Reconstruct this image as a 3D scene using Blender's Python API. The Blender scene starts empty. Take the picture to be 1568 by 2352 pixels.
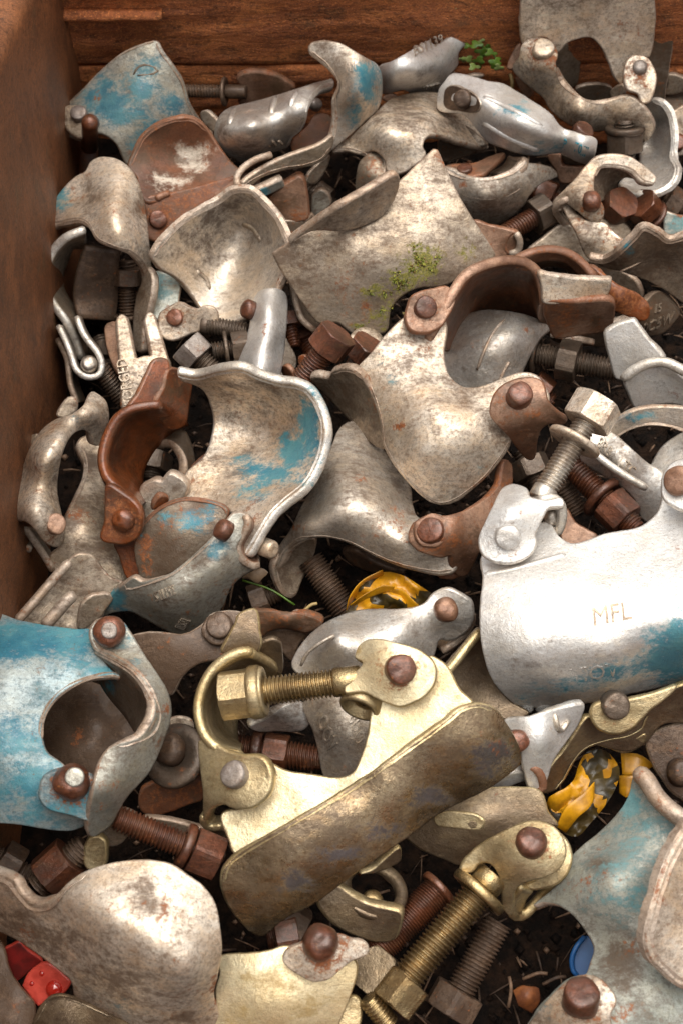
import bpy, math, random
import numpy as np
from mathutils import Vector, Matrix, noise
from mathutils.geometry import delaunay_2d_cdt

random.seed(7)
SC = bpy.context.scene
COL = SC.collection
R = math.radians

# ------------------------------------------------------------------ camera, sky, sun, exposure
PITCH = R(62.0); DIST = 0.75; VFOV = R(40.0)
CAM = np.array([0.0, -DIST*math.cos(PITCH), DIST*math.sin(PITCH)])
FWD = np.array([0.0, math.cos(PITCH), -math.sin(PITCH)])
UPV = np.array([0.0, math.sin(PITCH), math.cos(PITCH)])
RGT = np.array([1.0, 0.0, 0.0])
cd = bpy.data.cameras.new('camera'); cam = bpy.data.objects.new('camera', cd); COL.objects.link(cam)
cam.location = CAM; cam.rotation_euler = (math.pi/2-PITCH, 0, 0)
cd.sensor_fit = 'VERTICAL'; cd.sensor_height = 36; cd.sensor_width = 24
cd.lens = 18/math.tan(VFOV/2); cd.clip_start = 0.01; cd.clip_end = 200
cd.dof.use_dof = True; cd.dof.focus_distance = 0.72; cd.dof.aperture_fstop = 14
SC.camera = cam

SUN_EL = 82; SUN_AZ = 20          # azimuth measured from +Y towards +X
w = bpy.data.worlds.new('World'); SC.world = w; w.use_nodes = True
nt = w.node_tree; bg = nt.nodes['Background']
sk = nt.nodes.new('ShaderNodeTexSky'); sk.sky_type = 'NISHITA'; sk.sun_disc = False
sk.sun_elevation = R(SUN_EL); sk.sun_rotation = R(SUN_AZ); sk.air_density = 1.0; sk.dust_density = 5.0; sk.ozone_density = 0.6
hs = nt.nodes.new('ShaderNodeHueSaturation'); hs.inputs['Saturation'].default_value = 0.06      # overcast: the cloud greys the blue out
nt.links.new(sk.outputs[0], hs.inputs['Color']); nt.links.new(hs.outputs[0], bg.inputs[0]); bg.inputs[1].default_value = 0.085
sl = bpy.data.lights.new('sun', 'SUN'); sun = bpy.data.objects.new('sun', sl); COL.objects.link(sun)
sl.energy = 1.35; sl.angle = R(65); sl.color = (1.0, 0.93, 0.83)
sd = Vector((math.sin(R(SUN_AZ))*math.cos(R(SUN_EL)), math.cos(R(SUN_AZ))*math.cos(R(SUN_EL)), math.sin(R(SUN_EL))))
sun.rotation_euler = sd.to_track_quat('Z', 'Y').to_euler(); sun.location = sd*3
vs = SC.view_settings
vs.view_transform = 'Standard'; vs.look = 'None'; vs.gamma = 1; vs.use_curve_mapping = False; vs.exposure = 0.97
cy = SC.cycles; cy.max_bounces = 6; cy.diffuse_bounces = 3; cy.glossy_bounces = 3; cy.transmission_bounces = 4; cy.caustics_reflective = False; cy.caustics_refractive = False

# ------------------------------------------------------------------ picture frame -> world helpers
FPX = 1176/math.tan(VFOV/2)
CR = dict(A=(0, 0), B=(500, 0), C=(1107, 0), D=(0, 500), E=(500, 500), F=(1107, 500), G=(0, 1000), H=(500, 1000), I=(1107, 1000),
          J=(0, 1500), K=(500, 1500), L=(1107, 1500), M=(0, 1960), N=(500, 1960), O=(1107, 1960))
Q = 0.351494
def dxy(c, x, y):
    o = CR[c]
    return o[0]*0.918571+np.asarray(x, float)*Q, o[1]*0.918571+np.asarray(y, float)*Q
def rays(c, x, y):
    X, Y = dxy(c, x, y)
    a = (np.asarray(X)-784)/FPX; b = (1176-np.asarray(Y))/FPX
    return FWD+np.multiply.outer(a, RGT)+np.multiply.outer(b, UPV)
def P(c, x, y, z):
    """points on the level z (mm) seen at crop position x, y"""
    d = rays(c, x, y)
    t = (np.asarray(z, float)/1000-CAM[2])/d[..., 2]
    return CAM+d*np.asarray(t)[..., None]
def P1(c, x, y, z): return P(c, np.array([x]), np.array([y]), np.array([z]))[0]
def wall_pt(c, x, y, yw):
    d = rays(c, np.array([x]), np.array([y]))[0]; return CAM+d*((yw-CAM[1])/d[1])
def mmpx(c, x, y, z):
    p = P1(c, x, y, z); return float(np.dot(p-CAM, FWD))/FPX*Q*1000
def vdir(v):
    n = RGT*v[0]+UPV*v[1]-FWD*v[2]; return n/np.linalg.norm(n)

def tps(pts):
    a = np.array(pts, float)
    if len(a) == 1: return lambda x, y: np.full(np.shape(x), a[0, 2])
    if len(a) == 2:
        d = a[1, :2]-a[0, :2]; L = d@d
        return lambda x, y: a[0, 2]+(a[1, 2]-a[0, 2])*(((x-a[0, 0])*d[0]+(y-a[0, 1])*d[1])/L)
    q = a[:, :2]/1000; n = len(a)
    def U(r2): return np.where(r2 > 1e-12, r2*np.log(np.maximum(r2, 1e-12)), 0)
    Kk = U(((q[:, None]-q[None])**2).sum(-1))+np.eye(n)*2e-3
    Pm = np.c_[np.ones(n), q]
    Mx = np.zeros((n+3, n+3)); Mx[:n, :n] = Kk; Mx[:n, n:] = Pm; Mx[n:, :n] = Pm.T
    sol = np.linalg.lstsq(Mx, np.r_[a[:, 2], 0, 0, 0], rcond=None)[0]
    def f(x, y):
        x = np.asarray(x, float)/1000; y = np.asarray(y, float)/1000
        r2 = (x[..., None]-q[:, 0])**2+(y[..., None]-q[:, 1])**2
        return U(r2)@sol[:n]+sol[n]+sol[n+1]*x+sol[n+2]*y
    return f

def crom(p0, p1, p2, p3, t):
    return 0.5*((2*p1)+(-p0+p2)*t+(2*p0-5*p1+4*p2-p3)*t*t+(-p0+3*p1-3*p2+p3)*t**3)
def closed_curve(pts, step):
    n = len(pts); out = []
    q = [np.array(p[:2], float) for p in pts]; s = [len(p) > 2 for p in pts]
    for i in range(n):
        a, b = q[i], q[(i+1) % n]
        L = np.linalg.norm(b-a)
        if L < 1e-6: continue
        pa = q[i-1] if not s[i] else a-(b-a)
        pb = q[(i+2) % n] if not s[(i+1) % n] else b+(b-a)
        la = np.linalg.norm(a-pa); lb = np.linalg.norm(pb-b)
        if la > 1.5*L: pa = a+(pa-a)*(1.5*L/la)
        if lb > 1.5*L: pb = b+(pb-b)*(1.5*L/lb)
        m = max(1, int(round(L/step)))
        for k in range(m): out.append(crom(pa, a, b, pb, k/m))
    return np.array(out)
def open_curve(pts, n):
    p = np.array(pts, float)
    if len(p) == 2: return p[0]+(p[1]-p[0])*np.linspace(0, 1, n)[:, None]
    e = np.vstack([2*p[0]-p[1], p, 2*p[-1]-p[-2]])
    seg = np.linalg.norm(np.diff(p[:, :2], axis=0), axis=1)+1e-6
    cum = np.r_[0, np.cumsum(seg)]; out = []
    for u in np.linspace(0, cum[-1], n):
        i = min(np.searchsorted(cum, u, side='right')-1, len(seg)-1)
        out.append(crom(e[i], e[i+1], e[i+2], e[i+3], (u-cum[i])/seg[i]))
    return np.array(out)
def inside(poly, pts):
    x, y = pts[:, 0], pts[:, 1]; r = np.zeros(len(pts), bool)
    a = poly; b = np.roll(poly, -1, axis=0)
    for (x0, y0), (x1, y1) in zip(a, b):
        c = (y0 > y) != (y1 > y)
        if y1 != y0: r ^= c & (x < (x1-x0)*(y-y0)/(y1-y0)+x0)
    return r

# ------------------------------------------------------------------ things and parts
THINGS = []
class Thing:
    def __init__(s, name, label, cat, group=None, dz=0):
        s.name, s.label, s.cat, s.group, s.dz = name, label, cat, group, dz
        s.parts = []; THINGS.append(s)
    def add(s, name, v, f, mats, mi=None, attrs=None, smooth=True, parent=None, label=None):
        s.parts.append(dict(name=name, v=np.asarray(v, float), f=f, mats=mats, mi=mi, attrs=attrs, smooth=smooth, parent=parent, label=label))
        return len(s.parts)-1
def coupler(label, group=None, dz=0): return Thing('scaffold_coupler', label, 'coupler', group, dz)

def make_mesh(name, v, f, mats, mi=None, attrs=None, smooth=True):
    me = bpy.data.meshes.new(name); me.from_pydata([tuple(p) for p in v], [], [tuple(int(i) for i in q) for q in f])
    for m in (mats if isinstance(mats, (list, tuple)) else [mats]): me.materials.append(M[m])
    if mi is not None: me.polygons.foreach_set('material_index', np.asarray(mi, np.int32))
    sm = smooth if not isinstance(smooth, bool) else np.full(len(f), smooth)
    me.polygons.foreach_set('use_smooth', np.asarray(sm, bool))
    for k, a in (attrs or {}).items():
        at = me.attributes.new(k, 'FLOAT', 'POINT'); at.data.foreach_set('value', np.asarray(a, np.float32))
    me.update(); return me
def finish():
    for T in THINGS:
        allv = np.vstack([p['v'] for p in T.parts])
        base = np.array([(allv[:, 0].min()+allv[:, 0].max())/2, (allv[:, 1].min()+allv[:, 1].max())/2, allv[:, 2].min()])
        if len(T.parts) == 1:
            p = T.parts[0]
            root = bpy.data.objects.new(T.name, make_mesh(T.name, p['v']-base, p['f'], p['mats'], p['mi'], p['attrs'], p['smooth'])); COL.objects.link(root)
            root.location = base
        else:
            root = bpy.data.objects.new(T.name, None); root.empty_display_size = 0.01; COL.objects.link(root); root.location = base
            objs = []
            for p in T.parts:
                o = bpy.data.objects.new(p['name'], make_mesh(p['name'], p['v']-base, p['f'], p['mats'], p['mi'], p['attrs'], p['smooth'])); COL.objects.link(o)
                o.parent = root if p['parent'] is None else objs[p['parent']]
                if p['label']: o['label'] = p['label']
                if p['name'] == 'moss': o['kind'] = 'stuff'
                objs.append(o)
        root['label'] = T.label; root['category'] = T.cat
        if T.group: root['group'] = T.group

EDGE = {}
def blobs(bl, x, y):
    r = np.zeros(np.shape(x))
    for b in bl:
        rx = b[2]; ry = b[4] if len(b) > 4 else rx
        r = np.maximum(r, b[3]*np.exp(-(((x-b[0])/rx)**2+((y-b[1])/ry)**2)))
    return r
def merge(lst):
    v = []; f = []; mi = []; n = 0
    for a, b, m in lst:
        v.append(np.asarray(a)); f += [tuple(i+n for i in q) for q in b]; mi += [m]*len(b); n += len(a)
    return np.vstack(v), f, mi
def tube_pts(path, r, seg=8, cap=True):
    p = np.asarray(path, float); n = len(p); rr = np.broadcast_to(np.asarray(r, float), (n,))
    tg = np.gradient(p, axis=0); tg /= np.linalg.norm(tg, axis=1)[:, None]+1e-12
    u = np.cross(tg[0], [0.3, 0.1, 1.0]); u /= np.linalg.norm(u); V = []
    for i in range(n):
        u = u-tg[i]*(u@tg[i]); u /= np.linalg.norm(u)+1e-12; b = np.cross(tg[i], u)
        for k in range(seg):
            a = 2*math.pi*k/seg; V.append(p[i]+rr[i]*(u*math.cos(a)+b*math.sin(a)))
    F = [(i*seg+k, i*seg+(k+1) % seg, (i+1)*seg+(k+1) % seg, (i+1)*seg+k) for i in range(n-1) for k in range(seg)]
    if cap: F += [tuple(range(seg))[::-1], tuple((n-1)*seg+k for k in range(seg))]
    return np.array(V), F

class Shell:
    def __init__(s, c, zf, dz, idx): s.c, s.zf, s.dz, s.i = c, zf, dz, idx
    def z(s, x, y): return float(s.zf(np.array([float(x)]), np.array([float(y)]))[0])+s.dz
    def n(s, x, y):
        a = P1(s.c, x, y, s.z(x, y)); b = P1(s.c, x+30, y, s.z(x+30, y)); d = P1(s.c, x, y-30, s.z(x, y-30))
        n = np.cross(b-a, d-a); n /= np.linalg.norm(n)
        return n if n@(CAM-a) > 0 else -n

LIFT = dict(ear=3.5, eye=4, link=3, hinge_plate=3, clevis=3, washer_plate=2)
def shell(T, name, c, out, zs, t=4.2, mat='zinc', holes=(), paint=(), rust=(), moss=(), dirt_shade=(), pale=(), beads=(), wob=0.5, parent=None, label=None, edge=None, step=20):
    """a bent plate: outline (crop px) carried over a smooth height field, with thickness and a worn rounded rim"""
    lift = LIFT.get(name, 0); zs = [(a_, b_, c_+lift) for a_, b_, c_ in zs]      # riveted plates sit proud, their cut edge showing
    zf = tps(zs); dz = T.dz
    if wob and mat in EDGE:      # every plate gets its own random blotches of grime, rust and bare zinc
        q = np.array([p[:2] for p in out], float); lo_, hi_ = q.min(0), q.max(0); sz = float(np.mean(hi_-lo_))
        rb = lambda k, a, b_, r0, r1: [(random.uniform(lo_[0], hi_[0]), random.uniform(lo_[1], hi_[1]), sz*random.uniform(r0, r1), random.uniform(a, b_), sz*random.uniform(r0, r1)) for _ in range(k)]
        kk = 0.45 if mat in ('zinc_bright', 'gold') else 1.0
        dirt_shade = list(dirt_shade)+rb(5, 0.25*kk, 0.75*kk, 0.04, 0.17); rust = list(rust)+rb(4, 0.15*kk, 0.5*kk, 0.02, 0.09); pale = list(pale)+(rb(3, 0.1, 0.35, 0.06, 0.16) if mat.startswith('zinc') else [])
    loops = [closed_curve(out, step)]+[closed_curve(h, step) for h in holes]
    if wob:      # chipped, uneven cut edges
        so = random.random()*60
        loops = [l+np.array([[noise.noise((p[0]/38+so, p[1]/38, 1.7)), noise.noise((p[0]/38, p[1]/38+so, 7.1))] for p in l])*2.2 for l in loops]
    V2 = []; ED = []
    for lp in loops:
        n0 = len(V2); m = len(lp)
        V2 += [tuple(p) for p in lp]; ED += [(n0+i, n0+(i+1) % m) for i in range(m)]
    ring = loops[0]
    allr = np.vstack(loops)
    def din(p): return np.sqrt(((p[:, None]-allr[None])**2).sum(-1)).min(1)
    ins = []
    for li, lp in enumerate(loops):
        tg = np.roll(lp, -1, 0)-np.roll(lp, 1, 0); nn = np.c_[tg[:, 1], -tg[:, 0]]; nn /= np.linalg.norm(nn, axis=1)[:, None]+1e-9
        for s_ in (1, -1): ins.append(lp+nn*9*s_)
    ins = np.vstack(ins)
    lo, hi = ring.min(0), ring.max(0); g = 34
    gx, gy = np.meshgrid(np.arange(lo[0], hi[0], g), np.arange(lo[1], hi[1], g)); gx = gx+(np.arange(gx.shape[0]) % 2)[:, None]*g/2
    gp = np.c_[gx.ravel(), gy.ravel()]
    def ok(p, d):
        m = inside(ring, p)
        for h in loops[1:]: m &= ~inside(h, p)
        p = p[m]
        return p[din(p) > d] if len(p) else p
    V2 += [tuple(p) for p in ok(ins, 7.5)]+[tuple(p) for p in ok(gp, 20)]
    res = delaunay_2d_cdt([Vector(p) for p in V2], ED, [], 0, 1e-4)
    v2 = np.array([tuple(p) for p in res[0]]); tri = np.array([t_ for t_ in res[2] if len(t_) == 3])
    cen = v2[tri].mean(1); m = inside(ring, cen)
    for h in loops[1:]: m &= ~inside(h, cen)
    tri = tri[m]
    used = np.unique(tri); rm = -np.ones(len(v2), int); rm[used] = np.arange(len(used)); v2 = v2[used]; tri = rm[tri]
    z = zf(v2[:, 0], v2[:, 1])+dz
    if wob:
        sd_ = random.random()*50
        z = z+wob*np.array([noise.noise((x/170+sd_, y/170, sd_))+0.5*noise.noise((x/70, y/70+sd_, sd_)) for x, y in v2])
    fv = P(c, v2[:, 0], v2[:, 1], z)
    fn = np.cross(fv[tri[:, 1]]-fv[tri[:, 0]], fv[tri[:, 2]]-fv[tri[:, 0]])
    flip = ((fn*(CAM-fv[tri[:, 0]])).sum(1)).sum() < 0
    if flip: tri = tri[:, ::-1]; fn = -fn
    vn = np.zeros_like(fv)
    for k in range(3): np.add.at(vn, tri[:, k], fn)
    vn /= np.linalg.norm(vn, axis=1)[:, None]+1e-15
    # soften: where the plate is nearly edge-on keep the back behind the front
    th = t/1000
    bk = fv-vn*th
    n = len(fv); ec = {}
    for a, b, d in tri:
        for e in ((a, b), (b, d), (d, a)): ec[e] = ec.get(e, 0)+1
    bd = [e for e in ec if (e[1], e[0]) not in ec]
    outw = np.zeros_like(fv)
    for a, b in bd:
        o = np.cross(fv[b]-fv[a], vn[a]); l = np.linalg.norm(o)+1e-12
        outw[a] += o/l; outw[b] += o/l
    bl_ = sorted({i for e in bd for i in e}); mid = {}
    mv = []
    for i in bl_:
        o = outw[i]; l = np.linalg.norm(o)
        o = o/l if l > 1e-9 else o
        mid[i] = (2*n+len(mv), 2*n+len(mv)+1)
        mv.append(fv[i]-vn[i]*th*0.28+o*th*0.16); mv.append(fv[i]-vn[i]*th*0.72+o*th*0.16)
    F = [tuple(x) for x in tri]+[(x[2]+n, x[1]+n, x[0]+n) for x in tri]; mi = [0]*len(F)
    for a, b in bd:
        F += [(a, mid[a][0], mid[b][0], b), (mid[a][0], mid[a][1], mid[b][1], mid[b][0]), (mid[a][1], a+n, b+n, mid[b][1])]; mi += [1, 1, 1]
    V = np.vstack([fv, bk, np.array(mv)])
    at = {}; nflat = 0
    for k, bl in (('paint', paint), ('rust', rust), ('moss', moss), ('dirt_shade', dirt_shade), ('pale', pale)):
        if bl:
            a = blobs(bl, v2[:, 0], v2[:, 1]); at[k] = np.r_[a, a, np.repeat(a[bl_], 2)]
    for bd_ in beads:
        pts, r = (bd_[0], bd_[1]) if isinstance(bd_[0], list) else (bd_, t*0.55)
        q = open_curve(pts, max(8, int(sum(math.dist(pts[i][:2], pts[i+1][:2]) for i in range(len(pts)-1))/28)))
        zz = zf(q[:, 0], q[:, 1])+dz; pw = P(c, q[:, 0], q[:, 1], zz)
        tg2 = np.gradient(q[:, :2], axis=0); pr = np.c_[-tg2[:, 1], tg2[:, 0]]; pr /= np.linalg.norm(pr, axis=1)[:, None]+1e-9
        if inside(ring, q[:, :2]+pr*14).mean() < 0.5: pr = -pr
        qi = q[:, :2]+pr*20; wi = P(c, qi[:, 0], qi[:, 1], zf(qi[:, 0], qi[:, 1])+dz)-pw
        tw = np.gradient(pw, axis=0); tw /= np.linalg.norm(tw, axis=1)[:, None]+1e-12
        wi -= tw*(wi*tw).sum(1)[:, None]; wi /= np.linalg.norm(wi, axis=1)[:, None]+1e-12
        nr = np.cross(tw, wi); nr *= np.sign((nr*(CAM-pw)).sum(1))[:, None]
        wd = r*1.35/1000*(1+0.22*np.array([noise.noise((x/50, y/50, 3.3)) for x, y in q[:, :2]])); wd[0] *= 0.5; wd[-1] *= 0.5
        sec = ((0.62, 0.10), (0.52, 0.16), (-0.30, -0.30), (-0.36, -1.1))      # flat sheared face with crisp arrises
        tv = np.array([[pw[k]+wi[k]*wd[k]*u_+nr[k]*wd[k]*v_ for u_, v_ in sec] for k in range(len(q))]).reshape(-1, 3)
        tf = [(k*4+j, k*4+j+1, k*4+j+5, k*4+j+4) for k in range(len(q)-1) for j in range(3)]
        o = len(V); V = np.vstack([V, tv]); F += [tuple(i+o for i in x) for x in tf]; mi += [1]*len(tf); nflat += len(tf)
        for k in at: at[k] = np.r_[at[k], np.zeros(len(tv))]
    e = edge or EDGE.get(mat, 'edge_pale')
    i = T.add(name, V, F, [mat, e], mi, at, np.r_[np.ones(len(F)-nflat, bool), np.zeros(nflat, bool)], parent, label)
    nb = len(V)-2*n-2*len(bl_)
    T.parts[i]['px'] = np.vstack([v2, v2, np.repeat(v2[bl_], 2, axis=0), np.full((nb, 2), 1e6)])
    return Shell(c, zf, dz, i)

def sheet(T, name, c, rails, t=4.2, mat='zinc', nu=None, nv=8, parent=None, edge=None, paint=(), rust=(), beadr=0):
    """a strap lofted between rails of (x, y, z) points; may stand edge-on to the eye"""
    L = max(sum(math.dist(r[i][:2], r[i+1][:2]) for i in range(len(r)-1)) for r in rails)
    nu = nu or max(8, int(L/30))
    rs = np.array([open_curve(r, nu) for r in rails]); g = []
    for j in range(nu): g.append(open_curve(rs[:, j, :], nv) if len(rails) > 2 else rs[0, j]+(rs[1, j]-rs[0, j])*np.linspace(0, 1, nv)[:, None])
    g = np.array(g)
    X = P(c, g[..., 0], g[..., 1], g[..., 2]+T.dz)
    du = np.gradient(X, axis=0); dv = np.gradient(X, axis=1); nn = np.cross(du, dv); nn /= np.linalg.norm(nn, axis=-1)[..., None]+1e-12
    h = t/2000
    a = (X+nn*h).reshape(-1, 3); b = (X-nn*h).reshape(-1, 3); N = len(a); id_ = lambda i, j: i*nv+j
    F = []; mi = []
    for i in range(nu-1):
        for j in range(nv-1):
            q = (id_(i, j), id_(i+1, j), id_(i+1, j+1), id_(i, j+1)); F += [q, tuple(k+N for k in q[::-1])]; mi += [0, 0]
    V = [a, b]; o = 2*N
    bl = [(i, 0) for i in range(nu)]+[(nu-1, j) for j in range(1, nv)]+[(i, nv-1) for i in range(nu-2, -1, -1)]+[(0, j) for j in range(nv-2, 0, -1)]
    mids = []
    for (i, j) in bl:
        ov = np.zeros(3)
        if j == 0: ov -= dv[i, j]/(np.linalg.norm(dv[i, j])+1e-12)
        if j == nv-1: ov += dv[i, j]/(np.linalg.norm(dv[i, j])+1e-12)
        if i == 0: ov -= du[i, j]/(np.linalg.norm(du[i, j])+1e-12)
        if i == nu-1: ov += du[i, j]/(np.linalg.norm(du[i, j])+1e-12)
        for s_ in (0.5, -0.5): mids.append(X[i, j]+nn[i, j]*h*s_+ov*h*0.4)
    for k in range(len(bl)):
        k2 = (k+1) % len(bl); p, q = id_(*bl[k]), id_(*bl[k2])
        F += [(p, o+2*k, o+2*k2, q), (o+2*k, o+2*k+1, o+2*k2+1, o+2*k2), (o+2*k+1, p+N, q+N, o+2*k2+1)]; mi += [1]*3
    V = np.vstack(V+[np.array(mids)])
    at = {}
    gx, gy = g[..., 0].ravel(), g[..., 1].ravel()
    for kk, bb in (('paint', paint), ('rust', rust)):
        if bb:
            q = blobs(bb, gx, gy); at[kk] = np.r_[q, q, np.zeros(len(mids))]
    return T.add(name, V, F, [mat, edge or EDGE.get(mat, 'edge_pale')], mi, at, True, parent)

def frame(axis):
    z = np.asarray(axis, float); z = z/np.linalg.norm(z)
    u = np.cross(z, [0.21, 0.33, 0.92]); u /= np.linalg.norm(u); return u, np.cross(z, u), z
def lathe(prof, p, axis, seg=28):
    u, v, z = frame(axis); V = []; F = []
    for r, h in prof:
        for k in range(seg):
            a = 2*math.pi*k/seg; V.append(np.asarray(p)+(u*math.cos(a)+v*math.sin(a))*r/1000+z*h/1000)
    n = len(prof)
    for i in range(n-1):
        for k in range(seg): F.append((i*seg+k, i*seg+(k+1) % seg, (i+1)*seg+(k+1) % seg, (i+1)*seg+k))
    if prof[0][0] > 0: F.append(tuple(range(seg))[::-1])
    F.append(tuple((n-1)*seg+k for k in range(seg)))
    return np.array(V), F
def rivet(T, c, x, y, z, rpx, n=None, h=None, kind='flat', mat='rust_rivet', parent=None, sh=None):
    if sh is not None:
        if z is None: z = sh.z(x, y)-T.dz
        if n is None: n = sh.n(x, y)
        pt = T.parts[sh.i]; q = pt['px']      # rust bleeding and grime round the rivet
        a = random.uniform(0.35, 0.8); off = rpx*0.5
        for key, bl in (('rust', [(x+off*random.uniform(-0.4, 0.4), y+off*0.4, rpx*1.55, a)]), ('dirt_shade', [(x, y, rpx*1.5, 0.7)])):
            w_ = blobs(bl, q[:, 0], q[:, 1]); pt['attrs'][key] = np.maximum(pt['attrs'].get(key, np.zeros(len(q))), w_)
    if n is None: n = vdir((0, 0.15, 1))
    p = P1(c, x, y, z+T.dz); r = rpx*mmpx(c, x, y, z+T.dz); h = h or r*(0.5 if kind == 'flat' else 0.75)
    if kind == 'flat': pr = [(r*1.02, -3), (r*1.02, 0.0), (r*1.0, h*0.72), (r*0.95, h*0.9), (r*0.85, h), (r*0.45, h*1.04), (0.02, h*1.03)]
    elif kind == 'dome': pr = [(r, -3), (r, 0)]+[(r*math.cos(a)**0.85, h*math.sin(a)**0.8) for a in np.linspace(0.1, 1.2, 8)]+[(r*0.25, h*0.97), (0.02, h*0.965)]
    else: pr = [(r*1.05, -3), (r*1.05, h*0.3), (r*0.9, h*0.55), (r*0.55, h*0.6), (r*0.5, h), (0.02, h)]
    V, F = lathe(pr, p, n, 30)
    u, v, zz = frame(n)
    sd_ = random.random()*40
    rel = V-p; V = V+np.array([zz*0.0007*r/7*noise.noise(tuple(q*260+sd_)) + (q-zz*(q@zz))*0.13*noise.noise(tuple(q*140+sd_)) for q in rel])
    return T.add('rivet', V, F, mat, None, None, True, parent)
def hexnut(T, p, axis, af, h, rot=0, mat='rust_bolt', parent=None, name='nut'):
    u, v, z = frame(axis); seg = 36; V = []; F = []; rc = af/2*1.06
    def hr(a):
        a = (a % (math.pi/3))-math.pi/6
        return min(af/2/math.cos(a), af/2*1.115)
    def ring(fr, fh):
        for k in range(seg):
            a = 2*math.pi*k/seg; r = fr(hr(a)); V.append(np.asarray(p)+(u*math.cos(a+rot)+v*math.sin(a+rot))*r/1000+z*fh(hr(a))/1000)
    H = h/2; tn = 0.6
    ring(lambda r: min(r, rc)*0.86, lambda r: -H)
    ring(lambda r: min(r, rc)*0.97, lambda r: -H)
    ring(lambda r: r*0.995, lambda r: -H+max(0.25, (r-rc)*tn+0.35))
    ring(lambda r: r*0.995, lambda r: H-max(0.25, (r-rc)*tn+0.35))
    ring(lambda r: min(r, rc)*0.97, lambda r: H)
    ring(lambda r: min(r, rc)*0.6, lambda r: H)
    for i in range(5):
        for k in range(seg): F.append((i*seg+k, i*seg+(k+1) % seg, (i+1)*seg+(k+1) % seg, (i+1)*seg+k))
    F += [tuple(range(seg))[::-1], tuple(5*seg+k for k in range(seg))]
    V = np.array(V); sd_ = random.random()*30
    V += np.array([np.array(noise.noise_vector(tuple((q-p)*160+sd_)))*0.00022 for q in V])
    return T.add(name, V, F, mat, None, None, False, parent)
def washer(T, p, axis, ro, ri, h, mat='rust_bolt', parent=None, name='washer'):
    V, F = lathe([(ri, -h/2), (ro*0.95, -h/2), (ro, -h*0.25), (ro, h*0.25), (ro*0.95, h/2), (ri, h/2), (ri, -h/2)], p, axis, 32)
    F = [f for f in F if len(f) == 4]
    return T.add(name, V, F, mat, None, None, True, parent)
def shank(T, p0, p1, r, mat='rust_bolt', thread=True, pitch=2.0, parent=None, name='bolt', dome=False):
    p0 = np.asarray(p0); p1 = np.asarray(p1); ax = p1-p0; L = np.linalg.norm(ax)*1000; u, v, z = frame(ax)
    seg = 22; V = []; F = []
    if thread:
        n = int(L/pitch)*6
        prof = [1.0, 0.985, 0.90, 0.80, 0.80, 0.91]
        for i in range(n+1):
            for k in range(seg):
                a = 2*math.pi*k/seg; hh = min(max((i+6*k/seg)*pitch/6-pitch/2, 0), L)
                rr = r*prof[i % 6]
                V.append(p0+(u*math.cos(a)+v*math.sin(a))*rr/1000+z*hh/1000)
        for i in range(n):
            for k in range(seg):
                if k < seg-1: F.append((i*seg+k, i*seg+k+1, (i+1)*seg+k+1, (i+1)*seg+k))
                elif i+7 <= n: F.append((i*seg+k, (i+6)*seg, (i+7)*seg, (i+1)*seg+k))
        o = len(V)
        cv, cf = lathe([(r*0.79, 0), (r*0.79, L), (r*0.75, L+0.2)], p0, ax, 20)
        V = np.vstack([np.array(V), cv]); F += [tuple(i+o for i in q) for q in cf]
    else:
        pr = [(r*0.96, 0), (r, 0.4), (r, L-0.6), (r*0.9, L)] if not dome else [(r*0.9, 0), (r, 0.4), (r, L)]+[(r*math.cos(a), L+r*0.8*math.sin(a)) for a in (0.4, 0.8, 1.2, 1.5)]
        V, F = lathe(pr, p0, ax, 24)
    return T.add(name, V, F, mat, None, None, True, parent)

def bolt(T, c, a, b, rpx, mat='rust_bolt', nut=None, wash=None, plain=None, nutmat=None, pitch=1.9, af=None, nh=None, rot=0.2, nutname='nut'):
    """threaded bolt from a to b (x, y, z in crop px / mm); nut and washers at fractions along it"""
    p0 = P1(c, a[0], a[1], a[2]+T.dz); p1 = P1(c, b[0], b[1], b[2]+T.dz)
    mm = mmpx(c, (a[0]+b[0])/2, (a[1]+b[1])/2, (a[2]+b[2])/2+T.dz); r = rpx*mm; ax = p1-p0
    bi = shank(T, p0, p1, r, mat, True, pitch)
    if plain: shank(T, p0+ax*plain[0], p0+ax*plain[1], r*1.01, mat, False, parent=bi, name='shank')
    if nut is not None:
        for k in (nut if isinstance(nut, (list, tuple)) else [nut]):
            hexnut(T, p0+ax*k, ax, af or r*3.3, nh or r*1.75, rot, nutmat or mat, bi, nutname)
    for k in (wash or ()):
        f, ro = k[0], k[1]
        washer(T, p0+ax*f, ax, r*ro, r*1.05, r*0.42 if len(k) < 3 else k[2], nutmat or mat, bi)
    return bi

def bead(T, name, c, pts, r, mat='edge_pale', seg=10, parent=None, flat=None):
    q = open_curve(pts, max(8, int(sum(math.dist(pts[i][:2], pts[i+1][:2]) for i in range(len(pts)-1))/28)))
    rr = np.full(len(q), r/1000); rr[0] *= 0.7; rr[-1] *= 0.7
    V, F = tube_pts(P(c, q[:, 0], q[:, 1], q[:, 2]+T.dz), rr, seg)
    return T.add(name, V, F, mat, None, None, True, parent)

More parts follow.
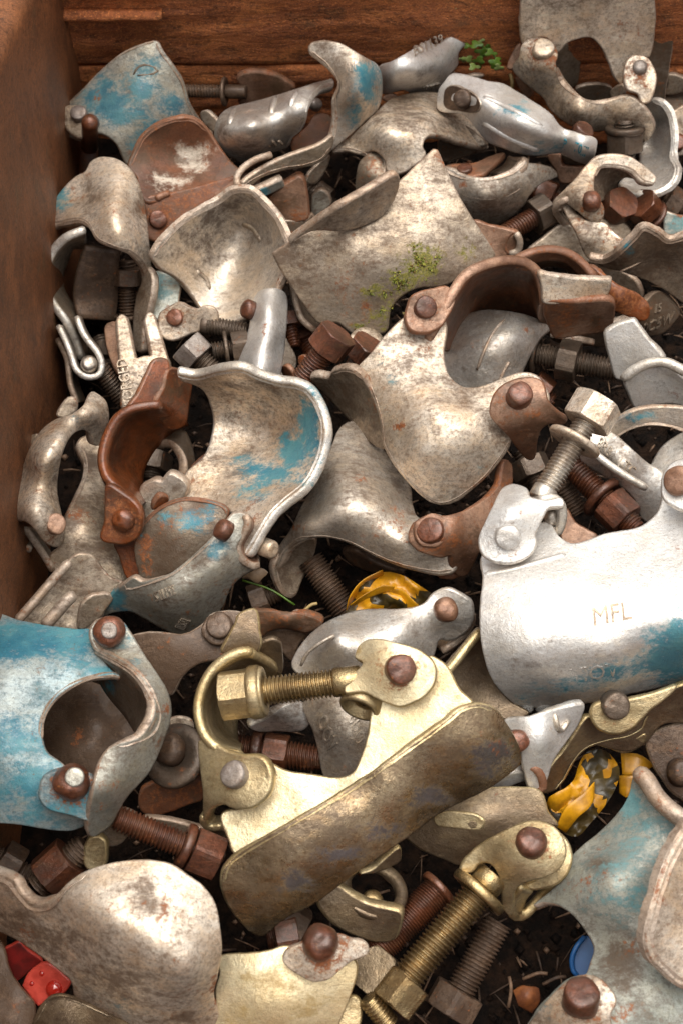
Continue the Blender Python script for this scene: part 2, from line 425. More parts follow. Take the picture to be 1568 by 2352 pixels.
def emboss(T, sh, text, org, u, v, h=0.5, mat='zinc', name='lettering'):
    """raised lettering that follows a plate: org = baseline start, u = advance per em, v = cap height direction (crop px)"""
    cu = bpy.data.curves.new('t', 'FONT'); cu.body = text; cu.size = 1.0; cu.extrude = 0.5; cu.resolution_u = 2; cu.offset = 0.0
    ob = bpy.data.objects.new('t', cu); COL.objects.link(ob)
    dg = bpy.context.evaluated_depsgraph_get(); me = ob.evaluated_get(dg).to_mesh()
    vs_ = np.array([tuple(q.co) for q in me.vertices]); fs = [tuple(p.vertices) for p in me.polygons]
    ob.evaluated_get(dg).to_mesh_clear(); bpy.data.objects.remove(ob); bpy.data.curves.remove(cu)
    x = org[0]+vs_[:, 0]*u[0]+vs_[:, 1]*v[0]/0.7; y = org[1]+vs_[:, 0]*u[1]+vs_[:, 1]*v[1]/0.7
    z = sh.zf(x, y)+sh.dz
    p = P(sh.c, x, y, z)
    n = np.array([sh.n(a, b) for a, b in zip(x, y)])
    p = p+n*((vs_[:, 2:3])*2*h+0.1*h)/1000
    return T.add(name, p, fs, mat, None, None, False, sh.i)

def crumple(T, name, c, out, zs, amp, mats, sd=0.0, g=30, stripe=0.0):
    """a thin crumpled film: sharp little facets over a rough height field, coloured in broad bands"""
    zf = tps(zs); ring = closed_curve(out, 40); lo, hi = ring.min(0), ring.max(0)
    gx, gy = np.meshgrid(np.arange(lo[0], hi[0], g), np.arange(lo[1], hi[1], g)); p = np.c_[gx.ravel(), gy.ravel()]
    p = p+np.array([[random.uniform(-0.45, 0.45)*g, random.uniform(-0.45, 0.45)*g] for _ in p]); p = p[inside(ring, p)]
    m0 = len(ring); pts = np.vstack([ring, p])
    res = delaunay_2d_cdt([Vector(q) for q in pts], [(i, (i+1) % m0) for i in range(m0)], [], 0, 1e-4)
    v2 = np.array([tuple(q) for q in res[0]]); tri = np.array([t_ for t_ in res[2] if len(t_) == 3]); tri = tri[inside(ring, v2[tri].mean(1))]
    z = zf(v2[:, 0], v2[:, 1])+T.dz+np.array([amp*(1-2*abs(noise.noise((x/130+sd, y/95, sd))))+amp*0.5*noise.noise((x/50, y/50+sd, sd))+random.uniform(-0.15, 0.15)*amp for x, y in v2])
    V = P(c, v2[:, 0], v2[:, 1], z); n = len(V)
    cen = v2[tri].mean(1); mi = [0 if noise.noise((x/150+sd, y/110-sd, 3+sd))+stripe > 0 else 1 for x, y in cen]
    F = [tuple(q) for q in tri]+[tuple(i+n for i in q[::-1]) for q in tri]
    V = np.vstack([V, V-np.array([0, 0, 0.0004])])
    return T.add(name, V, F, mats, mi+mi, None, True)
# ------------------------------------------------------------------ materials
M = {}
class NB:
    def __init__(s, name):
        s.m = bpy.data.materials.new(name); s.m.use_nodes = True; s.t = s.m.node_tree; s.b = s.t.nodes['Principled BSDF']; M[name] = s.m
    def n(s, typ, **k):
        n = s.t.nodes.new(typ)
        for a, b in k.items(): setattr(n, a, b)
        return n
    def l(s, a, b): s.t.links.new(a, b)
    def val(s, sock, v):
        if hasattr(v, 'is_linked'): s.l(v, sock)
        else: sock.default_value = v
    def math(s, op, a, b=0.0, c=None):
        n = s.n('ShaderNodeMath', operation=op); s.val(n.inputs[0], a); s.val(n.inputs[1], b)
        if c is not None: s.val(n.inputs[2], c)
        return n.outputs[0]
    def mix(s, f, a, b):
        n = s.n('ShaderNodeMix', data_type='RGBA'); s.val(n.inputs[0], f)
        for i, v in ((6, a), (7, b)):
            if hasattr(v, 'is_linked'): s.l(v, n.inputs[i])
            else: n.inputs[i].default_value = (*v, 1)
        return n.outputs[2]
    def step(s, v, a, b, lo=0.0, hi=1.0):
        n = s.n('ShaderNodeMapRange', interpolation_type='SMOOTHSTEP'); s.val(n.inputs[0], v)
        n.inputs[1].default_value = a; n.inputs[2].default_value = b; n.inputs[3].default_value = lo; n.inputs[4].default_value = hi
        return n.outputs[0]
    def coord(s, scale=(1, 1, 1), world=False):
        tc = s.n('ShaderNodeTexCoord'); oi = s.n('ShaderNodeObjectInfo')
        cb = s.n('ShaderNodeCombineXYZ'); s.l(s.math('MULTIPLY', oi.outputs['Random'], 3.7), cb.inputs[0]); s.l(s.math('MULTIPLY', oi.outputs['Random'], 9.1), cb.inputs[1])
        a = s.n('ShaderNodeVectorMath', operation='ADD'); s.l(tc.outputs['Object'], a.inputs[0])
        if not world: s.l(cb.outputs[0], a.inputs[1])
        mp = s.n('ShaderNodeVectorMath', operation='MULTIPLY'); s.l(a.outputs[0], mp.inputs[0]); mp.inputs[1].default_value = scale
        return mp.outputs[0]
    def noise(s, co, sc, det=5, ro=0.6, dist=0.0):
        n = s.n('ShaderNodeTexNoise'); s.l(co, n.inputs['Vector']); n.inputs['Scale'].default_value = sc; n.inputs['Detail'].default_value = det
        n.inputs['Roughness'].default_value = ro; n.inputs['Distortion'].default_value = dist; return n.outputs[0]
    def attr(s, k):
        n = s.n('ShaderNodeAttribute', attribute_name=k); return n.outputs['Fac']
    def bump(s, h, st=0.3, d=0.001):
        n = s.n('ShaderNodeBump'); n.inputs['Strength'].default_value = st; n.inputs['Distance'].default_value = d; s.l(h, n.inputs['Height']); s.l(n.outputs[0], s.b.inputs['Normal'])

RUST1 = (0.12, 0.035, 0.013); RUST2 = (0.30, 0.10, 0.03)
def metal(name, c1, c2, met=0.75, ro=0.4, rust=0.0, dirt_shade=0.0, paintcol=((0.003, 0.16, 0.235), (0.06, 0.26, 0.30)), paint=0.0, dirtcol=(0.062, 0.034, 0.017), bump=0.4, coat=0.0, edge='edge_pale', stain=0.4, grain=0.5):
    b = NB(name); EDGE[name] = edge
    co = b.coord()
    n1 = b.noise(co, 36, 2, 0.6); n2 = b.noise(co, 120, 4, 0.72); n3 = b.noise(co, 430, 4, 0.78); n5 = b.noise(co, 1700, 1, 0.6)
    n4 = b.noise(b.coord((1, 2.2, 1.5)), 62, 4, 0.75)
    sc = b.noise(b.coord((0.35, 4.2, 1.3)), 260, 2, 0.6)
    base = b.mix(b.step(n1, 0.36, 0.64), c1, c2)
    base = b.mix(b.step(n2, 0.42, 0.68, 0, stain*grain), base, tuple(x*y for x, y in zip(c2, (0.66, 0.50, 0.34))))
    base = b.mix(b.step(n4, 0.36, 0.54, 0.45*grain, 0), base, tuple(x*y for x, y in zip(c1, (1.05, 0.86, 0.62))))
    base = b.mix(b.step(n3, 0.45, 0.62, 0, 0.62*grain), base, tuple(x*y for x, y in zip(c2, (0.46, 0.36, 0.27))))
    base = b.mix(b.step(b.math('ADD', b.math('MULTIPLY', b.math('SUBTRACT', n2, 0.5), 2.0), b.attr('pale')), 0.3, 0.8, 0, 0.85), base, (0.74, 0.66, 0.54))
    base = b.mix(b.step(sc, 0.60, 0.70, 0, 0.35), base, tuple(min(1, 1.25*x) for x in c1))
    dm = b.math('MULTIPLY', b.step(b.math('ADD', b.math('ADD', b.math('MULTIPLY', n4, 0.72), b.math('MULTIPLY', n3, 0.28)), b.math('ADD', b.math('MULTIPLY', b.attr('dirt_shade'), 0.30), dirt_shade)), 0.47, 0.74), 0.85)
    col = b.mix(dm, base, b.mix(n2, dirtcol, tuple(2.2*x for x in dirtcol)))
    pm = b.step(b.math('ADD', b.math('ADD', b.math('MULTIPLY', b.math('SUBTRACT', n4, 0.5), 1.35), b.math('MULTIPLY', b.math('SUBTRACT', n3, 0.5), 0.8)), b.math('ADD', b.attr('paint'), paint)), 0.16, 0.60)
    pm = b.math('MULTIPLY', b.math('MULTIPLY', pm, b.step(n2, 0.24, 0.42)), b.step(b.math('ADD', b.attr('paint'), paint), 0.05, 0.22, 0, 0.92))
    col = b.mix(pm, col, b.mix(b.step(b.math('ADD', b.math('MULTIPLY', n1, 0.5), b.math('MULTIPLY', n2, 0.5)), 0.36, 0.62), *paintcol))
    rm = b.step(b.math('ADD', b.math('ADD', b.math('MULTIPLY', n2, 0.55), b.math('MULTIPLY', n3, 0.45)), b.math('ADD', b.math('MULTIPLY', b.attr('rust'), 0.36), rust)), 0.56, 0.70)
    col = b.mix(rm, col, b.mix(b.step(n3, 0.35, 0.65), RUST1, RUST2))
    sp = b.step(n5, 0.60, 0.72, 0, 0.65*(0.4+0.6*grain))
    col = b.mix(sp, col, (0.075, 0.038, 0.02))
    mm = b.step(b.math('ADD', b.math('ADD', b.math('MULTIPLY', b.math('SUBTRACT', n2, 0.5), 1.9), b.math('MULTIPLY', b.math('SUBTRACT', n3, 0.5), 1.9)), b.attr('moss')), 0.18, 0.62, 0, 0.85)
    mm = b.math('MULTIPLY', mm, b.step(b.attr('moss'), 0.04, 0.2))
    col = b.mix(mm, col, b.mix(b.step(n5, 0.4, 0.6), (0.085, 0.095, 0.010), (0.30, 0.27, 0.03)))
    b.l(col, b.b.inputs['Base Color'])
    clean = b.math('MULTIPLY', b.math('MULTIPLY', b.math('SUBTRACT', 1.0, b.math('MULTIPLY', dm, 0.75)), b.math('SUBTRACT', 1.0, pm)), b.math('MULTIPLY', b.math('SUBTRACT', 1.0, rm), b.math('SUBTRACT', 1.0, mm)))
    b.l(b.math('MULTIPLY', clean, met), b.b.inputs['Metallic'])
    r = b.math('ADD', b.math('MULTIPLY', b.math('SUBTRACT', n2, 0.5), 0.5), ro+0.04)
    r = b.math('ADD', r, b.math('MULTIPLY', b.math('ADD', dm, rm), 0.16)); r = b.math('ADD', r, b.math('MULTIPLY', mm, 0.4))
    n = b.n('ShaderNodeClamp'); b.l(r, n.inputs[0]); n.inputs[1].default_value = 0.17; n.inputs[2].default_value = 0.95; b.l(n.outputs[0], b.b.inputs['Roughness'])
    h = b.math('ADD', b.math('MULTIPLY', n3, 0.6), b.math('MULTIPLY', n2, 0.9)); h = b.math('ADD', h, b.math('MULTIPLY', n5, 0.22))
    b.bump(h, bump, 0.0013)
    b.b.inputs['Coat Weight'].default_value = max(coat, 0.10); b.b.inputs['Coat Roughness'].default_value = 0.15
    return b

metal('edge_pale', (0.58, 0.48, 0.39), (0.42, 0.31, 0.23), 0.45, 0.45, 0.02, 0.0, edge='edge_pale')
metal('edge_rust', (0.30, 0.15, 0.09), (0.20, 0.09, 0.05), 0.25, 0.5, 0.06, 0.0, edge='edge_rust')
metal('edge_gold', (0.72, 0.60, 0.36), (0.52, 0.40, 0.20), 0.8, 0.36, -0.06, -0.05, edge='edge_gold')
metal('edge_bright', (0.82, 0.78, 0.72), (0.62, 0.57, 0.5), 0.6, 0.38, -0.06, -0.06, edge='edge_bright')
metal('zinc_silver', (0.82, 0.79, 0.74), (0.64, 0.59, 0.53), 0.85, 0.38, -0.05, -0.05, edge='edge_bright', grain=0.4)
metal('zinc', (0.76, 0.69, 0.60), (0.57, 0.49, 0.40), 0.85, 0.42, -0.03, 0.0)
metal('zinc_dull', (0.58, 0.49, 0.39), (0.42, 0.34, 0.255), 0.8, 0.42, -0.01, 0.05)
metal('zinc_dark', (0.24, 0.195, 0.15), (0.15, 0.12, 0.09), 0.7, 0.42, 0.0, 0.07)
metal('zinc_bright', (0.82, 0.80, 0.77), (0.68, 0.65, 0.61), 0.65, 0.40, -0.07, -0.11, edge='edge_bright', grain=0.3)
metal('zinc_cream', (0.88, 0.77, 0.64), (0.60, 0.48, 0.365), 0.6, 0.40, -0.02, -0.01, grain=0.75)
metal('zinc_blue', (0.52, 0.51, 0.45), (0.35, 0.34, 0.29), 0.65, 0.40, -0.02, 0.01, paintcol=((0.004, 0.11, 0.17), (0.07, 0.22, 0.25)))
metal('paint_blue', (0.40, 0.46, 0.46), (0.27, 0.37, 0.40), 0.4, 0.42, -0.03, -0.02, paintcol=((0.002, 0.15, 0.23), (0.08, 0.28, 0.32)), paint=0.16)
metal('paint_teal', (0.42, 0.43, 0.38), (0.28, 0.31, 0.28), 0.45, 0.45, -0.01, 0.01, paintcol=((0.08, 0.24, 0.26), (0.20, 0.36, 0.36)), paint=0.1)
metal('rusty', (0.21, 0.085, 0.042), (0.085, 0.036, 0.020), 0.2, 0.40, 0.03, 0.02, edge='edge_rust')
metal('rust_pink', (0.46, 0.28, 0.19), (0.20, 0.10, 0.06), 0.4, 0.38, 0.0, -0.02, edge='edge_rust')
metal('rust_orange', (0.25, 0.070, 0.020), (0.085, 0.030, 0.014), 0.15, 0.32, 0.02, -0.02, coat=0.4, grain=0.9, edge='edge_rust')
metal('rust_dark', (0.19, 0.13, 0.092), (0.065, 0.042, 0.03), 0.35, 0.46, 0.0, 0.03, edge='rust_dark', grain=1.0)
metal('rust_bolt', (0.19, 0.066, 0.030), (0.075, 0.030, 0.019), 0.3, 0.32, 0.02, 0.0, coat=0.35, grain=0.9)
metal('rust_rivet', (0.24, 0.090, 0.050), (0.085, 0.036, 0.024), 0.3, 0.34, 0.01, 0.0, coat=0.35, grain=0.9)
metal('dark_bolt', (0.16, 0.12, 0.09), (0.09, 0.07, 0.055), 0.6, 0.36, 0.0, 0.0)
metal('steel_bolt', (0.66, 0.61, 0.54), (0.40, 0.34, 0.28), 0.85, 0.28, -0.03, -0.02)
metal('lip_brown', (0.46, 0.35, 0.22), (0.26, 0.195, 0.13), 0.9, 0.24, -0.04, 0.0, paintcol=((0.050, 0.043, 0.046), (0.085, 0.074, 0.076)), dirtcol=(0.07, 0.045, 0.025), edge='edge_gold', grain=0.8)
metal('gold', (0.90, 0.78, 0.52), (0.76, 0.61, 0.36), 0.7, 0.42, -0.07, -0.09, dirtcol=(0.20, 0.13, 0.045), edge='edge_gold', grain=0.35)
metal('gold_dull', (0.66, 0.54, 0.33), (0.38, 0.295, 0.165), 0.8, 0.36, -0.06, -0.04, dirtcol=(0.12, 0.08, 0.03), edge='edge_gold')
metal('bronze', (0.25, 0.19, 0.12), (0.17, 0.125, 0.085), 0.8, 0.33, -0.06, -0.02, dirtcol=(0.09, 0.06, 0.03), edge='bronze')
metal('gold_bolt', (0.52, 0.39, 0.20), (0.24, 0.17, 0.085), 0.9, 0.25, -0.08, -0.06, dirtcol=(0.12, 0.08, 0.03))
metal('grey_rivet', (0.34, 0.30, 0.27), (0.24, 0.20, 0.18), 0.5, 0.42, -0.01, 0.0)

def wood(name, c1, c2, c3, sx, bump=0.5, crack=0.8):
    b = NB(name); co = b.coord(sx, True)
    n1 = b.noise(co, 12, 4, 0.65, 0.6); n2 = b.noise(co, 48, 6, 0.75, 0.4); ci = b.coord((1, 1, 1.6), True); n3 = b.noise(ci, 26, 5, 0.65); n4 = b.noise(ci, 240, 5, 0.8); n5 = b.noise(ci, 800, 3, 0.75)
    col = b.mix(b.step(n1, 0.38, 0.62), c1, c2)
    col = b.mix(b.step(b.math('ADD', b.math('MULTIPLY', n3, 0.65), b.math('MULTIPLY', n4, 0.35)), 0.48, 0.62), col, c3)
    col = b.mix(b.step(n3, 0.30, 0.44, 0.6, 0), col, (0.10, 0.075, 0.04))
    col = b.mix(b.step(n2, 0.53, 0.68, 0, crack), col, (0.018, 0.008, 0.004))
    col = b.mix(b.step(n4, 0.46, 0.62, 0, 0.75), col, tuple(0.38*x for x in c1))
    col = b.mix(b.step(n5, 0.53, 0.66, 0, 0.75), col, tuple(min(1, 1.35*x) for x in c3))
    col = b.mix(b.step(n5, 0.30, 0.42, 0.8, 0), col, (0.03, 0.013, 0.006))
    b.l(col, b.b.inputs['Base Color']); b.b.inputs['Roughness'].default_value = 0.55
    b.bump(b.math('ADD', b.math('MULTIPLY', n2, -1.0), b.math('MULTIPLY', n4, 0.5)), bump, 0.004); return b
wood('wall_wood', (0.36, 0.105, 0.035), (0.54, 0.17, 0.052), (0.78, 0.27, 0.08), (1, 1, 3.5), 0.8)
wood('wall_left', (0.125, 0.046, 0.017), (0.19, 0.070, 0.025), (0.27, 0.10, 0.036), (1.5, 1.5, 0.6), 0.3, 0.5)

b = NB('soil'); co = b.coord((1, 1, 1), True); n = b.noise(co, 90, 8, 0.75); b.l(b.mix(b.step(n, 0.4, 0.7), (0.006, 0.004, 0.003), (0.035, 0.018, 0.010)), b.b.inputs['Base Color']); b.b.inputs['Roughness'].default_value = 0.8; b.b.inputs['Specular IOR Level'].default_value = 0.15
b.bump(b.noise(co, 350, 6, 0.7), 0.9, 0.004)
def plain(name, c1, c2, ro, sc=120, coat=0.0, bump=0.1, sss=0.0):
    b = NB(name); co = b.coord(); n = b.noise(co, sc, 5, 0.6); b.l(b.mix(b.step(n, 0.35, 0.65), c1, c2), b.b.inputs['Base Color']); b.b.inputs['Roughness'].default_value = ro
    b.b.inputs['Coat Weight'].default_value = max(coat, 0.10); b.bump(b.noise(co, sc*4, 4), bump, 0.001)
plain('twig', (0.10, 0.055, 0.03), (0.20, 0.12, 0.07), 0.7, 300)
plain('twig_dark', (0.04, 0.022, 0.013), (0.08, 0.045, 0.025), 0.7, 300)
plain('tape_yellow', (0.66, 0.31, 0.008), (0.36, 0.16, 0.008), 0.38, 110, 0.1)
plain('tape_black', (0.025, 0.018, 0.007), (0.07, 0.045, 0.010), 0.35, 90, 0.1)
plain('red_plastic', (0.60, 0.07, 0.045), (0.40, 0.035, 0.02), 0.42, 140, 0.1)
plain('red_dark', (0.26, 0.015, 0.012), (0.12, 0.01, 0.008), 0.45, 140, 0.05)
plain('blue_plastic', (0.006, 0.10, 0.30), (0.005, 0.07, 0.22), 0.5, 60, 0.0)
plain('brick', (0.26, 0.085, 0.022), (0.14, 0.042, 0.014), 0.6, 200, 0.1, 0.5)
plain('leaf_green', (0.055, 0.12, 0.012), (0.12, 0.20, 0.02), 0.45, 200)
plain('leaf_pale', (0.22, 0.27, 0.09), (0.16, 0.22, 0.05), 0.5, 200)
plain('straw', (0.50, 0.36, 0.15), (0.36, 0.25, 0.10), 0.55, 200)
plain('dry_leaf', (0.34, 0.23, 0.14), (0.22, 0.14, 0.08), 0.6, 200)
plain('paint_mark', (0.02, 0.30, 0.42), (0.04, 0.38, 0.48), 0.45, 200)
b = NB('water'); b.b.inputs['Base Color'].default_value = (0.6, 0.58, 0.55, 1); b.b.inputs['Roughness'].default_value = 0.03; b.b.inputs['Alpha'].default_value = 0.3; b.b.inputs['IOR'].default_value = 1.33
plain('moss_green', (0.10, 0.13, 0.012), (0.17, 0.19, 0.02), 0.8, 300)
plain('moss_yellow', (0.30, 0.29, 0.03), (0.22, 0.22, 0.02), 0.8, 300)
plain('moss_brown', (0.20, 0.12, 0.03), (0.12, 0.08, 0.02), 0.8, 300)
plain('red_wet', (0.42, 0.02, 0.01), (0.36, 0.015, 0.01), 0.06, 60, 1.0, 0.0)
# ------------------------------------------------------------------ the setting: rusty bin and the soil in it
XL, YB = -0.167, 0.315
def structure(name, v, f, mat, parent=None, smooth=False, kind='structure', loc=None):
    v = np.asarray(v, float); o_ = v.mean(0) if loc is None else np.asarray(loc, float)
    o = bpy.data.objects.new(name, make_mesh(name, v-o_, f, mat, None, None, smooth)); COL.objects.link(o)
    if parent: o.parent = parent; o.location = o_-np.array(parent.location)
    else: o.location = o_
    if parent is None: o['kind'] = kind
    return o
def rough_slab(x0, x1, y0, y1, z0, z1, nx, nz, amp=0.0012, sd=0.0, edge=0.004, sx=9, sz=40):
    """a board whose face (towards -y) is uneven, with rounded arrises"""
    V = []; F = []
    for k in range(nz+1):
        for i in range(nx+1):
            u, w_ = i/nx, k/nz; x = x0+(x1-x0)*u; z = z0+(z1-z0)*w_
            e = min(w_, 1-w_)*(z1-z0); d = max(0, edge-e)**2/edge
            n_ = noise.noise((x*sx+sd, z*sz, sd))+0.6*noise.noise((x*sx*3, z*sz*2.4+sd, sd))
            V.append((x, y0+d+amp*n_, z+amp*0.6*noise.noise((x*14, w_*9, sd+4))*(1 if k in (0, nz) else 0)))
    F += [(k*(nx+1)+i, k*(nx+1)+i+1, (k+1)*(nx+1)+i+1, (k+1)*(nx+1)+i) for k in range(nz) for i in range(nx)]
    n = len(V); V += [(p[0], y1, p[2]) for p in V]
    F += [tuple(j+n for j in q[::-1]) for q in F[:nx*nz]]
    per = [i for i in range(nx+1)]+[k*(nx+1)+nx for k in range(1, nz+1)]+[nz*(nx+1)+i for i in range(nx-1, -1, -1)]+[k*(nx+1) for k in range(nz-1, 0, -1)]
    F += [(per[j], per[j]+n, per[(j+1) % len(per)]+n, per[(j+1) % len(per)]) for j in range(len(per))]
    return V, F
# back wall: core and boards
bw = structure('back_wall', *rough_slab(-0.20, 0.66, YB+0.012, YB+0.04, -0.10, 0.155, 4, 2, 0), 'wall_wood')
zj1 = wall_pt('B', 800, 440, YB)[2]; zj0 = wall_pt('B', 800, 640, YB)[2]
for i, (za, zb) in enumerate(((-0.10, zj1-0.0004), (zj1+0.0004, 0.15))):
    structure('plank', *rough_slab(XL-0.004, 0.655, YB+0.0004*i, YB+0.012, za, zb, 200, 40, 0.0024 if i == 0 else 0.0014, i*7.3, 0.0015, 14, 90), 'wall_wood', bw, True)
p0 = wall_pt('A', 425, 112, YB); p1 = wall_pt('A', 1060, 66, YB)
structure('batten', *rough_slab(p0[0], p1[0], YB-0.006, YB+0.001, p0[2], p0[2]+0.0065, 40, 6, 0.0006, 3.1, 0.003, 30, 200), 'wall_wood', bw, True)
p0 = wall_pt('A', 425, 40, YB)
structure('batten', *rough_slab(p0[0], p1[0]+0.001, YB-0.002, YB+0.001, p0[2]+0.004, p0[2]+0.03, 20, 6, 0.0006, 5.1, 0.003, 30, 100), 'wall_wood', bw, True)
# left wall: face with a worn, chipped top arris that slopes down towards the back
V = []; F = []; ny, nz = 110, 46
for j in range(ny+1):
    y = -0.55+(YB+0.01+0.55)*j/ny
    zt = 0.163-(y-0.16)*0.42 if y > 0 else 0.23
    for k in range(nz+1):
        s = k/nz
        if s < 0.7: z = -0.10+(zt+0.10)*(s/0.7); x = XL
        else: q = (s-0.7)/0.3; z = zt+0.03*q; x = XL-0.05*q**0.8
        n_ = noise.noise((y*18, z*14, 2.2))+0.5*noise.noise((y*60, z*40, 1.2))
        ch = max(0, 1-abs(z-zt)/0.012)*max(0, noise.noise((y*70, z*90, 7.7)))*0.006
        V.append((x+0.0012*n_-ch, y, z))
F = [(j*(nz+1)+k, (j+1)*(nz+1)+k, (j+1)*(nz+1)+k+1, j*(nz+1)+k+1) for j in range(ny) for k in range(nz)]
n = len(V); V += [(-0.24, p[1], p[2]) for p in V]; F += [tuple(i+n for i in q[::-1]) for q in F]
structure('left_wall', V, F, 'wall_left', None, True)
structure('right_wall', [(0.63+a, b_, c_) for a in (0, 0.03) for b_ in (-0.55, YB+0.01) for c_ in (-0.1, 0.155)], [(0, 1, 3, 2), (4, 6, 7, 5), (0, 4, 5, 1), (2, 3, 7, 6), (1, 5, 7, 3), (0, 2, 6, 4)], 'wall_wood')
structure('front_wall', [(a, -0.58+b_, c_) for a in (-0.24, 0.66) for b_ in (0, 0.03) for c_ in (-0.1, 0.155)], [(0, 1, 3, 2), (4, 6, 7, 5), (0, 4, 5, 1), (2, 3, 7, 6), (1, 5, 7, 3), (0, 2, 6, 4)], 'wall_wood')
# soil
V = []; nx, ny = 150, 150
for j in range(ny+1):
    for i in range(nx+1):
        x = -0.17+0.80*i/nx; y = -0.56+0.876*j/ny
        V.append((x, y, -0.060+0.010*noise.noise((x*14, y*14, 1))+0.005*noise.noise((x*50, y*50, 5))+0.002*noise.noise((x*140, y*140, 8))))
F = [(j*(nx+1)+i, j*(nx+1)+i+1, (j+1)*(nx+1)+i+1, (j+1)*(nx+1)+i) for j in range(ny) for i in range(nx)]
structure('soil', V, F, 'soil', None, True)
# litter on the soil
lst = []
for k in range(1500):
    x, y = random.uniform(-0.16, 0.25), random.uniform(-0.28, 0.3); z = -0.060+0.010*noise.noise((x*14, y*14, 1))+random.uniform(0.002, 0.007)
    a = random.uniform(0, 6.3); L = random.uniform(0.004, 0.016); r = random.uniform(0.0002, 0.0007)
    d = np.array([math.cos(a), math.sin(a), random.uniform(-0.3, 0.5)])*L
    p = np.array([x, y, z]); q = tube_pts([p-d/2, p+np.array([0, 0, 0.1*L]), p+d/2], [r, r*1.2, r*0.6], 4)
    lst.append((q[0], q[1], k % 2))
OCT = [(1, 0, 0), (-1, 0, 0), (0, 1, 0), (0, -1, 0), (0, 0, 1), (0, 0, -1)]; OF = [(0, 2, 4), (2, 1, 4), (1, 3, 4), (3, 0, 4), (2, 0, 5), (1, 2, 5), (3, 1, 5), (0, 3, 5)]
for k in range(6000):
    x, y = random.uniform(-0.165, 0.25), random.uniform(-0.30, 0.31); z = -0.060+0.010*noise.noise((x*14, y*14, 1))+0.005*noise.noise((x*50, y*50, 5)); r = random.uniform(0.0006, 0.0022)*random.choice((1, 1, 1.6))
    lst.append(([np.array([x+q[0]*r*random.uniform(0.6, 1.3), y+q[1]*r*random.uniform(0.6, 1.3), z+0.3*r+q[2]*r*random.uniform(0.5, 1.1)]) for q in OCT], OF, 2+(k % 9 == 0)+2*(k % 23 == 0)))
v, f, mi = merge(lst)
o = bpy.data.objects.new('litter', make_mesh('litter', v, f, ['twig', 'twig_dark', 'soil', 'twig_dark', 'twig', 'brick', 'soil'], mi, None, True)); COL.objects.link(o); o['kind'] = 'stuff'
o['label'] = 'fine twigs, needles and crumbs of earth scattered over the dark soil'; o['category'] = 'litter'
# ------------------------------------------------------------------ back row, left to right
T = coupler('blue-stained coupler standing in the back left corner of the bin, rusty pin at its ear')
s = shell(T, 'body', 'A', [(1005, 268, 1), (900, 300), (780, 360), (640, 480), (540, 585), (440, 680), (405, 750), (415, 850), (470, 895), (540, 905), (625, 868), (700, 885), (770, 950), (812, 1040), (845, 1080), (1000, 1120), (1300, 1010), (1395, 890), (1335, 820), (1245, 680), (1190, 510), (1062, 330), (1035, 275)],
    [(1005, 268, 48), (440, 720, 14), (840, 1060, 0), (1390, 880, -4), (900, 600, 31), (1180, 520, 30), (650, 480, 29), (620, 840, 14)], 5, 'zinc_blue', paint=[(680, 640, 160, 0.75), (800, 730, 160, 0.65), (930, 590, 80, 0.85), (1110, 670, 110, 0.65), (960, 840, 130, 0.6), (950, 480, 160, 0.45), (880, 950, 80, 0.5)], dirt_shade=[(1000, 1000, 200, 0.6)],
    beads=[([(1030, 280), (1062, 335), (1188, 512), (1243, 682), (1335, 825), (1390, 885)], 2.2), ([(1005, 268), (900, 300), (780, 360), (640, 480), (540, 585), (440, 682), (408, 750)], 1.2)], edge='edge_pale')
bead(T, 'stamp', 'A', [(875, 490, s.z(875, 490)-0.3), (905, 440, s.z(905, 440)-0.3), (960, 425, s.z(960, 425)-0.3), (1025, 450, s.z(1025, 450)-0.3), (1015, 480, s.z(1015, 480)-0.3), (900, 495, s.z(900, 495)-0.3)], 0.9, 'zinc_dark', parent=s.i)
shell(T, 'ear', 'A', [(425, 700), (470, 690), (530, 700), (560, 780), (550, 890), (490, 885), (430, 830), (412, 760)], [(470, 700, 24), (550, 880, 18), (420, 780, 20)], 5, 'zinc_dull')
rivet(T, 'A', 520, 745, 27, 55, kind='flat', mat='grey_rivet', n=vdir((-0.1, 0.3, 1)))
p0 = P1('A', 590, 800, 36); p1 = P1('A', 590, 960, 6); i = shank(T, p1, p0, 5.0, 'rust_bolt', False, dome=True, name='pin'); rivet(T, 'A', 592, 795, 33, 54, kind='dome', mat='rust_rivet', n=vdir((0, 0.2, 1)))
bolt(T, 'A', (585, 960, 4), (575, 1180, -30), 58, 'rust_bolt')

T = coupler('rust-stained saddle with a pale patch, in front of the blue-stained coupler in the corner')
s = shell(T, 'saddle', 'A', [(845, 1085), (880, 1000), (905, 950), (960, 870), (1080, 800), (1220, 772), (1300, 800), (1350, 850), (1420, 950), (1500, 1050), (1590, 1150), (1420, 1190), (1200, 1250), (960, 1312), (900, 1150)],
    [(845, 1085, 20), (1080, 800, 34), (1300, 800, 30), (1210, 1010, 10), (1560, 1150, 12), (960, 1310, 16), (1250, 1230, 12)], 4, 'rusty', pale=[(1250, 1030, 130, 0.95, 110), (1100, 1180, 180, 0.7, 70)], dirt_shade=[(900, 1000, 100, 0.8)], beads=[([(850, 1080), (905, 950), (962, 872), (1080, 802), (1220, 774), (1300, 802), (1350, 852)], 2.0)])
s2 = shell(T, 'plate', 'A', [(960, 1300), (1130, 1262), (1350, 1205), (1590, 1140), (1700, 1130), (1650, 1300), (1450, 1420), (1150, 1560), (980, 1560), (965, 1420)], [(960, 1300, 16), (1590, 1140, 12), (1000, 1550, 2), (1500, 1400, 2)], 4, 'rusty', rust=[(1200, 1350, 300, 0.3)])
rivet(T, 'A', 1032, 1432, None, 58, kind='flat', mat='rust_rivet', sh=s2)
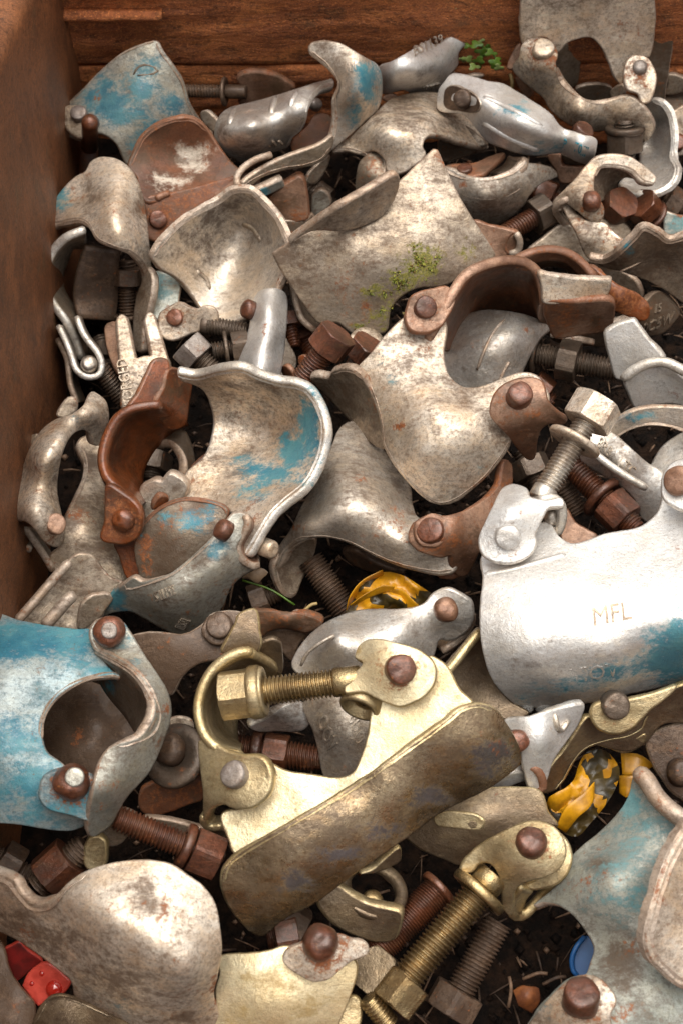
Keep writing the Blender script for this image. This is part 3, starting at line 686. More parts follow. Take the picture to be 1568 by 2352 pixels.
bead(T, 'weld', 'A', [(1020, 1300, 15), (1070, 1275, 15), (1110, 1262, 15)], 2.2, 'edge_rust')
shell(T, 'lug', 'B', [(90, 1330), (95, 1250), (20, 1190), (150, 1160), (250, 1130), (240, 1230), (180, 1300)], [(90, 1330, 10), (250, 1130, 12), (20, 1190, 9)], 4, 'rust_pink')

T = coupler('cream capped coupler against the left wall with a hanging clevis and bolt')
s = shell(T, 'cap', 'A', [(305, 1470), (325, 1360), (420, 1225), (500, 1150), (560, 1120), (590, 1060), (640, 1030), (690, 1024), (780, 1045), (870, 1120), (935, 1270), (962, 1420), (975, 1560), (990, 1750), (985, 1870), (965, 1800), (930, 1725), (860, 1655), (770, 1625), (640, 1570), (590, 1490), (560, 1455), (510, 1437), (400, 1457), (335, 1485)],
    [(305, 1470, 12), (420, 1230, 22), (600, 1060, 30), (570, 1300, 26), (460, 1400, 24), (760, 1200, 40), (800, 1500, 42), (640, 1480, 36), (955, 1400, 22), (985, 1800, 0), (860, 1640, 28), (700, 1350, 42)], 5, 'zinc_cream', pale=[(880, 1250, 60, 0.5, 150), (760, 1600, 150, 0.5, 50)], paint=[(395, 1300, 75, 0.75)], rust=[(520, 1280, 60, 0.3), (750, 1350, 60, 0.35)], dirt_shade=[(590, 1280, 60, 0.6, 160), (930, 1350, 60, 0.6, 200)],
    beads=[([(305, 1472), (400, 1460), (510, 1440), (560, 1458), (592, 1492), (640, 1572), (770, 1627), (860, 1657), (930, 1727), (965, 1802), (985, 1872)], 2.3)])
sheet(T, 'strap', 'D', [[(550, 195, 26), (440, 240, 24), (365, 310, 18), (315, 400, 12), (290, 500, 6), (310, 610, 0), (370, 710, -6), (430, 790, -10), (500, 930, -20), (535, 1030, -26)],
    [(560, 300, 0), (470, 300, -6), (430, 380, -12), (400, 460, -16), (390, 530, -20), (410, 610, -24), (460, 690, -28), (500, 760, -30), (545, 900, -36), (560, 1010, -38)]], 5, 'zinc_dull', edge='edge_bright')
sheet(T, 'strap', 'D', [[(560, 300, 10), (520, 420, 2), (495, 540, -6), (490, 650, -14), (520, 770, -20)], [(780, 320, 5), (770, 450, -6), (765, 560, -16), (760, 680, -24), (740, 780, -30)]], 4, 'rust_dark')
s3 = shell(T, 'tongue', 'D', [(930, 430), (985, 480), (992, 580), (965, 720), (940, 800), (925, 975), (900, 992), (875, 960), (872, 800), (890, 640), (925, 540)], [(960, 470, 4), (980, 560, 2), (900, 980, -24), (880, 650, -12)], 5, 'zinc_dull')
sheet(T, 'clevis', 'D', [[(503, 765, 4), (530, 840, 2), (565, 905, 0), (640, 1000, -4), (668, 1080, -8), (645, 1145, -10), (570, 1158, -10), (500, 1110, -8), (465, 1010, -5), (430, 920, -2), (385, 825, 2)],
    [(520, 770, -18), (545, 840, -20), (580, 905, -22), (645, 990, -26), (670, 1070, -30), (650, 1120, -32), (580, 1140, -32), (510, 1095, -30), (480, 1010, -27), (445, 920, -24), (400, 830, -20)]], 3.6, 'zinc', edge='edge_bright')
rivet(T, 'D', 585, 1075, -8, 58, kind='dome', mat='steel_bolt', n=vdir((0.2, 0.2, 1)))
bolt(T, 'D', (640, 1080, -14), (850, 1370, -34), 62, 'dark_bolt', wash=[(0.98, 2.0)])
bolt(T, 'D', (830, 400, -8), (840, 800, -34), 62, 'rust_dark', nut=0.25, wash=[(0.9, 1.6)])

T = coupler('silver forged fork coupler lettered up one prong, below the cream capped coupler')
s = shell(T, 'fork', 'D', [(768, 780), (795, 745), (825, 765), (850, 880), (878, 1000), (890, 1035), (945, 1020), (995, 1012), (985, 950), (950, 775), (970, 735), (1000, 745), (1040, 860), (1085, 1000), (1110, 1100), (1060, 1250), (1000, 1370), (820, 1370), (800, 1200), (785, 1050), (775, 900)], [(800, 750, 2), (975, 740, 2), (820, 1360, -8), (1050, 1300, -8), (890, 1150, -1)], 9, 'zinc_cream', dirt_shade=[(900, 1200, 300, 0.5)])
emboss(T, s, 'FORGED', (884, 1335), (-14, -78), (-72, 14), 0.7, 'zinc_dull')
emboss(T, s, 'C3', (975, 1215), (-14, -78), (-70, 14), 0.7, 'zinc_dull')
shell(T, 'leg', 'D', [(690, 820), (760, 800), (775, 950), (790, 1150), (740, 1080), (700, 950)], [(690, 820, -14), (790, 1100, -18), (775, 800, -12)], 5, 'rust_pink')

T = coupler('dark clamp half lying along the back wall with a screw through a thin washer')
bolt(T, 'B', (-180, 590, 6), (260, 600, 10), 45, 'rust_dark', wash=[(0.78, 2.1, 2.0)], plain=(0.8, 1.1))
shell(T, 'jaw', 'B', [(245, 520), (280, 485), (350, 475), (470, 490), (560, 530), (615, 580), (560, 620), (400, 660), (260, 680), (300, 600)], [(245, 520, 16), (615, 580, 10), (300, 660, 0), (450, 500, 18)], 5, 'rust_pink', dirt_shade=[(520, 580, 60, 0.9)])
shell(T, 'lug', 'A', [(1310, 740), (1360, 730), (1420, 790), (1460, 830), (1400, 860), (1330, 800)], [(1310, 740, 0), (1460, 830, 0), (1360, 850, -6)], 4, 'zinc_dull')

T = coupler('gnarled grey half-pipe coupler lying on its side near the back wall')
s = shell(T, 'body', 'B', [(95, 880), (115, 780), (190, 705), (400, 650), (600, 590), (740, 545), (865, 515), (870, 560), (780, 590), (735, 640), (712, 700), (690, 795), (660, 855), (605, 900), (572, 965), (470, 1000), (380, 1020), (290, 1072), (230, 1040), (165, 1010), (110, 950)],
    [(95, 880, 16), (190, 705, 24), (865, 520, 30), (400, 650, 26), (350, 800, 42), (650, 720, 42), (290, 1070, -2), (570, 960, 6), (690, 800, 30), (150, 850, 30)], 5, 'zinc_silver', dirt_shade=[(160, 850, 50, 0.7, 160), (300, 950, 200, 0.35)],
    beads=[([(865, 522), (780, 588), (735, 640), (712, 700), (690, 795), (660, 855), (605, 902), (574, 965)], 2.4)])
for a in ([(230, 715), (205, 790), (215, 880)], [(640, 600), (600, 680), (615, 760)], [(500, 640), (470, 730), (480, 830)]): bead(T, 'ridge', 'B', [(x, y, s.z(x, y)-2.0) for x, y in a], 2.4, 'zinc_silver', parent=s.i)
for k in range(3): bead(T, 'ridge', 'B', [(455+40*k-20, 920, s.z(455, 930)+0.2), (470+40*k-10, 960-8*k, s.z(480, 955)+0.4)], 0.9, 'edge_pale', parent=s.i)
rivet(T, 'B', 760, 680, 12, 40, kind='dome', mat='grey_rivet', n=vdir((0.4, 0.3, 1)))

T = coupler('teal-tinted hooked coupler standing up between the half-pipe coupler and the lettered silver arm')
s = shell(T, 'body', 'B', [(712, 330), (728, 288), (800, 273), (900, 280), (1000, 328), (1100, 388), (1155, 420), (1188, 500), (1188, 620), (1160, 715), (1080, 795), (960, 900), (850, 990), (800, 1010), (862, 900), (868, 760), (862, 650), (900, 560), (878, 490), (820, 430), (750, 370)],
    [(715, 330, 56), (900, 285, 62), (1150, 420, 50), (1185, 600, 30), (1040, 620, 46), (880, 560, 44), (860, 900, 18), (1000, 860, 16), (880, 720, 32), (1050, 450, 58)], 5, 'zinc', paint=[(1090, 540, 110, 0.62, 160), (1000, 700, 70, 0.5, 150)], dirt_shade=[(800, 320, 120, 0.4)],
    beads=[([(716, 345), (780, 395), (850, 462), (900, 545), (872, 640), (878, 760), (868, 880), (820, 975)], 2.6)])
emboss(T, s, 'MM', (955, 475), (42, -12), (-12, -60), 0.4, 'edge_pale')
s2 = shell(T, 'strap', 'B', [(285, 1195), (400, 1110), (560, 1030), (700, 980), (800, 935), (868, 890), (860, 970), (800, 1050), (700, 1090), (545, 1112), (420, 1152), (320, 1222)], [(285, 1195, 18), (868, 890, 28), (800, 1050, 16), (420, 1150, 14), (600, 1020, 22)], 4, 'zinc_dull', beads=[([(300, 1212), (420, 1150), (545, 1110), (700, 1085), (800, 1045), (860, 965)], 2.2)])
sheet(T, 'clip', 'B', [[(465, 1010, 22), (370, 1040, 22), (290, 1090, 20), (245, 1150, 18), (245, 1205, 16), (280, 1245, 14)], [(465, 1030, 6), (380, 1060, 6), (305, 1105, 4), (265, 1155, 2), (262, 1200, 0), (290, 1225, 0)]], 4, 'rust_pink', edge='edge_pale')
sheet(T, 'pin_head', 'B', [[(310, 1245, 10), (400, 1215, 10), (520, 1160, 10)], [(390, 1275, 4), (450, 1250, 4), (540, 1200, 4)]], 6, 'zinc_blue', paint=[(380, 1240, 60, 0.9)])
shell(T, 'cavity', 'B', [(600, 930), (700, 820), (760, 740), (850, 760), (865, 880), (780, 950), (620, 990)], [(600, 930, 2), (850, 760, 8), (780, 950, 4)], 3, 'rusty')

T = coupler('polished silver arm lettered BS, lying against the back wall below the weed')
s = shell(T, 'arm', 'B', [(1160, 440), (1230, 410), (1340, 350), (1450, 285), (1500, 258, 1), (1520, 290), (1560, 285), (1640, 240), (1740, 228), (1826, 238), (1760, 275), (1690, 340), (1680, 430), (1620, 500), (1568, 600), (1400, 622), (1330, 590), (1190, 612), (1185, 500)],
    [(1160, 440, 32), (1500, 258, 34), (1826, 238, 30), (1680, 430, 14), (1400, 620, 2), (1190, 610, 8), (1400, 450, 42), (1250, 500, 38), (1580, 400, 32)], 6, 'zinc_bright', dirt_shade=[(1500, 500, 150, 0.5), (1640, 330, 100, 0.45)])
emboss(T, s, 'BS1139', (1395, 372), (64, -30), (-10, -66), 0.6, 'zinc')
emboss(T, s, '25777I', (1432, 615), (42, -10), (18, -50), 0.7, 'edge_bright')
shell(T, 'arm_end', 'B', [(1560, 560), (1640, 480), (1690, 440), (1730, 520), (1640, 560)], [(1560, 560, 6), (1690, 440, 4), (1730, 520, 0)], 5, 'zinc_dull')
shell(T, 'spur', 'B', [(1700, 520), (1780, 490), (1850, 495), (1800, 525), (1730, 540)], [(1700, 520, 8), (1850, 495, 10), (1730, 540, 6)], 3, 'zinc')

T = coupler('broad beige saddle under the hooked coupler with a brown lobe below it')
s = shell(T, 'body', 'B', [(870, 985), (960, 905), (1080, 800), (1190, 690), (1280, 630), (1450, 600), (1600, 620), (1760, 740), (1870, 900), (1860, 960), (1700, 920), (1568, 880), (1480, 890), (1450, 960), (1470, 1010), (1400, 1080), (1310, 1130), (1225, 1125), (1200, 1040), (1130, 985), (1050, 1005), (950, 980)],
    [(870, 985, 6), (1280, 630, 14), (1600, 620, 6), (1860, 950, 0), (1200, 850, 28), (1350, 1050, 16), (1480, 780, 24), (1060, 990, 8)], 5, 'zinc_cream', dirt_shade=[(1350, 720, 250, 0.55), (950, 950, 100, 0.6), (1600, 800, 150, 0.5)], beads=[([(880, 985), (960, 978), (1050, 1004), (1110, 1030)], 1.8)])
shell(T, 'lobe', 'B', [(1020, 1150), (1040, 1060), (1100, 1000), (1150, 985), (1200, 1020), (1225, 1090), (1210, 1160), (1130, 1230), (1040, 1280), (1015, 1230)], [(1020, 1150, 0), (1150, 985, 10), (1220, 1100, 8), (1040, 1280, -10), (1110, 1120, 10)], 5, 'zinc_dull', rust=[(1140, 1100, 80, 0.4)], beads=[([(1150, 988), (1200, 1020), (1223, 1090), (1208, 1160), (1140, 1222)], 2.2)])
shell(T, 'lug', 'B', [(700, 1190), (720, 1130), (790, 1060), (850, 1020), (830, 1090), (770, 1190), (740, 1200)], [(700, 1190, -4), (850, 1020, 4), (770, 1190, -6)], 4, 'zinc_dark')
shell(T, 'plate', 'B', [(1190, 640), (1250, 610), (1290, 640), (1240, 670)], [(1190, 640, 8), (1290, 640, 8), (1240, 670, 6)], 3, 'rust_pink')
s = shell(T, 'side', 'C', [(-20, 760), (90, 800), (180, 850), (280, 940), (200, 950), (60, 930), (-20, 900)], [(-20, 760, 8), (280, 940, 4), (-20, 900, 0)], 4, 'zinc_cream', dirt_shade=[(150, 860, 80, 0.9)])
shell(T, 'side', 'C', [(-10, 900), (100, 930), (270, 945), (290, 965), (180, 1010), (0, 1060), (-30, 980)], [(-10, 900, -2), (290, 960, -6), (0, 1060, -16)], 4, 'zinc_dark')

T = Thing('metal_block', 'rough brown block of metal below the hooked coupler', 'metal block')
shell(T, 'block', 'B', [(440, 1310, 1), (520, 1230), (640, 1160), (670, 1165), (700, 1300), (705, 1400), (690, 1440), (560, 1450), (500, 1400)], [(440, 1310, -2), (670, 1165, 8), (690, 1440, -14), (530, 1440, -14)], 9, 'rust_pink', dirt_shade=[(560, 1350, 120, 0.6)], rust=[(650, 1420, 60, 0.5)])
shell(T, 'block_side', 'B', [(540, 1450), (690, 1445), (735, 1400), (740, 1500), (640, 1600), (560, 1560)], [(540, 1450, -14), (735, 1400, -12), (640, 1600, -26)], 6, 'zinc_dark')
T = Thing('metal_block', 'small dark steel lug in the shadow beside the rough brown block', 'metal block')
shell(T, 'lug', 'B', [(735, 1290), (790, 1245), (830, 1270), (850, 1330), (780, 1400), (740, 1440)], [(735, 1290, -20), (830, 1270, -18), (740, 1440, -32)], 6, 'zinc_blue', dirt_shade=[(790, 1340, 100, 0.5)])

T = coupler('white forged arm smudged with blue paint and marked with blue figures, upper right')
s = shell(T, 'arm', 'C', [(10, 530), (55, 482), (150, 488), (290, 528), (390, 545), (470, 590), (600, 670), (700, 740), (775, 830), (880, 868), (1000, 910), (1003, 960), (960, 1070), (860, 1052), (780, 1003), (700, 1007), (600, 1018), (480, 1002), (380, 965), (290, 930), (220, 850), (160, 775), (100, 742), (-30, 720), (-35, 600)],
    [(10, 530, 34), (150, 490, 40), (470, 590, 40), (775, 830, 36), (1000, 910, 34), (960, 1070, 14), (780, 1003, 14), (480, 1000, 18), (160, 775, 26), (480, 770, 52), (250, 650, 46), (700, 890, 42), (890, 960, 36), (330, 870, 30), (560, 700, 48)], 9, 'zinc_bright', paint=[(470, 720, 90, 0.75, 45), (330, 740, 30, 0.5), (620, 960, 60, 0.45), (740, 980, 60, 0.45), (520, 670, 60, 0.3)], dirt_shade=[(330, 830, 160, 0.4, 60), (560, 850, 200, 0.45, 50)])
bead(T, 'ridge', 'C', [(x, y, s.z(x, y)-1.6) for x, y in ((270, 800), (400, 880), (520, 935), (620, 975))], 2.6, 'zinc_bright', parent=s.i)
bead(T, 'ridge', 'C', [(x, y, s.z(x, y)-1.5) for x, y in ((260, 640), (380, 690), (520, 760), (640, 830))], 2.2, 'zinc_bright', parent=s.i)
shell(T, 'socket', 'C', [(10, 590), (60, 560), (150, 590), (215, 630), (240, 690), (200, 735), (110, 725), (10, 700)], [(10, 590, s.z(10, 590)+.8), (150, 590, s.z(150, 590)+.8), (240, 690, s.z(240, 690)+.8), (110, 725, s.z(110, 725)+.8)], 3, 'rust_dark', edge='zinc')
rivet(T, 'C', 135, 650, s.z(135, 650)+0.5, 62, kind='flat', mat='rust_dark', n=vdir((-0.5, -0.1, 1)), h=5)
emboss(T, s, 'P', (775, 960), (50, 20), (12, -55), 0.3, 'paint_mark')
emboss(T, s, '70', (850, 985), (48, 22), (14, -60), 0.3, 'paint_mark')
emboss(T, s, 'III', (890, 1010), (46, 18), (30, -60), 0.3, 'paint_mark')
rivet(T, 'C', 910, 860, 26, 70, kind='flat', mat='rust_rivet', n=vdir((0.5, 0.5, 0.7)))
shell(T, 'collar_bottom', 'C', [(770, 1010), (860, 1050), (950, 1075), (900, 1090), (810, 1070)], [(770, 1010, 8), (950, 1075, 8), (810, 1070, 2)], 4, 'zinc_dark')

T = coupler('tall cream plate coupler with an arched opening, top right against the back wall')
s = shell(T, 'plate', 'C', [(510, -320, 1), (507, 100), (500, 150), (520, 290), (580, 250), (680, 250), (745, 340), (800, 285), (880, 252), (970, 246), (1040, 315), (1085, 410), (1125, 510), (1165, 545), (1190, 430), (1240, 368), (1345, 372), (1382, 150), (1375, 0), (1360, -320, 1)],
    [(520, -320, 104), (1370, -320, 104), (510, 280, 40), (1350, 360, 34), (930, 100, 60), (1160, 540, 20)], 5, 'zinc_cream', pale=[(900, 60, 500, 0.45)], dirt_shade=[(900, 220, 300, 0.1)], rust=[(1200, 180, 160, 0.16)])
s2 = shell(T, 'strap', 'C', [(520, 280), (490, 380), (450, 450), (540, 550), (650, 640), (700, 720), (830, 820), (1000, 862), (1150, 830), (1240, 840), (1320, 925), (1372, 840), (1325, 720), (1240, 640), (1160, 632), (1050, 665), (950, 655), (850, 600), (770, 530), (735, 430), (745, 340), (690, 262), (600, 245)],
    [(520, 280, 42), (450, 450, 22), (690, 270, 43), (650, 420, 40), (760, 520, 28), (650, 640, 10), (960, 655, 26), (1000, 860, 0), (900, 720, 26), (1240, 650, 28), (1320, 920, 4), (1280, 760, 24)], 5, 'zinc_cream', dirt_shade=[(800, 720, 150, 0.5, 70), (1200, 760, 160, 0.35)], beads=[([(745, 440), (775, 530), (850, 600), (950, 655), (1050, 664), (1150, 635)], 2.0)])
rivet(T, 'C', 652, 325, None, 68, sh=s2, mat='zinc_cream', n=vdir((0, 0.35, 1)))
s3 = shell(T, 'ear', 'C', [(1188, 430), (1220, 378), (1270, 360), (1340, 385), (1388, 480), (1385, 560), (1350, 660), (1300, 670), (1275, 610), (1210, 585), (1185, 520)], [(1188, 430, 38), (1340, 385, 40), (1388, 500, 36), (1300, 670, 26), (1200, 560, 32)], 4, 'zinc_cream', dirt_shade=[(1280, 560, 100, 0.3)])
rivet(T, 'C', 1285, 442, None, 52, sh=s3, mat='grey_rivet', n=vdir((0, 0.3, 1)), kind='dome')
shell(T, 'spur', 'C', [(415, 440), (460, 330), (500, 285), (500, 360), (450, 450)], [(415, 440, 18), (500, 285, 30), (450, 450, 18)], 4, 'rust_pink')
shell(T, 'inner_leg', 'C', [(745, 340), (850, 270), (930, 280), (900, 400), (870, 560), (800, 560), (750, 450)], [(745, 340, 22), (930, 280, 24), (870, 560, -6)], 4, 'zinc_dull')
shell(T, 'inner_rim', 'C', [(870, 590), (960, 555), (1090, 570), (1100, 640), (960, 660)], [(870, 590, 4), (1090, 570, 4), (960, 650, -4)], 3, 'zinc_dark')
bolt(T, 'C', (1185, 1060, -6), (1190, 780, 16), 70, 'dark_bolt', nut=0.5, wash=[(0.78, 1.9, 4)], rot=0.5)
shell(T, 'washer_plate', 'C', [(470, 510), (560, 540), (575, 620), (540, 640), (500, 580)], [(470, 510, 6), (575, 620, 0), (500, 580, 0)], 3, 'rust_pink')
shell(T, 'curl', 'C', [(1090, 600), (1140, 560), (1175, 560), (1160, 620), (1110, 645)], [(1090, 600, 14), (1175, 560, 22), (1110, 640, 12)], 5, 'zinc_dull')

T = Thing('steel_plate', 'dark weathered steel strip standing upright beside the tall cream plate', 'steel plate')
shell(T, 'strip', 'C', [(1340, 10, 1), (1545, 12, 1), (1520, 170), (1480, 400), (1440, 670, 1), (1340, 670, 1)], [(1340, 10, 54), (1545, 10, 54), (1440, 670, -10), (1340, 670, -10)], 5, 'zinc_dark', dirt_shade=[(1440, 200, 200, 0.3)])

T = coupler('pale curled saddle hanging below the tall cream plate, near the right edge')
s = shell(T, 'saddle', 'C', [(1325, 690), (1370, 655), (1430, 680), (1480, 760), (1500, 900), (1493, 1020), (1530, 1095), (1500, 1190), (1400, 1255), (1260, 1262), (1150, 1205), (1230, 1120), (1285, 1050), (1290, 980), (1330, 900), (1375, 800)],
    [(1325, 690, 16), (1430, 680, 22), (1500, 900, 14), (1525, 1100, 12), (1380, 1255, 6), (1150, 1205, 2), (1380, 980, -4), (1400, 820, 4)], 4, 'zinc_silver', beads=[([(1370, 658), (1432, 682), (1482, 762), (1500, 900), (1494, 1020), (1528, 1095), (1500, 1188), (1400, 1253), (1270, 1260)], 2.3)], edge='edge_bright')
T = coupler('cream clamp cut off by the right edge with a rusty bolt hole')
shell(T, 'jaw', 'C', [(1480, 770), (1568, 690), (1700, 660), (1700, 1010), (1568, 1010), (1500, 1015), (1505, 900)], [(1480, 770, 4), (1700, 660, 6), (1700, 1010, -14), (1500, 1010, -14)], 4, 'zinc_cream', dirt_shade=[(1560, 900, 150, 0.4)])
rivet(T, 'C', 1530, 930, -3, 55, kind='flat', mat='rust_rivet')
shell(T, 'lug', 'C', [(1465, 490), (1568, 510), (1650, 560), (1568, 600), (1480, 620), (1450, 610), (1470, 560)], [(1465, 490, 4), (1650, 560, 0), (1450, 610, -8)], 4, 'zinc_dull')
shell(T, 'base', 'C', [(1440, 620), (1600, 600), (1700, 640), (1568, 710), (1490, 770), (1440, 700)], [(1440, 620, -12), (1700, 640, -12), (1490, 770, -16)], 4, 'zinc_dark')

T = coupler('scoop-shaped brown-grey coupler with an open loop, below the white forged arm')
s = shell(T, 'scoop', 'C', [(0, 1100), (60, 1110), (150, 1152), (300, 1160), (440, 1120), (530, 1050), (560, 1070), (640, 1080), (720, 1110), (750, 1150), (640, 1200), (560, 1280), (530, 1340), (420, 1440), (330, 1475), (220, 1450), (120, 1330), (60, 1230)],
    [(0, 1100, 14), (300, 1160, 22), (530, 1050, 24), (750, 1140, 6), (420, 1440, -14), (330, 1475, -18), (280, 1290, 16), (520, 1200, 16), (100, 1300, 6)], 5, 'zinc', dirt_shade=[(350, 1330, 200, 0.6), (650, 1150, 100, 0.5)], rust=[(130, 1210, 30, 0.8)],
    beads=[([(10, 1105), (150, 1155), (300, 1163), (440, 1122), (505, 1072), (530, 1040)], 2.4), ([(120, 1265), (260, 1295), (400, 1280), (500, 1230)], 1.2)])
s2 = shell(T, 'lip', 'C', [(10, 1090), (60, 1070), (200, 1062), (330, 1010), (400, 1000), (300, 1100), (250, 1140), (130, 1150)], [(10, 1090, 13), (400, 1000, 14), (130, 1150, 16)], 4, 'rust_pink')
rivet(T, 'C', 140, 1112, None, 52, sh=s2, mat='rust_rivet')
sheet(T, 'loop', 'C', [[(520, 1045, 24), (545, 1060, 22), (520, 1110, 21), (450, 1150, 20)], [(440, 1030, 4), (420, 1070, 2), (380, 1110, 0), (320, 1140, 0)]], 4, 'zinc_dull')
shell(T, 'bracket', 'C', [(680, 1020), (760, 1010), (770, 1080), (860, 1090), (930, 1100), (880, 1180), (770, 1190), (740, 1120)], [(680, 1020, 2), (930, 1100, 6), (770, 1190, -6)], 5, 'rust_pink')

T = Thing('bolt', 'rusty bolt and hex nut sticking out beside the mossy plate, below the scoop-shaped coupler', 'bolt', 'loose bolts in the pile')
bolt(T, 'C', (380, 1545, -8), (640, 1390, -6), 68, 'rust_bolt', nut=0.97, rot=0.1, nutmat='dark_bolt')
T = coupler('curled brown end of a coupler tucked behind the right corner of the mossy plate')
s = shell(T, 'curl', 'F', [(190, 140), (300, 165), (400, 190), (480, 215), (500, 260), (490, 330), (440, 350), (370, 375), (300, 380), (230, 260)], [(190, 140, 4), (480, 215, 4), (300, 380, -8), (490, 330, -6)], 5, 'rust_pink', beads=[([(480, 215), (445, 240), (420, 300), (430, 345)], 2.2)])
sheet(T, 'roll', 'F', [[(480, 220, 6), (500, 270, 2), (490, 330, -4), (440, 352, -6)], [(440, 260, -16), (455, 285, -18), (450, 315, -20), (430, 335, -22)]], 4, 'zinc_dark')

T = coupler('ochre curled clamp with a domed rivet and long tongue, right of the scoop-shaped coupler')
s = shell(T, 'curl', 'C', [(715, 1340), (740, 1290), (850, 1180), (930, 1090), (1000, 1030), (1100, 1010), (1220, 1028), (1330, 1100), (1390, 1160), (1372, 1200), (1300, 1190), (1230, 1120), (1130, 1090), (1030, 1090), (985, 1160), (990, 1260), (1040, 1330), (1050, 1400), (1015, 1450), (950, 1440), (860, 1370), (790, 1330), (760, 1380)],
    [(715, 1340, 12), (850, 1180, 24), (1000, 1030, 30), (1220, 1028, 28), (1390, 1170, 18), (1130, 1090, 26), (985, 1160, 24), (900, 1280, 28), (1020, 1440, 14), (780, 1370, 12)], 5, 'zinc_cream', dirt_shade=[(900, 1250, 250, 0.4)], rust=[(1050, 1380, 100, 0.35), (1000, 1200, 50, 0.4)],
    beads=[([(995, 1150), (1030, 1092), (1130, 1088), (1230, 1118), (1300, 1188), (1372, 1202)], 1.8)])
shell(T, 'inner', 'C', [(985, 1160), (1030, 1080), (1130, 1070), (1230, 1100), (1290, 1180), (1200, 1160), (1140, 1190), (1120, 1260), (1030, 1310), (990, 1260)], [(985, 1160, 18), (1130, 1070, 20), (1290, 1180, 14), (1120, 1260, -4), (1030, 1310, 4)], 3, 'zinc_dull', dirt_shade=[(1100, 1150, 200, 0.6)])
rivet(T, 'C', 968, 1312, None, 66, sh=s, mat='rust_rivet', kind='dome', n=vdir((0.2, 0.3, 1)))
s2 = shell(T, 'tongue', 'F', [(775, 30), (810, 20), (870, 90), (960, 140), (1050, 150), (1120, 220), (1185, 290), (1120, 370), (1030, 402), (950, 385), (900, 300), (860, 200)], [(775, 30, 14), (1050, 150, 12), (1185, 290, 8), (950, 385, -4), (930, 250, 10)], 4, 'zinc_cream', dirt_shade=[(950, 200, 250, 0.45)], rust=[(1100, 250, 90, 0.3), (900, 130, 60, 0.3)])
sheet(T, 'roll', 'C', [[(810, 1300, 20), (750, 1330, 16), (730, 1380, 8), (780, 1450, -4), (860, 1540, -14)], [(830, 1320, 6), (780, 1345, 2), (760, 1390, -6), (800, 1450, -16), (870, 1520, -24)]], 4, 'zinc_dull')
hexnut(T, P1('C', 1150, 1345, 0), vdir((0.35, 0.3, 1)), 19, 11, 0.3, 'rust_bolt')
T = Thing('bolt', 'dark rusty bolt and nut behind the ochre curled clamp, near the right edge', 'bolt', 'loose bolts in the pile')
bolt(T, 'F', (1300, 40, 0), (1450, 210, -22), 62, 'rust_bolt', nut=0.05, wash=[(0.35, 1.9)], rot=0.4)
T = coupler('teal-edged coupler half hidden at the right edge above the wavy saddle')
shell(T, 'body', 'F', [(1430, 70), (1520, 100), (1700, 130), (1700, 330), (1500, 260), (1450, 220), (1440, 140)], [(1430, 70, -2), (1700, 130, -2), (1500, 260, -12)], 4, 'paint_teal', paint=[(1550, 130, 100, 0.3)])

T = coupler('wavy-edged dark saddle at the right edge under the ochre clamp')
s = shell(T, 'saddle', 'F', [(955, 388), (1050, 402), (1140, 350), (1250, 245), (1310, 182), (1400, 220), (1470, 272), (1568, 245), (1720, 200), (1720, 760), (1568, 672), (1400, 560), (1200, 480), (1050, 440)],
    [(955, 388, 8), (1140, 350, 22), (1310, 182, 38), (1470, 272, 30), (1720, 200, 34), (1720, 750, -22), (1400, 560, -10), (1100, 450, 0), (1400, 400, 6)], 5, 'zinc_dull', paint=[(1200, 300, 60, 0.5)], dirt_shade=[(1400, 430, 250, 0.4)], beads=[([(955, 390), (1050, 402), (1140, 352), (1250, 247), (1310, 185), (1400, 221), (1470, 272), (1568, 246), (1720, 201)], 2.5)])
bead(T, 'crease', 'F', [(1150, 470, 3), (1240, 430, 6), (1310, 390, 8)], 0.7, 'edge_pale', parent=s.i)

T = coupler('dull grey coupler body lying low between the mossy plate and the wavy saddle')
shell(T, 'body', 'F', [(560, 330), (640, 260), (780, 160), (900, 200), (1000, 130), (1180, 150), (1230, 260), (1100, 420), (900, 390), (800, 330), (680, 310)], [(560, 330, -16), (780, 160, -6), (1200, 200, -12), (900, 390, -20)], 5, 'zinc_dull')
shell(T, 'body_end', 'F', [(980, 400), (1080, 440), (1180, 480), (1260, 540), (1290, 640), (1180, 620), (1060, 520), (960, 440)], [(980, 400, -16), (1260, 540, -16), (1180, 620, -26)], 5, 'zinc_dull')
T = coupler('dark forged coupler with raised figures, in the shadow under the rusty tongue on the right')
s = shell(T, 'body', 'F', [(760, 890), (900, 880), (1080, 830), (1250, 770), (1330, 660), (1420, 600), (1530, 690), (1545, 750), (1440, 870), (1300, 895), (1150, 930), (1050, 960), (880, 940)], [(760, 890, -26), (1080, 830, -16), (1420, 600, -14), (1545, 740, -26), (1300, 900, -34), (900, 940, -34), (1300, 790, -16)], 6, 'zinc_dark', dirt_shade=[(1350, 750, 200, 0.3)])
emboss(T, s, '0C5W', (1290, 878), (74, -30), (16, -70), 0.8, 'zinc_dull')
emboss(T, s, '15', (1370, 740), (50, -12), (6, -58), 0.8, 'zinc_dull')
shell(T, 'rim', 'F', [(700, 900), (820, 920), (980, 950), (850, 955), (740, 930)], [(700, 900, -22), (980, 950, -28), (740, 930, -30)], 4, 'zinc_dark')
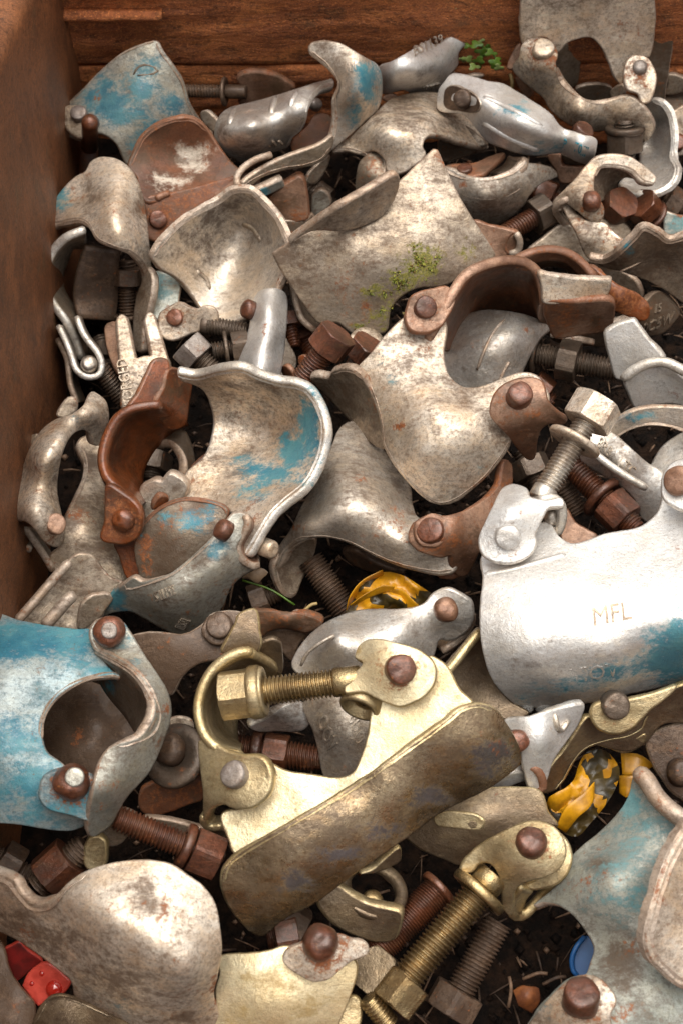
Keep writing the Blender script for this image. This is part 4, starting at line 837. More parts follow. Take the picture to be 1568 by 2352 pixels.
# ------------------------------------------------------------------ middle of the pile
T = coupler('dished grey coupler seen from inside, beside the cream capped coupler')
s = shell(T, 'dish', 'D', [(1000, 370), (1050, 285), (1180, 155), (1300, 78), (1440, 5), (1500, -45), (1560, -62), (1640, -55), (1720, 20), (1800, 110), (1855, 220), (1878, 300), (1850, 470), (1805, 570), (1770, 660), (1500, 800), (1380, 760), (1310, 690), (1250, 600), (1170, 515), (1060, 455), (1020, 410)],
    [(1000, 370, 22), (1300, 78, 30), (1560, -62, 36), (1800, 110, 34), (1878, 300, 28), (1800, 570, 14), (1500, 350, -8), (1450, 560, -14), (1150, 400, 10), (1310, 690, -12), (1650, 150, 8), (1650, 450, -4)], 4.5, 'zinc', dirt_shade=[(1350, 250, 200, 0.35)],
    beads=[([(1005, 365), (1050, 287), (1180, 157), (1300, 80), (1440, 7), (1500, -43), (1560, -60), (1640, -53), (1720, 22), (1800, 112), (1855, 222), (1878, 300), (1850, 470), (1810, 560)], 2.3)])
bead(T, 'rib', 'D', [(1580, 150, s.z(1580, 150)-1.2), (1660, 190, s.z(1660, 190)-0.8), (1710, 270, s.z(1710, 270)-1.0)], 1.8, 'zinc_dull', parent=s.i)
bead(T, 'rib', 'D', [(1280, 460, s.z(1280, 460)-1.2), (1345, 520, s.z(1345, 520)-0.8), (1370, 590, s.z(1370, 590)-1.0)], 1.8, 'zinc_dull', parent=s.i)
bead(T, 'lip', 'D', [(1020, 430, 8), (1060, 420, 9), (1100, 390, 10)], 2.0, 'edge_pale', parent=s.i)

T = coupler('teal-tinted plate with a rusty rivet and eye bolt, below the dished grey coupler')
shell(T, 'plate', 'D', [(985, 480), (1060, 470), (1160, 515), (1180, 560), (1165, 660), (1180, 720), (1050, 780), (975, 720)], [(985, 480, -6), (1180, 560, -8), (1050, 780, -14)], 4, 'paint_teal', paint=[(1040, 560, 90, 0.5)])
s = shell(T, 'ear', 'D', [(1040, 800), (1050, 740), (1110, 700), (1170, 670), (1230, 700), (1290, 715), (1330, 695), (1390, 700), (1425, 740), (1420, 800), (1380, 790), (1330, 800), (1320, 850), (1250, 870), (1150, 912), (1080, 905), (1050, 860)], [(1040, 800, -2), (1170, 670, 4), (1425, 740, 6), (1250, 870, -4), (1380, 730, 8)], 5, 'zinc_cream', dirt_shade=[(1150, 800, 100, 0.4)], rust=[(1150, 780, 60, 0.3)])
rivet(T, 'D', 1148, 768, None, 54, sh=s, mat='rust_rivet')
bolt(T, 'D', (1325, 815, 2), (1620, 860, 4), 62, 'dark_bolt', plain=(0, 0.16))
T = Thing('bolt', 'big steel hex nut on a bolt behind the rim of the blue-lined coupler', 'bolt', 'loose bolts in the pile')
bolt(T, 'D', (1230, 960, 14), (1400, 1130, 6), 75, 'dark_bolt', nut=0.18, rot=0.35, nutmat='grey_rivet', af=20, nh=11)
T = Thing('bolt', 'flanged nut on a bolt lying behind the pale barrel pin', 'bolt', 'loose bolts in the pile')
bolt(T, 'E', (80, 990, 6), (330, 960, 6), 62, 'dark_bolt', nut=0.75, wash=[(0.38, 2.0)], rot=0.1)

T = coupler('pale barrel-shaped pin housing standing behind the blue-lined coupler')
s = shell(T, 'barrel', 'E', [(355, 640), (400, 590), (480, 574), (545, 595), (572, 650), (572, 760), (560, 900), (550, 1000), (510, 1170), (380, 1160), (240, 1110), (285, 970), (320, 830), (340, 720)],
    [(355, 640, 16), (480, 575, 24), (572, 660, 12), (450, 700, 30), (430, 900, 30), (560, 950, 8), (390, 1120, 24), (240, 1110, 4), (320, 830, 12), (520, 1160, 8)], 7, 'zinc_bright', rust=[(420, 860, 16, 0.9, 60), (380, 640, 50, 0.4), (450, 1000, 120, 0.2)], dirt_shade=[(530, 900, 60, 0.5, 250), (480, 1000, 50, 0.5)])
rivet(T, 'E', 318, 715, 18, 62, kind='dome', mat='rust_rivet', n=vdir((-0.75, 0.15, 0.6)))
shell(T, 'flank', 'E', [(555, 900), (590, 950), (625, 1020), (630, 1080), (580, 1150), (520, 1130), (545, 1000)], [(555, 900, -2), (630, 1060, -12), (520, 1130, -8)], 5, 'zinc')

T = coupler('large square olive-grey plate with a patch of moss, upper middle of the pile', dz=4)
s = shell(T, 'plate', 'E', [(478, 352, 1), (540, 470), (620, 590), (700, 712), (780, 805), (900, 800), (1000, 870), (1150, 875), (1215, 855), (1240, 720), (1310, 632), (1420, 576), (1590, 558), (1750, 480), (1918, 372), (1926, 355), (1690, -20), (1545, -325), (1525, -330), (1300, -120, 1), (1200, 20), (1000, 120), (760, 190), (590, 280, 1)],
    [(478, 352, 30), (1530, -330, 62), (800, 800, 0), (1926, 375, 24), (1100, 400, 34), (1250, 700, 10), (1150, 0, 48), (700, 260, 36), (1600, 300, 36), (1000, 860, -2)], 5, 'zinc_dull', moss=[(1440, 420, 130, 0.85, 110), (1330, 530, 130, 0.65, 80), (1150, 610, 90, 0.7, 60), (1210, 740, 100, 0.5), (1720, 320, 90, 0.28), (1050, 830, 60, 0.5, 25)], rust=[(1090, 690, 60, 0.6, 40), (960, 560, 150, 0.22), (1000, 720, 120, 0.2)], dirt_shade=[(900, 330, 200, 0.15)])
lst = []; MB_ = [(1440, 420, 110, 0.9, 95), (1340, 530, 120, 0.7, 70), (1150, 610, 80, 0.7, 50), (1200, 740, 90, 0.5, 60), (1050, 835, 60, 0.4, 18)]
for k in range(9000):
    x, y = random.uniform(950, 1650), random.uniform(250, 860)
    q = float(blobs(MB_, np.array([x]), np.array([y]))[0])+0.9*noise.noise((x/60, y/60, 4.4))+0.5*noise.noise((x/18, y/18, 2.4))-0.62
    if random.random() > q*1.6: continue
    p = P1('E', x, y, s.z(x, y)+0.1); nn = s.n(x, y); h_ = random.uniform(0.0004, 0.0013); w_ = random.uniform(0.0004, 0.0009)
    u_, v_, z_ = frame(nn); a = random.uniform(0, 6.3); tip = p+nn*h_+(u_*math.cos(a)+v_*math.sin(a))*h_*0.8
    lst.append(([p+u_*w_, p-u_*w_*0.5+v_*w_*0.87, p-u_*w_*0.5-v_*w_*0.87, tip], [(0, 1, 3), (1, 2, 3), (2, 0, 3)], k % 3))
mv, mf, mmi = merge(lst); T.add('moss', mv, mf, ['moss_green', 'moss_yellow', 'moss_brown'], mmi, None, False, s.i)
s2 = shell(T, 'flange', 'E', [(590, 283), (660, 220), (760, 150), (900, 60), (1050, -30), (1200, -120), (1280, -162), (1302, -130), (1290, -60), (1255, 20), (1170, 115), (1060, 170), (930, 205), (800, 200), (700, 215)], [(590, 283, 38), (930, 205, 45), (1255, 20, 53), (900, 60, 66), (1280, -160, 72), (700, 190, 50)], 5, 'zinc', rust=[(900, 200, 200, 0.25, 20)], dirt_shade=[(900, 120, 200, 0.35)])
sheet(T, 'strap', 'E', [[(595, 545, -2), (612, 620, -6), (630, 690, -9), (665, 780, -12), (750, 855, -14)], [(640, 540, -24), (650, 620, -28), (670, 690, -31), (700, 760, -34), (770, 820, -36)]], 3.6, 'zinc_dull', edge='edge_pale')

T = Thing('bolt', 'thick rusty bolt with a pinkish hex nut, centre left of the mossy plate', 'bolt', 'loose bolts in the pile')
bolt(T, 'E', (640, 1215, 2), (880, 905, 26), 82, 'rust_bolt', nut=0.93, rot=0.12, nutmat='rust_rivet', af=21, nh=13)
shell(T, 'washer_tab', 'E', [(530, 1100), (560, 1085), (600, 1130), (615, 1180), (570, 1175), (540, 1140)], [(530, 1100, 4), (615, 1180, 4), (540, 1140, 0)], 3, 'rusty')
T = Thing('bolt', 'small rusty nut half hidden between the mossy plate and the big pale saddle', 'bolt', 'loose bolts in the pile')
bolt(T, 'E', (1000, 1110, -8), (1100, 960, 6), 70, 'rust_bolt', nut=0.85, rot=0.5, nutmat='rust_rivet')
washer(T, P1('E', 1090, 950, 3), vdir((0.3, 0.3, 1)), 11, 4, 2.5, 'zinc_dull')
T = Thing('bolt', 'rusty bolt stub in the dark gap right of the pale barrel housing', 'bolt', 'loose bolts in the pile')
bolt(T, 'E', (580, 770, -16), (620, 960, -22), 50, 'rust_bolt', nut=0.1)
shell(T, 'bracket', 'E', [(645, 1025), (685, 1015), (690, 1060), (650, 1075)], [(645, 1025, -8), (690, 1060, -8), (650, 1075, -10)], 4, 'rust_orange')

T = coupler('large pale saddle coupler with a rusty hinged strap and stubby tongue, centre of the pile')
s = shell(T, 'body', 'E', [(1020, 1115), (1130, 985), (1220, 875), (1340, 770), (1480, 730), (1600, 800), (1588, 1000), (1616, 1130), (1696, 1212), (1790, 1224), (1886, 1200), (1990, 1160), (2090, 1133), (2190, 1150), (2240, 1220), (2275, 1310), (2200, 1430), (2100, 1510), (2028, 1577), (1986, 1660), (1886, 1790), (1766, 1900), (1690, 1962), (1600, 1992), (1510, 1978), (1430, 1922), (1350, 1840), (1260, 1725), (1195, 1600), (1175, 1450), (1130, 1300), (1080, 1180)],
    [(1030, 1115, 36), (1300, 850, 50), (1480, 740, 52), (1600, 1000, 42), (1790, 1224, 42), (2090, 1140, 52), (2270, 1320, 46), (1500, 1350, 48), (1750, 1500, 46), (1560, 1985, 10), (1900, 1770, 22), (1195, 1600, 20), (1140, 1320, 32), (1400, 1650, 36), (2020, 1580, 34)], 5, 'zinc_cream', dirt_shade=[(1350, 1000, 200, 0.4), (1650, 1900, 200, 0.3), (2050, 1250, 150, 0.3)], rust=[(1290, 1480, 50, 0.75, 25), (1240, 1400, 30, 0.4), (1480, 1700, 60, 0.35, 20)], paint=[(1180, 1030, 60, 0.3), (1820, 1760, 40, 0.5, 25), (1250, 1180, 60, 0.25)],
    beads=[([(1025, 1118), (1080, 1182), (1132, 1300), (1177, 1450), (1197, 1600), (1262, 1720), (1382, 1870), (1472, 1950), (1560, 1990), (1650, 1973), (1766, 1898), (1886, 1788), (1986, 1660), (2028, 1578)], 2.4)], edge='edge_pale')
shell(T, 'flange', 'E', [(720, 1172), (770, 1158), (840, 1170), (860, 1130), (930, 1108), (1010, 1125), (1090, 1215), (1140, 1330), (1180, 1460), (1210, 1620), (1100, 1580), (1000, 1470), (900, 1360), (810, 1260)],
    [(720, 1172, 14), (930, 1108, 40), (1090, 1215, 36), (1210, 1620, 16), (1000, 1470, 2), (820, 1265, 2), (960, 1260, 22)], 5, 'zinc_dull', dirt_shade=[(950, 1250, 200, 0.35)], rust=[(1130, 1330, 40, 0.3, 150)], beads=[([(860, 1132), (930, 1108), (1010, 1125), (1060, 1170)], 1.8)])
s2 = shell(T, 'hinge_plate', 'E', [(1345, 770), (1380, 640), (1440, 600), (1530, 580), (1620, 570), (1660, 660), (1600, 780), (1560, 830), (1480, 862), (1390, 850)], [(1345, 770, 56), (1440, 600, 62), (1620, 570, 58), (1560, 830, 52), (1390, 850, 54)], 5, 'rust_pink', rust=[(1500, 800, 80, 0.25)])
rivet(T, 'E', 1468, 705, None, 74, sh=s2, mat='rust_rivet')
sheet(T, 'strap', 'F', [[(-100, 900, 46), (-30, 770, 54), (60, 605, 60), (150, 485, 62), (280, 420, 60), (420, 392, 56), (530, 405, 52), (610, 465, 47), (648, 560, 42), (662, 672, 36)],
    [(-20, 960, 14), (60, 790, 16), (150, 640, 22), (230, 560, 26), (330, 520, 28), (430, 520, 26), (510, 545, 24), (580, 600, 20), (620, 680, 16), (650, 760, 12)],
    [(40, 980, -14), (110, 860, -14), (200, 770, -10), (290, 720, -8), (380, 715, -8), (450, 720, -8), (530, 745, -8), (590, 770, -8), (640, 800, -10), (690, 860, -12)]], 5.5, 'rusty', edge='rust_pink', nv=14)
shell(T, 'tongue', 'F', [(630, 480), (700, 492), (860, 515), (1095, 530, 1), (1085, 590), (1055, 655, 1), (860, 668), (665, 675), (650, 580)], [(630, 480, 52), (1095, 530, 48), (1055, 655, 36), (665, 675, 38)], 5, 'zinc_cream', rust=[(700, 640, 120, 0.3, 30)], dirt_shade=[(800, 600, 200, 0.2)])
shell(T, 'tongue_face', 'F', [(662, 680), (860, 672), (1055, 660), (1112, 682), (1112, 760), (1082, 850), (900, 885), (735, 905), (705, 860)], [(662, 680, 37), (1112, 682, 35), (1082, 850, 8), (735, 905, 6)], 5, 'rust_pink', rust=[(800, 760, 200, 0.3)], edge='edge_rust')
s3 = shell(T, 'link', 'F', [(305, 1390), (335, 1275), (420, 1195), (540, 1160), (630, 1180), (668, 1260), (680, 1310), (750, 1400), (808, 1445), (760, 1478), (700, 1462), (635, 1510), (608, 1600), (595, 1690), (545, 1695), (430, 1550), (345, 1465)], [(305, 1390, 50), (540, 1160, 58), (680, 1310, 56), (808, 1445, 44), (545, 1695, 14), (480, 1450, 50), (620, 1600, 26)], 5, 'rust_pink', rust=[(440, 1400, 120, 0.25), (600, 1380, 60, 0.35)], dirt_shade=[(600, 1550, 100, 0.4)], edge='edge_rust')
rivet(T, 'F', 494, 1290, None, 84, sh=s3, mat='rust_rivet', h=6.5)

T = coupler('rusty ring with a corroded orange tongue behind the big pale saddle')
sheet(T, 'ring', 'F', [[(470, 385, 34), (560, 340, 36), (680, 318, 36), (800, 338, 34), (900, 400, 30), (990, 500, 26)], [(560, 405, 26), (620, 385, 28), (700, 372, 28), (790, 385, 26), (860, 430, 22), (930, 510, 18)]], 5, 'rust_pink', edge='edge_rust')
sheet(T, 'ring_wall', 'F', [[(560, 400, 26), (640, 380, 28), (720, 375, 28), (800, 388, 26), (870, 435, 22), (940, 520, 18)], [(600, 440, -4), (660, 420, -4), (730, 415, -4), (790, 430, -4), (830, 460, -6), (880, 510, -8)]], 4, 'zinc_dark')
shell(T, 'tongue', 'F', [(950, 430), (1030, 480), (1100, 535), (1200, 590), (1290, 635), (1348, 705), (1335, 775), (1285, 788), (1200, 760), (1110, 715), (1080, 640), (960, 520)], [(950, 430, 24), (1290, 635, 14), (1335, 775, 2), (1110, 715, 10), (1150, 620, 20)], 8, 'rust_orange', rust=[(1150, 640, 250, 0.5)], wob=2.0)

T = coupler('grooved grey cylinder-shaped coupler showing through the notch of the big pale saddle')
s = shell(T, 'body', 'F', [(0, 960), (40, 850), (140, 755), (270, 718), (450, 730), (600, 770), (697, 838), (640, 900), (580, 1000), (530, 1100), (500, 1180), (400, 1220), (250, 1260), (90, 1240), (20, 1130)],
    [(0, 960, -2), (270, 718, 8), (697, 838, 0), (530, 1100, -4), (250, 1260, -4), (60, 1180, -6), (300, 960, 16), (480, 900, 14)], 5, 'zinc_silver', dirt_shade=[(330, 1000, 300, 0.35)], rust=[(205, 935, 50, 0.4)])
for a in ([(400, 780), (330, 860), (270, 980), (220, 1110)], [(430, 1060), (395, 1120), (365, 1190)]): bead(T, 'groove_ridge', 'F', [(x, y, s.z(x, y)+0.1) for x, y in a], 0.9, 'edge_pale', parent=s.i)

T = Thing('bolt', 'dark bolt with a square-edged nut lying in the gap right of the grooved coupler', 'bolt', 'loose bolts in the pile')
bolt(T, 'F', (590, 1000, -14), (1160, 1120, -8), 74, 'dark_bolt', nut=0.4, wash=[(0.02, 1.8)], rot=0.0)

T = coupler('brilliant white angled lug and ring at the right edge, above the blue-tinted band')
s = shell(T, 'lug', 'F', [(1058, 882), (1090, 845), (1150, 812), (1240, 792), (1262, 815), (1330, 905), (1432, 1042), (1330, 1078), (1240, 1125), (1180, 1170), (1130, 1165), (1095, 1060)], [(1058, 882, 34), (1240, 792, 42), (1432, 1042, 30), (1150, 1165, 14)], 6, 'zinc_bright')
s2 = shell(T, 'ring', 'F', [(1190, 1190), (1250, 1140), (1330, 1100), (1400, 1085), (1500, 1110), (1568, 1165), (1700, 1230), (1700, 1410), (1568, 1345), (1450, 1330), (1360, 1345), (1290, 1372), (1245, 1345), (1215, 1270)], [(1190, 1190, 16), (1400, 1085, 24), (1700, 1230, 20), (1700, 1400, 2), (1290, 1370, -2)], 5, 'zinc_bright', rust=[(1530, 1280, 80, 0.45)], dirt_shade=[(1400, 1150, 100, 0.4)])
bead(T, 'rim', 'F', [(1170, 1172, 20), (1250, 1110, 26), (1350, 1066, 30), (1450, 1062, 32), (1540, 1100, 32), (1700, 1190, 30)], 3.0, 'edge_bright')

T = coupler('blue-tinted curved band at the right edge, below the white angled lug')
s = shell(T, 'band', 'I', [(1085, 215), (1130, 140), (1250, 72), (1400, 45), (1600, 60), (1720, 100), (1720, 280), (1600, 215), (1480, 175), (1330, 170), (1200, 200), (1140, 250), (1095, 245)], [(1085, 215, 10), (1400, 45, 24), (1720, 100, 20), (1720, 270, 8), (1330, 170, 16), (1130, 245, 6)], 4, 'zinc', paint=[(1280, 105, 120, 0.6, 40)], beads=[([(1095, 240), (1140, 215), (1230, 165), (1340, 140), (1480, 150), (1600, 190), (1720, 250)], 2.8)])
T = coupler('smooth grey blurred plate in the gap at the right edge, below the blue-tinted band')
shell(T, 'plate', 'I', [(1340, 480), (1400, 340), (1480, 260), (1600, 200), (1720, 200), (1720, 600), (1500, 640), (1400, 700), (1360, 600)], [(1340, 480, -14), (1600, 200, 0), (1500, 640, -6), (1720, 400, 0)], 5, 'zinc_silver')

T = coupler('smooth silver bar with raised figures, behind the bright eye bolt')
s = shell(T, 'bar', 'I', [(935, 300), (980, 200), (1020, 182), (1080, 200), (1200, 290), (1330, 410), (1430, 480), (1470, 600), (1420, 720), (1400, 800), (1300, 780), (1250, 650), (1150, 560), (1020, 480), (900, 400)], [(935, 300, 8), (1020, 182, 10), (1330, 410, 6), (1470, 600, -2), (1300, 780, -18), (1000, 460, -6), (1150, 430, 12)], 7, 'zinc_silver', dirt_shade=[(1150, 330, 200, 0.4)])
bead(T, 'arris', 'I', [(940, 310, 13), (1050, 400, 13), (1180, 490, 12), (1330, 578, 8)], 2.2, 'edge_bright', parent=s.i)
emboss(T, s, '8R8', (1000, 300), (52, 50), (30, -62), 0.7, 'zinc')
emboss(T, s, 'I-TC', (1135, 430), (52, 42), (30, -62), 0.7, 'zinc')

T = Thing('bolt', 'rusty bolt with a flanged stamped nut in the opening of the white lettered coupler', 'bolt', 'loose bolts in the pile')
i = bolt(T, 'I', (830, 430, -8), (1260, 850, -8), 84, 'rust_bolt', nut=0.72, wash=[(0.49, 1.85, 4)], rot=0.05, nutmat='rust_rivet', af=20, nh=15)
bolt(T, 'I', (780, 560, -22), (880, 740, -30), 70, 'rust_dark')
shell(T, 'washer_tab', 'I', [(760, 780), (800, 710), (860, 800), (940, 850), (1000, 890), (950, 960), (800, 960)], [(760, 780, -12), (1000, 890, -12), (800, 960, -16)], 5, 'rust_pink')

T = coupler('brilliant white coupler lettered MFL with blue paint and a bright eye bolt, right foreground')
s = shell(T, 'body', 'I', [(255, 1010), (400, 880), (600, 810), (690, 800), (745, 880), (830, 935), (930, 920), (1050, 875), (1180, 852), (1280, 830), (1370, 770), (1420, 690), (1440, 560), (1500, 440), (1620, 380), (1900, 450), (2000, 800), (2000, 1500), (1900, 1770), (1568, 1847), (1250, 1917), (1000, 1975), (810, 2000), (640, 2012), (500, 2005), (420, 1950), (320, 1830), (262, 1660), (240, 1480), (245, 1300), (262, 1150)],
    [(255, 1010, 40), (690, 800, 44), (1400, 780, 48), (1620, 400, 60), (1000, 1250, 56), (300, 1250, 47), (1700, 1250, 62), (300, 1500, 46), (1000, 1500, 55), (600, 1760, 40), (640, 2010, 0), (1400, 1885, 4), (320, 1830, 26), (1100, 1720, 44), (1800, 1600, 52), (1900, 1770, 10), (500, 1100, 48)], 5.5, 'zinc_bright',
    paint=[(1500, 1680, 220, 0.9, 170), (1330, 1740, 180, 0.65, 90), (1568, 1500, 130, 0.6), (790, 1870, 60, 0.62, 60), (1080, 1780, 180, 0.58, 80), (540, 1960, 90, 0.5, 40), (1700, 1650, 200, 0.8), (850, 1870, 320, 0.40, 70)], rust=[(665, 1290, 20, 0.5, 60), (850, 1680, 80, 0.42, 40), (1550, 960, 100, 0.25), (600, 1300, 250, 0.12)], dirt_shade=[(550, 1750, 300, 0.6, 120), (1000, 1660, 320, 0.5, 70), (450, 1230, 160, 0.3, 50), (1400, 950, 120, 0.3, 50)], edge='edge_bright')  # the blob below the fold step paints the step's shading; the rest is grime
emboss(T, s, 'MFL', (975, 1475), (150, -26), (-14, -118), 0.45, 'zinc_dull')
emboss(T, s, 'VIOV', (830, 1850), (140, -20), (-6, -90), 0.12, 'zinc_bright')
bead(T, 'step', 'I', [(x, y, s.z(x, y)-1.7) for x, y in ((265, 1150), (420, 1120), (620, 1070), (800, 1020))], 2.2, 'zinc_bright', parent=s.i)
s2 = shell(T, 'clevis', 'I', [(400, 565), (460, 548), (540, 575), (565, 630), (680, 655), (770, 640), (785, 690), (690, 700), (655, 760), (600, 880), (608, 930), (560, 1015), (450, 1062), (340, 1055), (255, 1005), (230, 910), (265, 815), (310, 720), (370, 600)], [(400, 565, 52), (540, 575, 58), (770, 650, 58), (600, 880, 54), (450, 1060, 50), (230, 910, 50), (430, 720, 62)], 5, 'zinc_bright', dirt_shade=[(480, 800, 160, 0.3, 30)], rust=[(510, 740, 25, 0.7), (640, 700, 30, 0.4)], edge='edge_bright')
rivet(T, 'I', 420, 893, None, 84, sh=s2, mat='zinc_bright', h=4)
sheet(T, 'clevis_roll', 'I', [[(640, 660, 58), (700, 640, 58), (755, 660, 56), (780, 720, 52), (775, 800, 46), (745, 870, 42), (700, 850, 42)], [(580, 650, 46), (640, 640, 44), (690, 670, 40), (715, 730, 36), (710, 790, 32), (690, 840, 30), (660, 830, 30)]], 4.5, 'zinc_bright', edge='edge_bright')
rivet(T, 'I', 715, 765, 44, 60, kind='dome', mat='steel_bolt', n=vdir((0.55, -0.1, 0.8)))
i = bolt(T, 'I', (630, 650, 50), (985, 60, 66), 82, 'steel_bolt', nut=0.97, wash=[(0.64, 2.25, 3.0)], plain=(0, 0.13), rot=0.3, nutmat='zinc_cream', af=23, nh=14)
s4 = shell(T, 'ear', 'I', [(1425, 560), (1440, 480), (1500, 410), (1600, 385), (1720, 420), (1720, 720), (1600, 725), (1500, 690), (1440, 640)], [(1425, 560, 62), (1600, 385, 72), (1720, 600, 70), (1500, 690, 62)], 5, 'zinc_bright', edge='edge_bright')
rivet(T, 'I', 1545, 530, None, 98, sh=s4, mat='rust_pink', h=5)
for k, (x, y, r_) in enumerate(((545, 2012, 42), (650, 2008, 46))):
    p = P1('I', x, y, s.z(x, y)-1); V, F = lathe([(r_*0.085*math.cos(a), r_*0.06*math.sin(a)) for a in np.linspace(-0.9, 1.5, 7)], p, vdir((0, -0.6, 0.8)), 16); T.add('water_drop', V, F, 'water', parent=s.i)

T = coupler('brown-grey arched saddle with a big rusty rivet, below the big pale saddle', dz=-14)
s = shell(T, 'body', 'H', [(930, 165), (1060, 150), (1250, 400), (1370, 560), (1388, 680), (1430, 770), (1568, 750), (1680, 900), (1660, 1110), (1568, 1140), (1450, 1122), (1300, 1085), (1150, 1025), (1000, 948), (880, 908), (760, 900), (650, 925), (570, 985), (530, 1060), (490, 1110), (483, 1050), (520, 950), (590, 850), (660, 700), (770, 510), (850, 320)],
    [(950, 180, 20), (1250, 420, 14), (1388, 690, 16), (900, 500, 34), (900, 770, 36), (880, 905, 18), (500, 1060, -6), (560, 920, 4), (700, 800, 26), (1500, 1110, 16), (1300, 900, 32), (1600, 780, 26), (690, 690, 14), (1150, 1020, 18), (1250, 650, 28)], 5, 'zinc', dirt_shade=[(1000, 450, 300, 0.4), (650, 900, 120, 0.5)], rust=[(1300, 780, 120, 0.34, 160), (1200, 700, 80, 0.2)],
    beads=[([(490, 1105), (530, 1055), (570, 983), (650, 925), (760, 900), (880, 908), (1000, 948), (1150, 1025), (1300, 1085), (1450, 1122), (1568, 1140), (1640, 1120)], 2.5)])
shell(T, 'inner_lobe', 'H', [(488, 1100), (530, 1010), (620, 935), (745, 910), (745, 985), (710, 1080), (660, 1190), (632, 1268), (592, 1288), (540, 1250), (505, 1180)], [(488, 1100, -6), (745, 910, 10), (600, 1285, -22), (710, 1080, -16), (600, 1050, -12)], 4.5, 'zinc_dull', dirt_shade=[(600, 1100, 100, 0.4)], beads=[([(488, 1100), (505, 1180), (540, 1250), (592, 1286), (632, 1266)], 2.0)])
bead(T, 'scratch', 'H', [(720, 783, s.z(720, 783)+.2), (770, 775, s.z(770, 775)+.2), (815, 770, s.z(815, 770)+.2)], 0.5, 'edge_bright', parent=s.i)
s2 = shell(T, 'flap', 'H', [(1362, 900), (1395, 810), (1490, 765), (1620, 755), (1740, 720), (1870, 640), (1950, 555), (1968, 480), (1985, 400), (2035, 420), (2035, 560), (1980, 700), (1890, 850), (1820, 1000), (1745, 1140), (1690, 1150), (1640, 1090), (1640, 1020), (1568, 1032), (1460, 1000), (1395, 960)], [(1362, 900, 34), (1490, 765, 40), (1740, 720, 38), (1985, 400, 34), (2035, 560, 24), (1820, 1000, 22), (1690, 1150, 10), (1460, 1000, 32), (1640, 880, 40)], 5, 'rust_pink', rust=[(1600, 900, 150, 0.3), (1980, 550, 100, 0.4)], dirt_shade=[(1800, 900, 100, 0.5)], edge='edge_rust')
rivet(T, 'H', 1508, 855, None, 88, sh=s2, mat='rust_rivet')
rivet(T, 'H', 1508, 855, s2.z(1508, 855)+13.0, 112, kind='flat', mat='rust_pink', h=1.5)
sheet(T, 'flap_roll', 'H', [[(1640, 1020, 22), (1680, 1060, 18), (1690, 1120, 10), (1650, 1150, 6), (1568, 1140, 8)], [(1580, 1030, 6), (1620, 1060, 2), (1630, 1110, -4), (1600, 1130, -6), (1540, 1120, -6)]], 4, 'rust_pink')

T = coupler('blue-lined saddle with a bright curved rim and lettered clamp, centre left')
s = shell(T, 'saddle', 'H', [(-140, -170), (-20, -150), (120, -185), (270, -198), (400, -142), (520, -110), (620, -98), (710, -55), (775, 50), (812, 170), (802, 300), (755, 440), (680, 560), (560, 660), (480, 735), (420, 825), (360, 930), (310, 1010), (255, 960), (320, 790), (250, 745), (180, 720), (160, 690), (60, 655), (-120, 640), (-90, 480), (20, 380), (75, 270), (95, 130), (60, 0), (0, -80), (-120, -125)],
    [(-140, -165, 44), (120, -185, 54), (400, -142, 54), (710, -55, 54), (812, 200, 46), (680, 560, 36), (480, 735, 30), (310, 1000, 18), (450, 200, 12), (550, 350, 16), (90, 130, 8), (20, 380, 6), (-80, 560, 4), (200, 560, 10), (350, 0, 26), (60, -30, 24), (650, 150, 30)], 5, 'zinc_cream', paint=[(715, 180, 75, 0.85, 260), (600, 330, 100, 1.0, 100), (470, 480, 190, 0.75, 80), (350, 600, 140, 0.55, 70), (300, 420, 150, 0.4, 70), (640, 480, 80, 0.5)], dirt_shade=[(560, 260, 60, 0.8, 40), (250, 470, 160, 0.6, 60), (400, -60, 300, 0.25), (60, 420, 80, 0.5)], rust=[(350, 760, 60, 0.5), (-60, 560, 60, 0.3)],
    beads=[([(-140, -160), (-20, -145), (120, -178), (270, -192), (400, -138), (520, -105), (620, -92), (706, -50), (770, 52), (806, 170), (797, 300), (750, 438), (676, 557), (557, 656), (477, 732), (416, 823), (355, 928), (305, 1005)], 2.4)], edge='edge_bright')
s2 = shell(T, 'clamp', 'H', [(-490, 1205), (-430, 1165), (-385, 1190), (-310, 1172), (-190, 1130), (-60, 1030), (90, 890), (175, 790), (235, 740), (305, 755), (322, 830), (275, 900), (240, 965), (275, 1035), (340, 1080), (375, 1095), (285, 1150), (200, 1235), (160, 1330), (100, 1420), (30, 1472), (-110, 1540), (-225, 1505), (-360, 1432), (-450, 1385), (-560, 1390), (-650, 1415), (-605, 1320), (-545, 1250)],
    [(-490, 1205, 6), (-310, 1172, 12), (-60, 1030, 20), (235, 745, 34), (310, 830, 30), (240, 960, 26), (370, 1095, 8), (160, 1330, -8), (-110, 1540, -22), (-360, 1432, -16), (-650, 1415, -18), (-560, 1290, -4), (-100, 1250, 16), (60, 1100, 24), (-250, 1330, 6)], 5, 'zinc_blue', paint=[(-560, 1310, 80, 0.9, 60), (110, 980, 80, 0.6, 70), (-500, 1390, 70, 0.4)], dirt_shade=[(-150, 1350, 200, 0.35), (200, 1150, 100, 0.3)], beads=[([(-490, 1200), (-470, 1225), (-385, 1205), (-310, 1180), (-190, 1136), (-60, 1036), (90, 896)], 2.0)], edge='edge_pale')
emboss(T, s2, '3511LS', (-170, 1205), (-45, 18), (22, 62), 0.8, 'zinc')
emboss(T, s2, 'IIISSI', (-105, 1500), (24, -32), (-62, -20), 0.8, 'zinc')
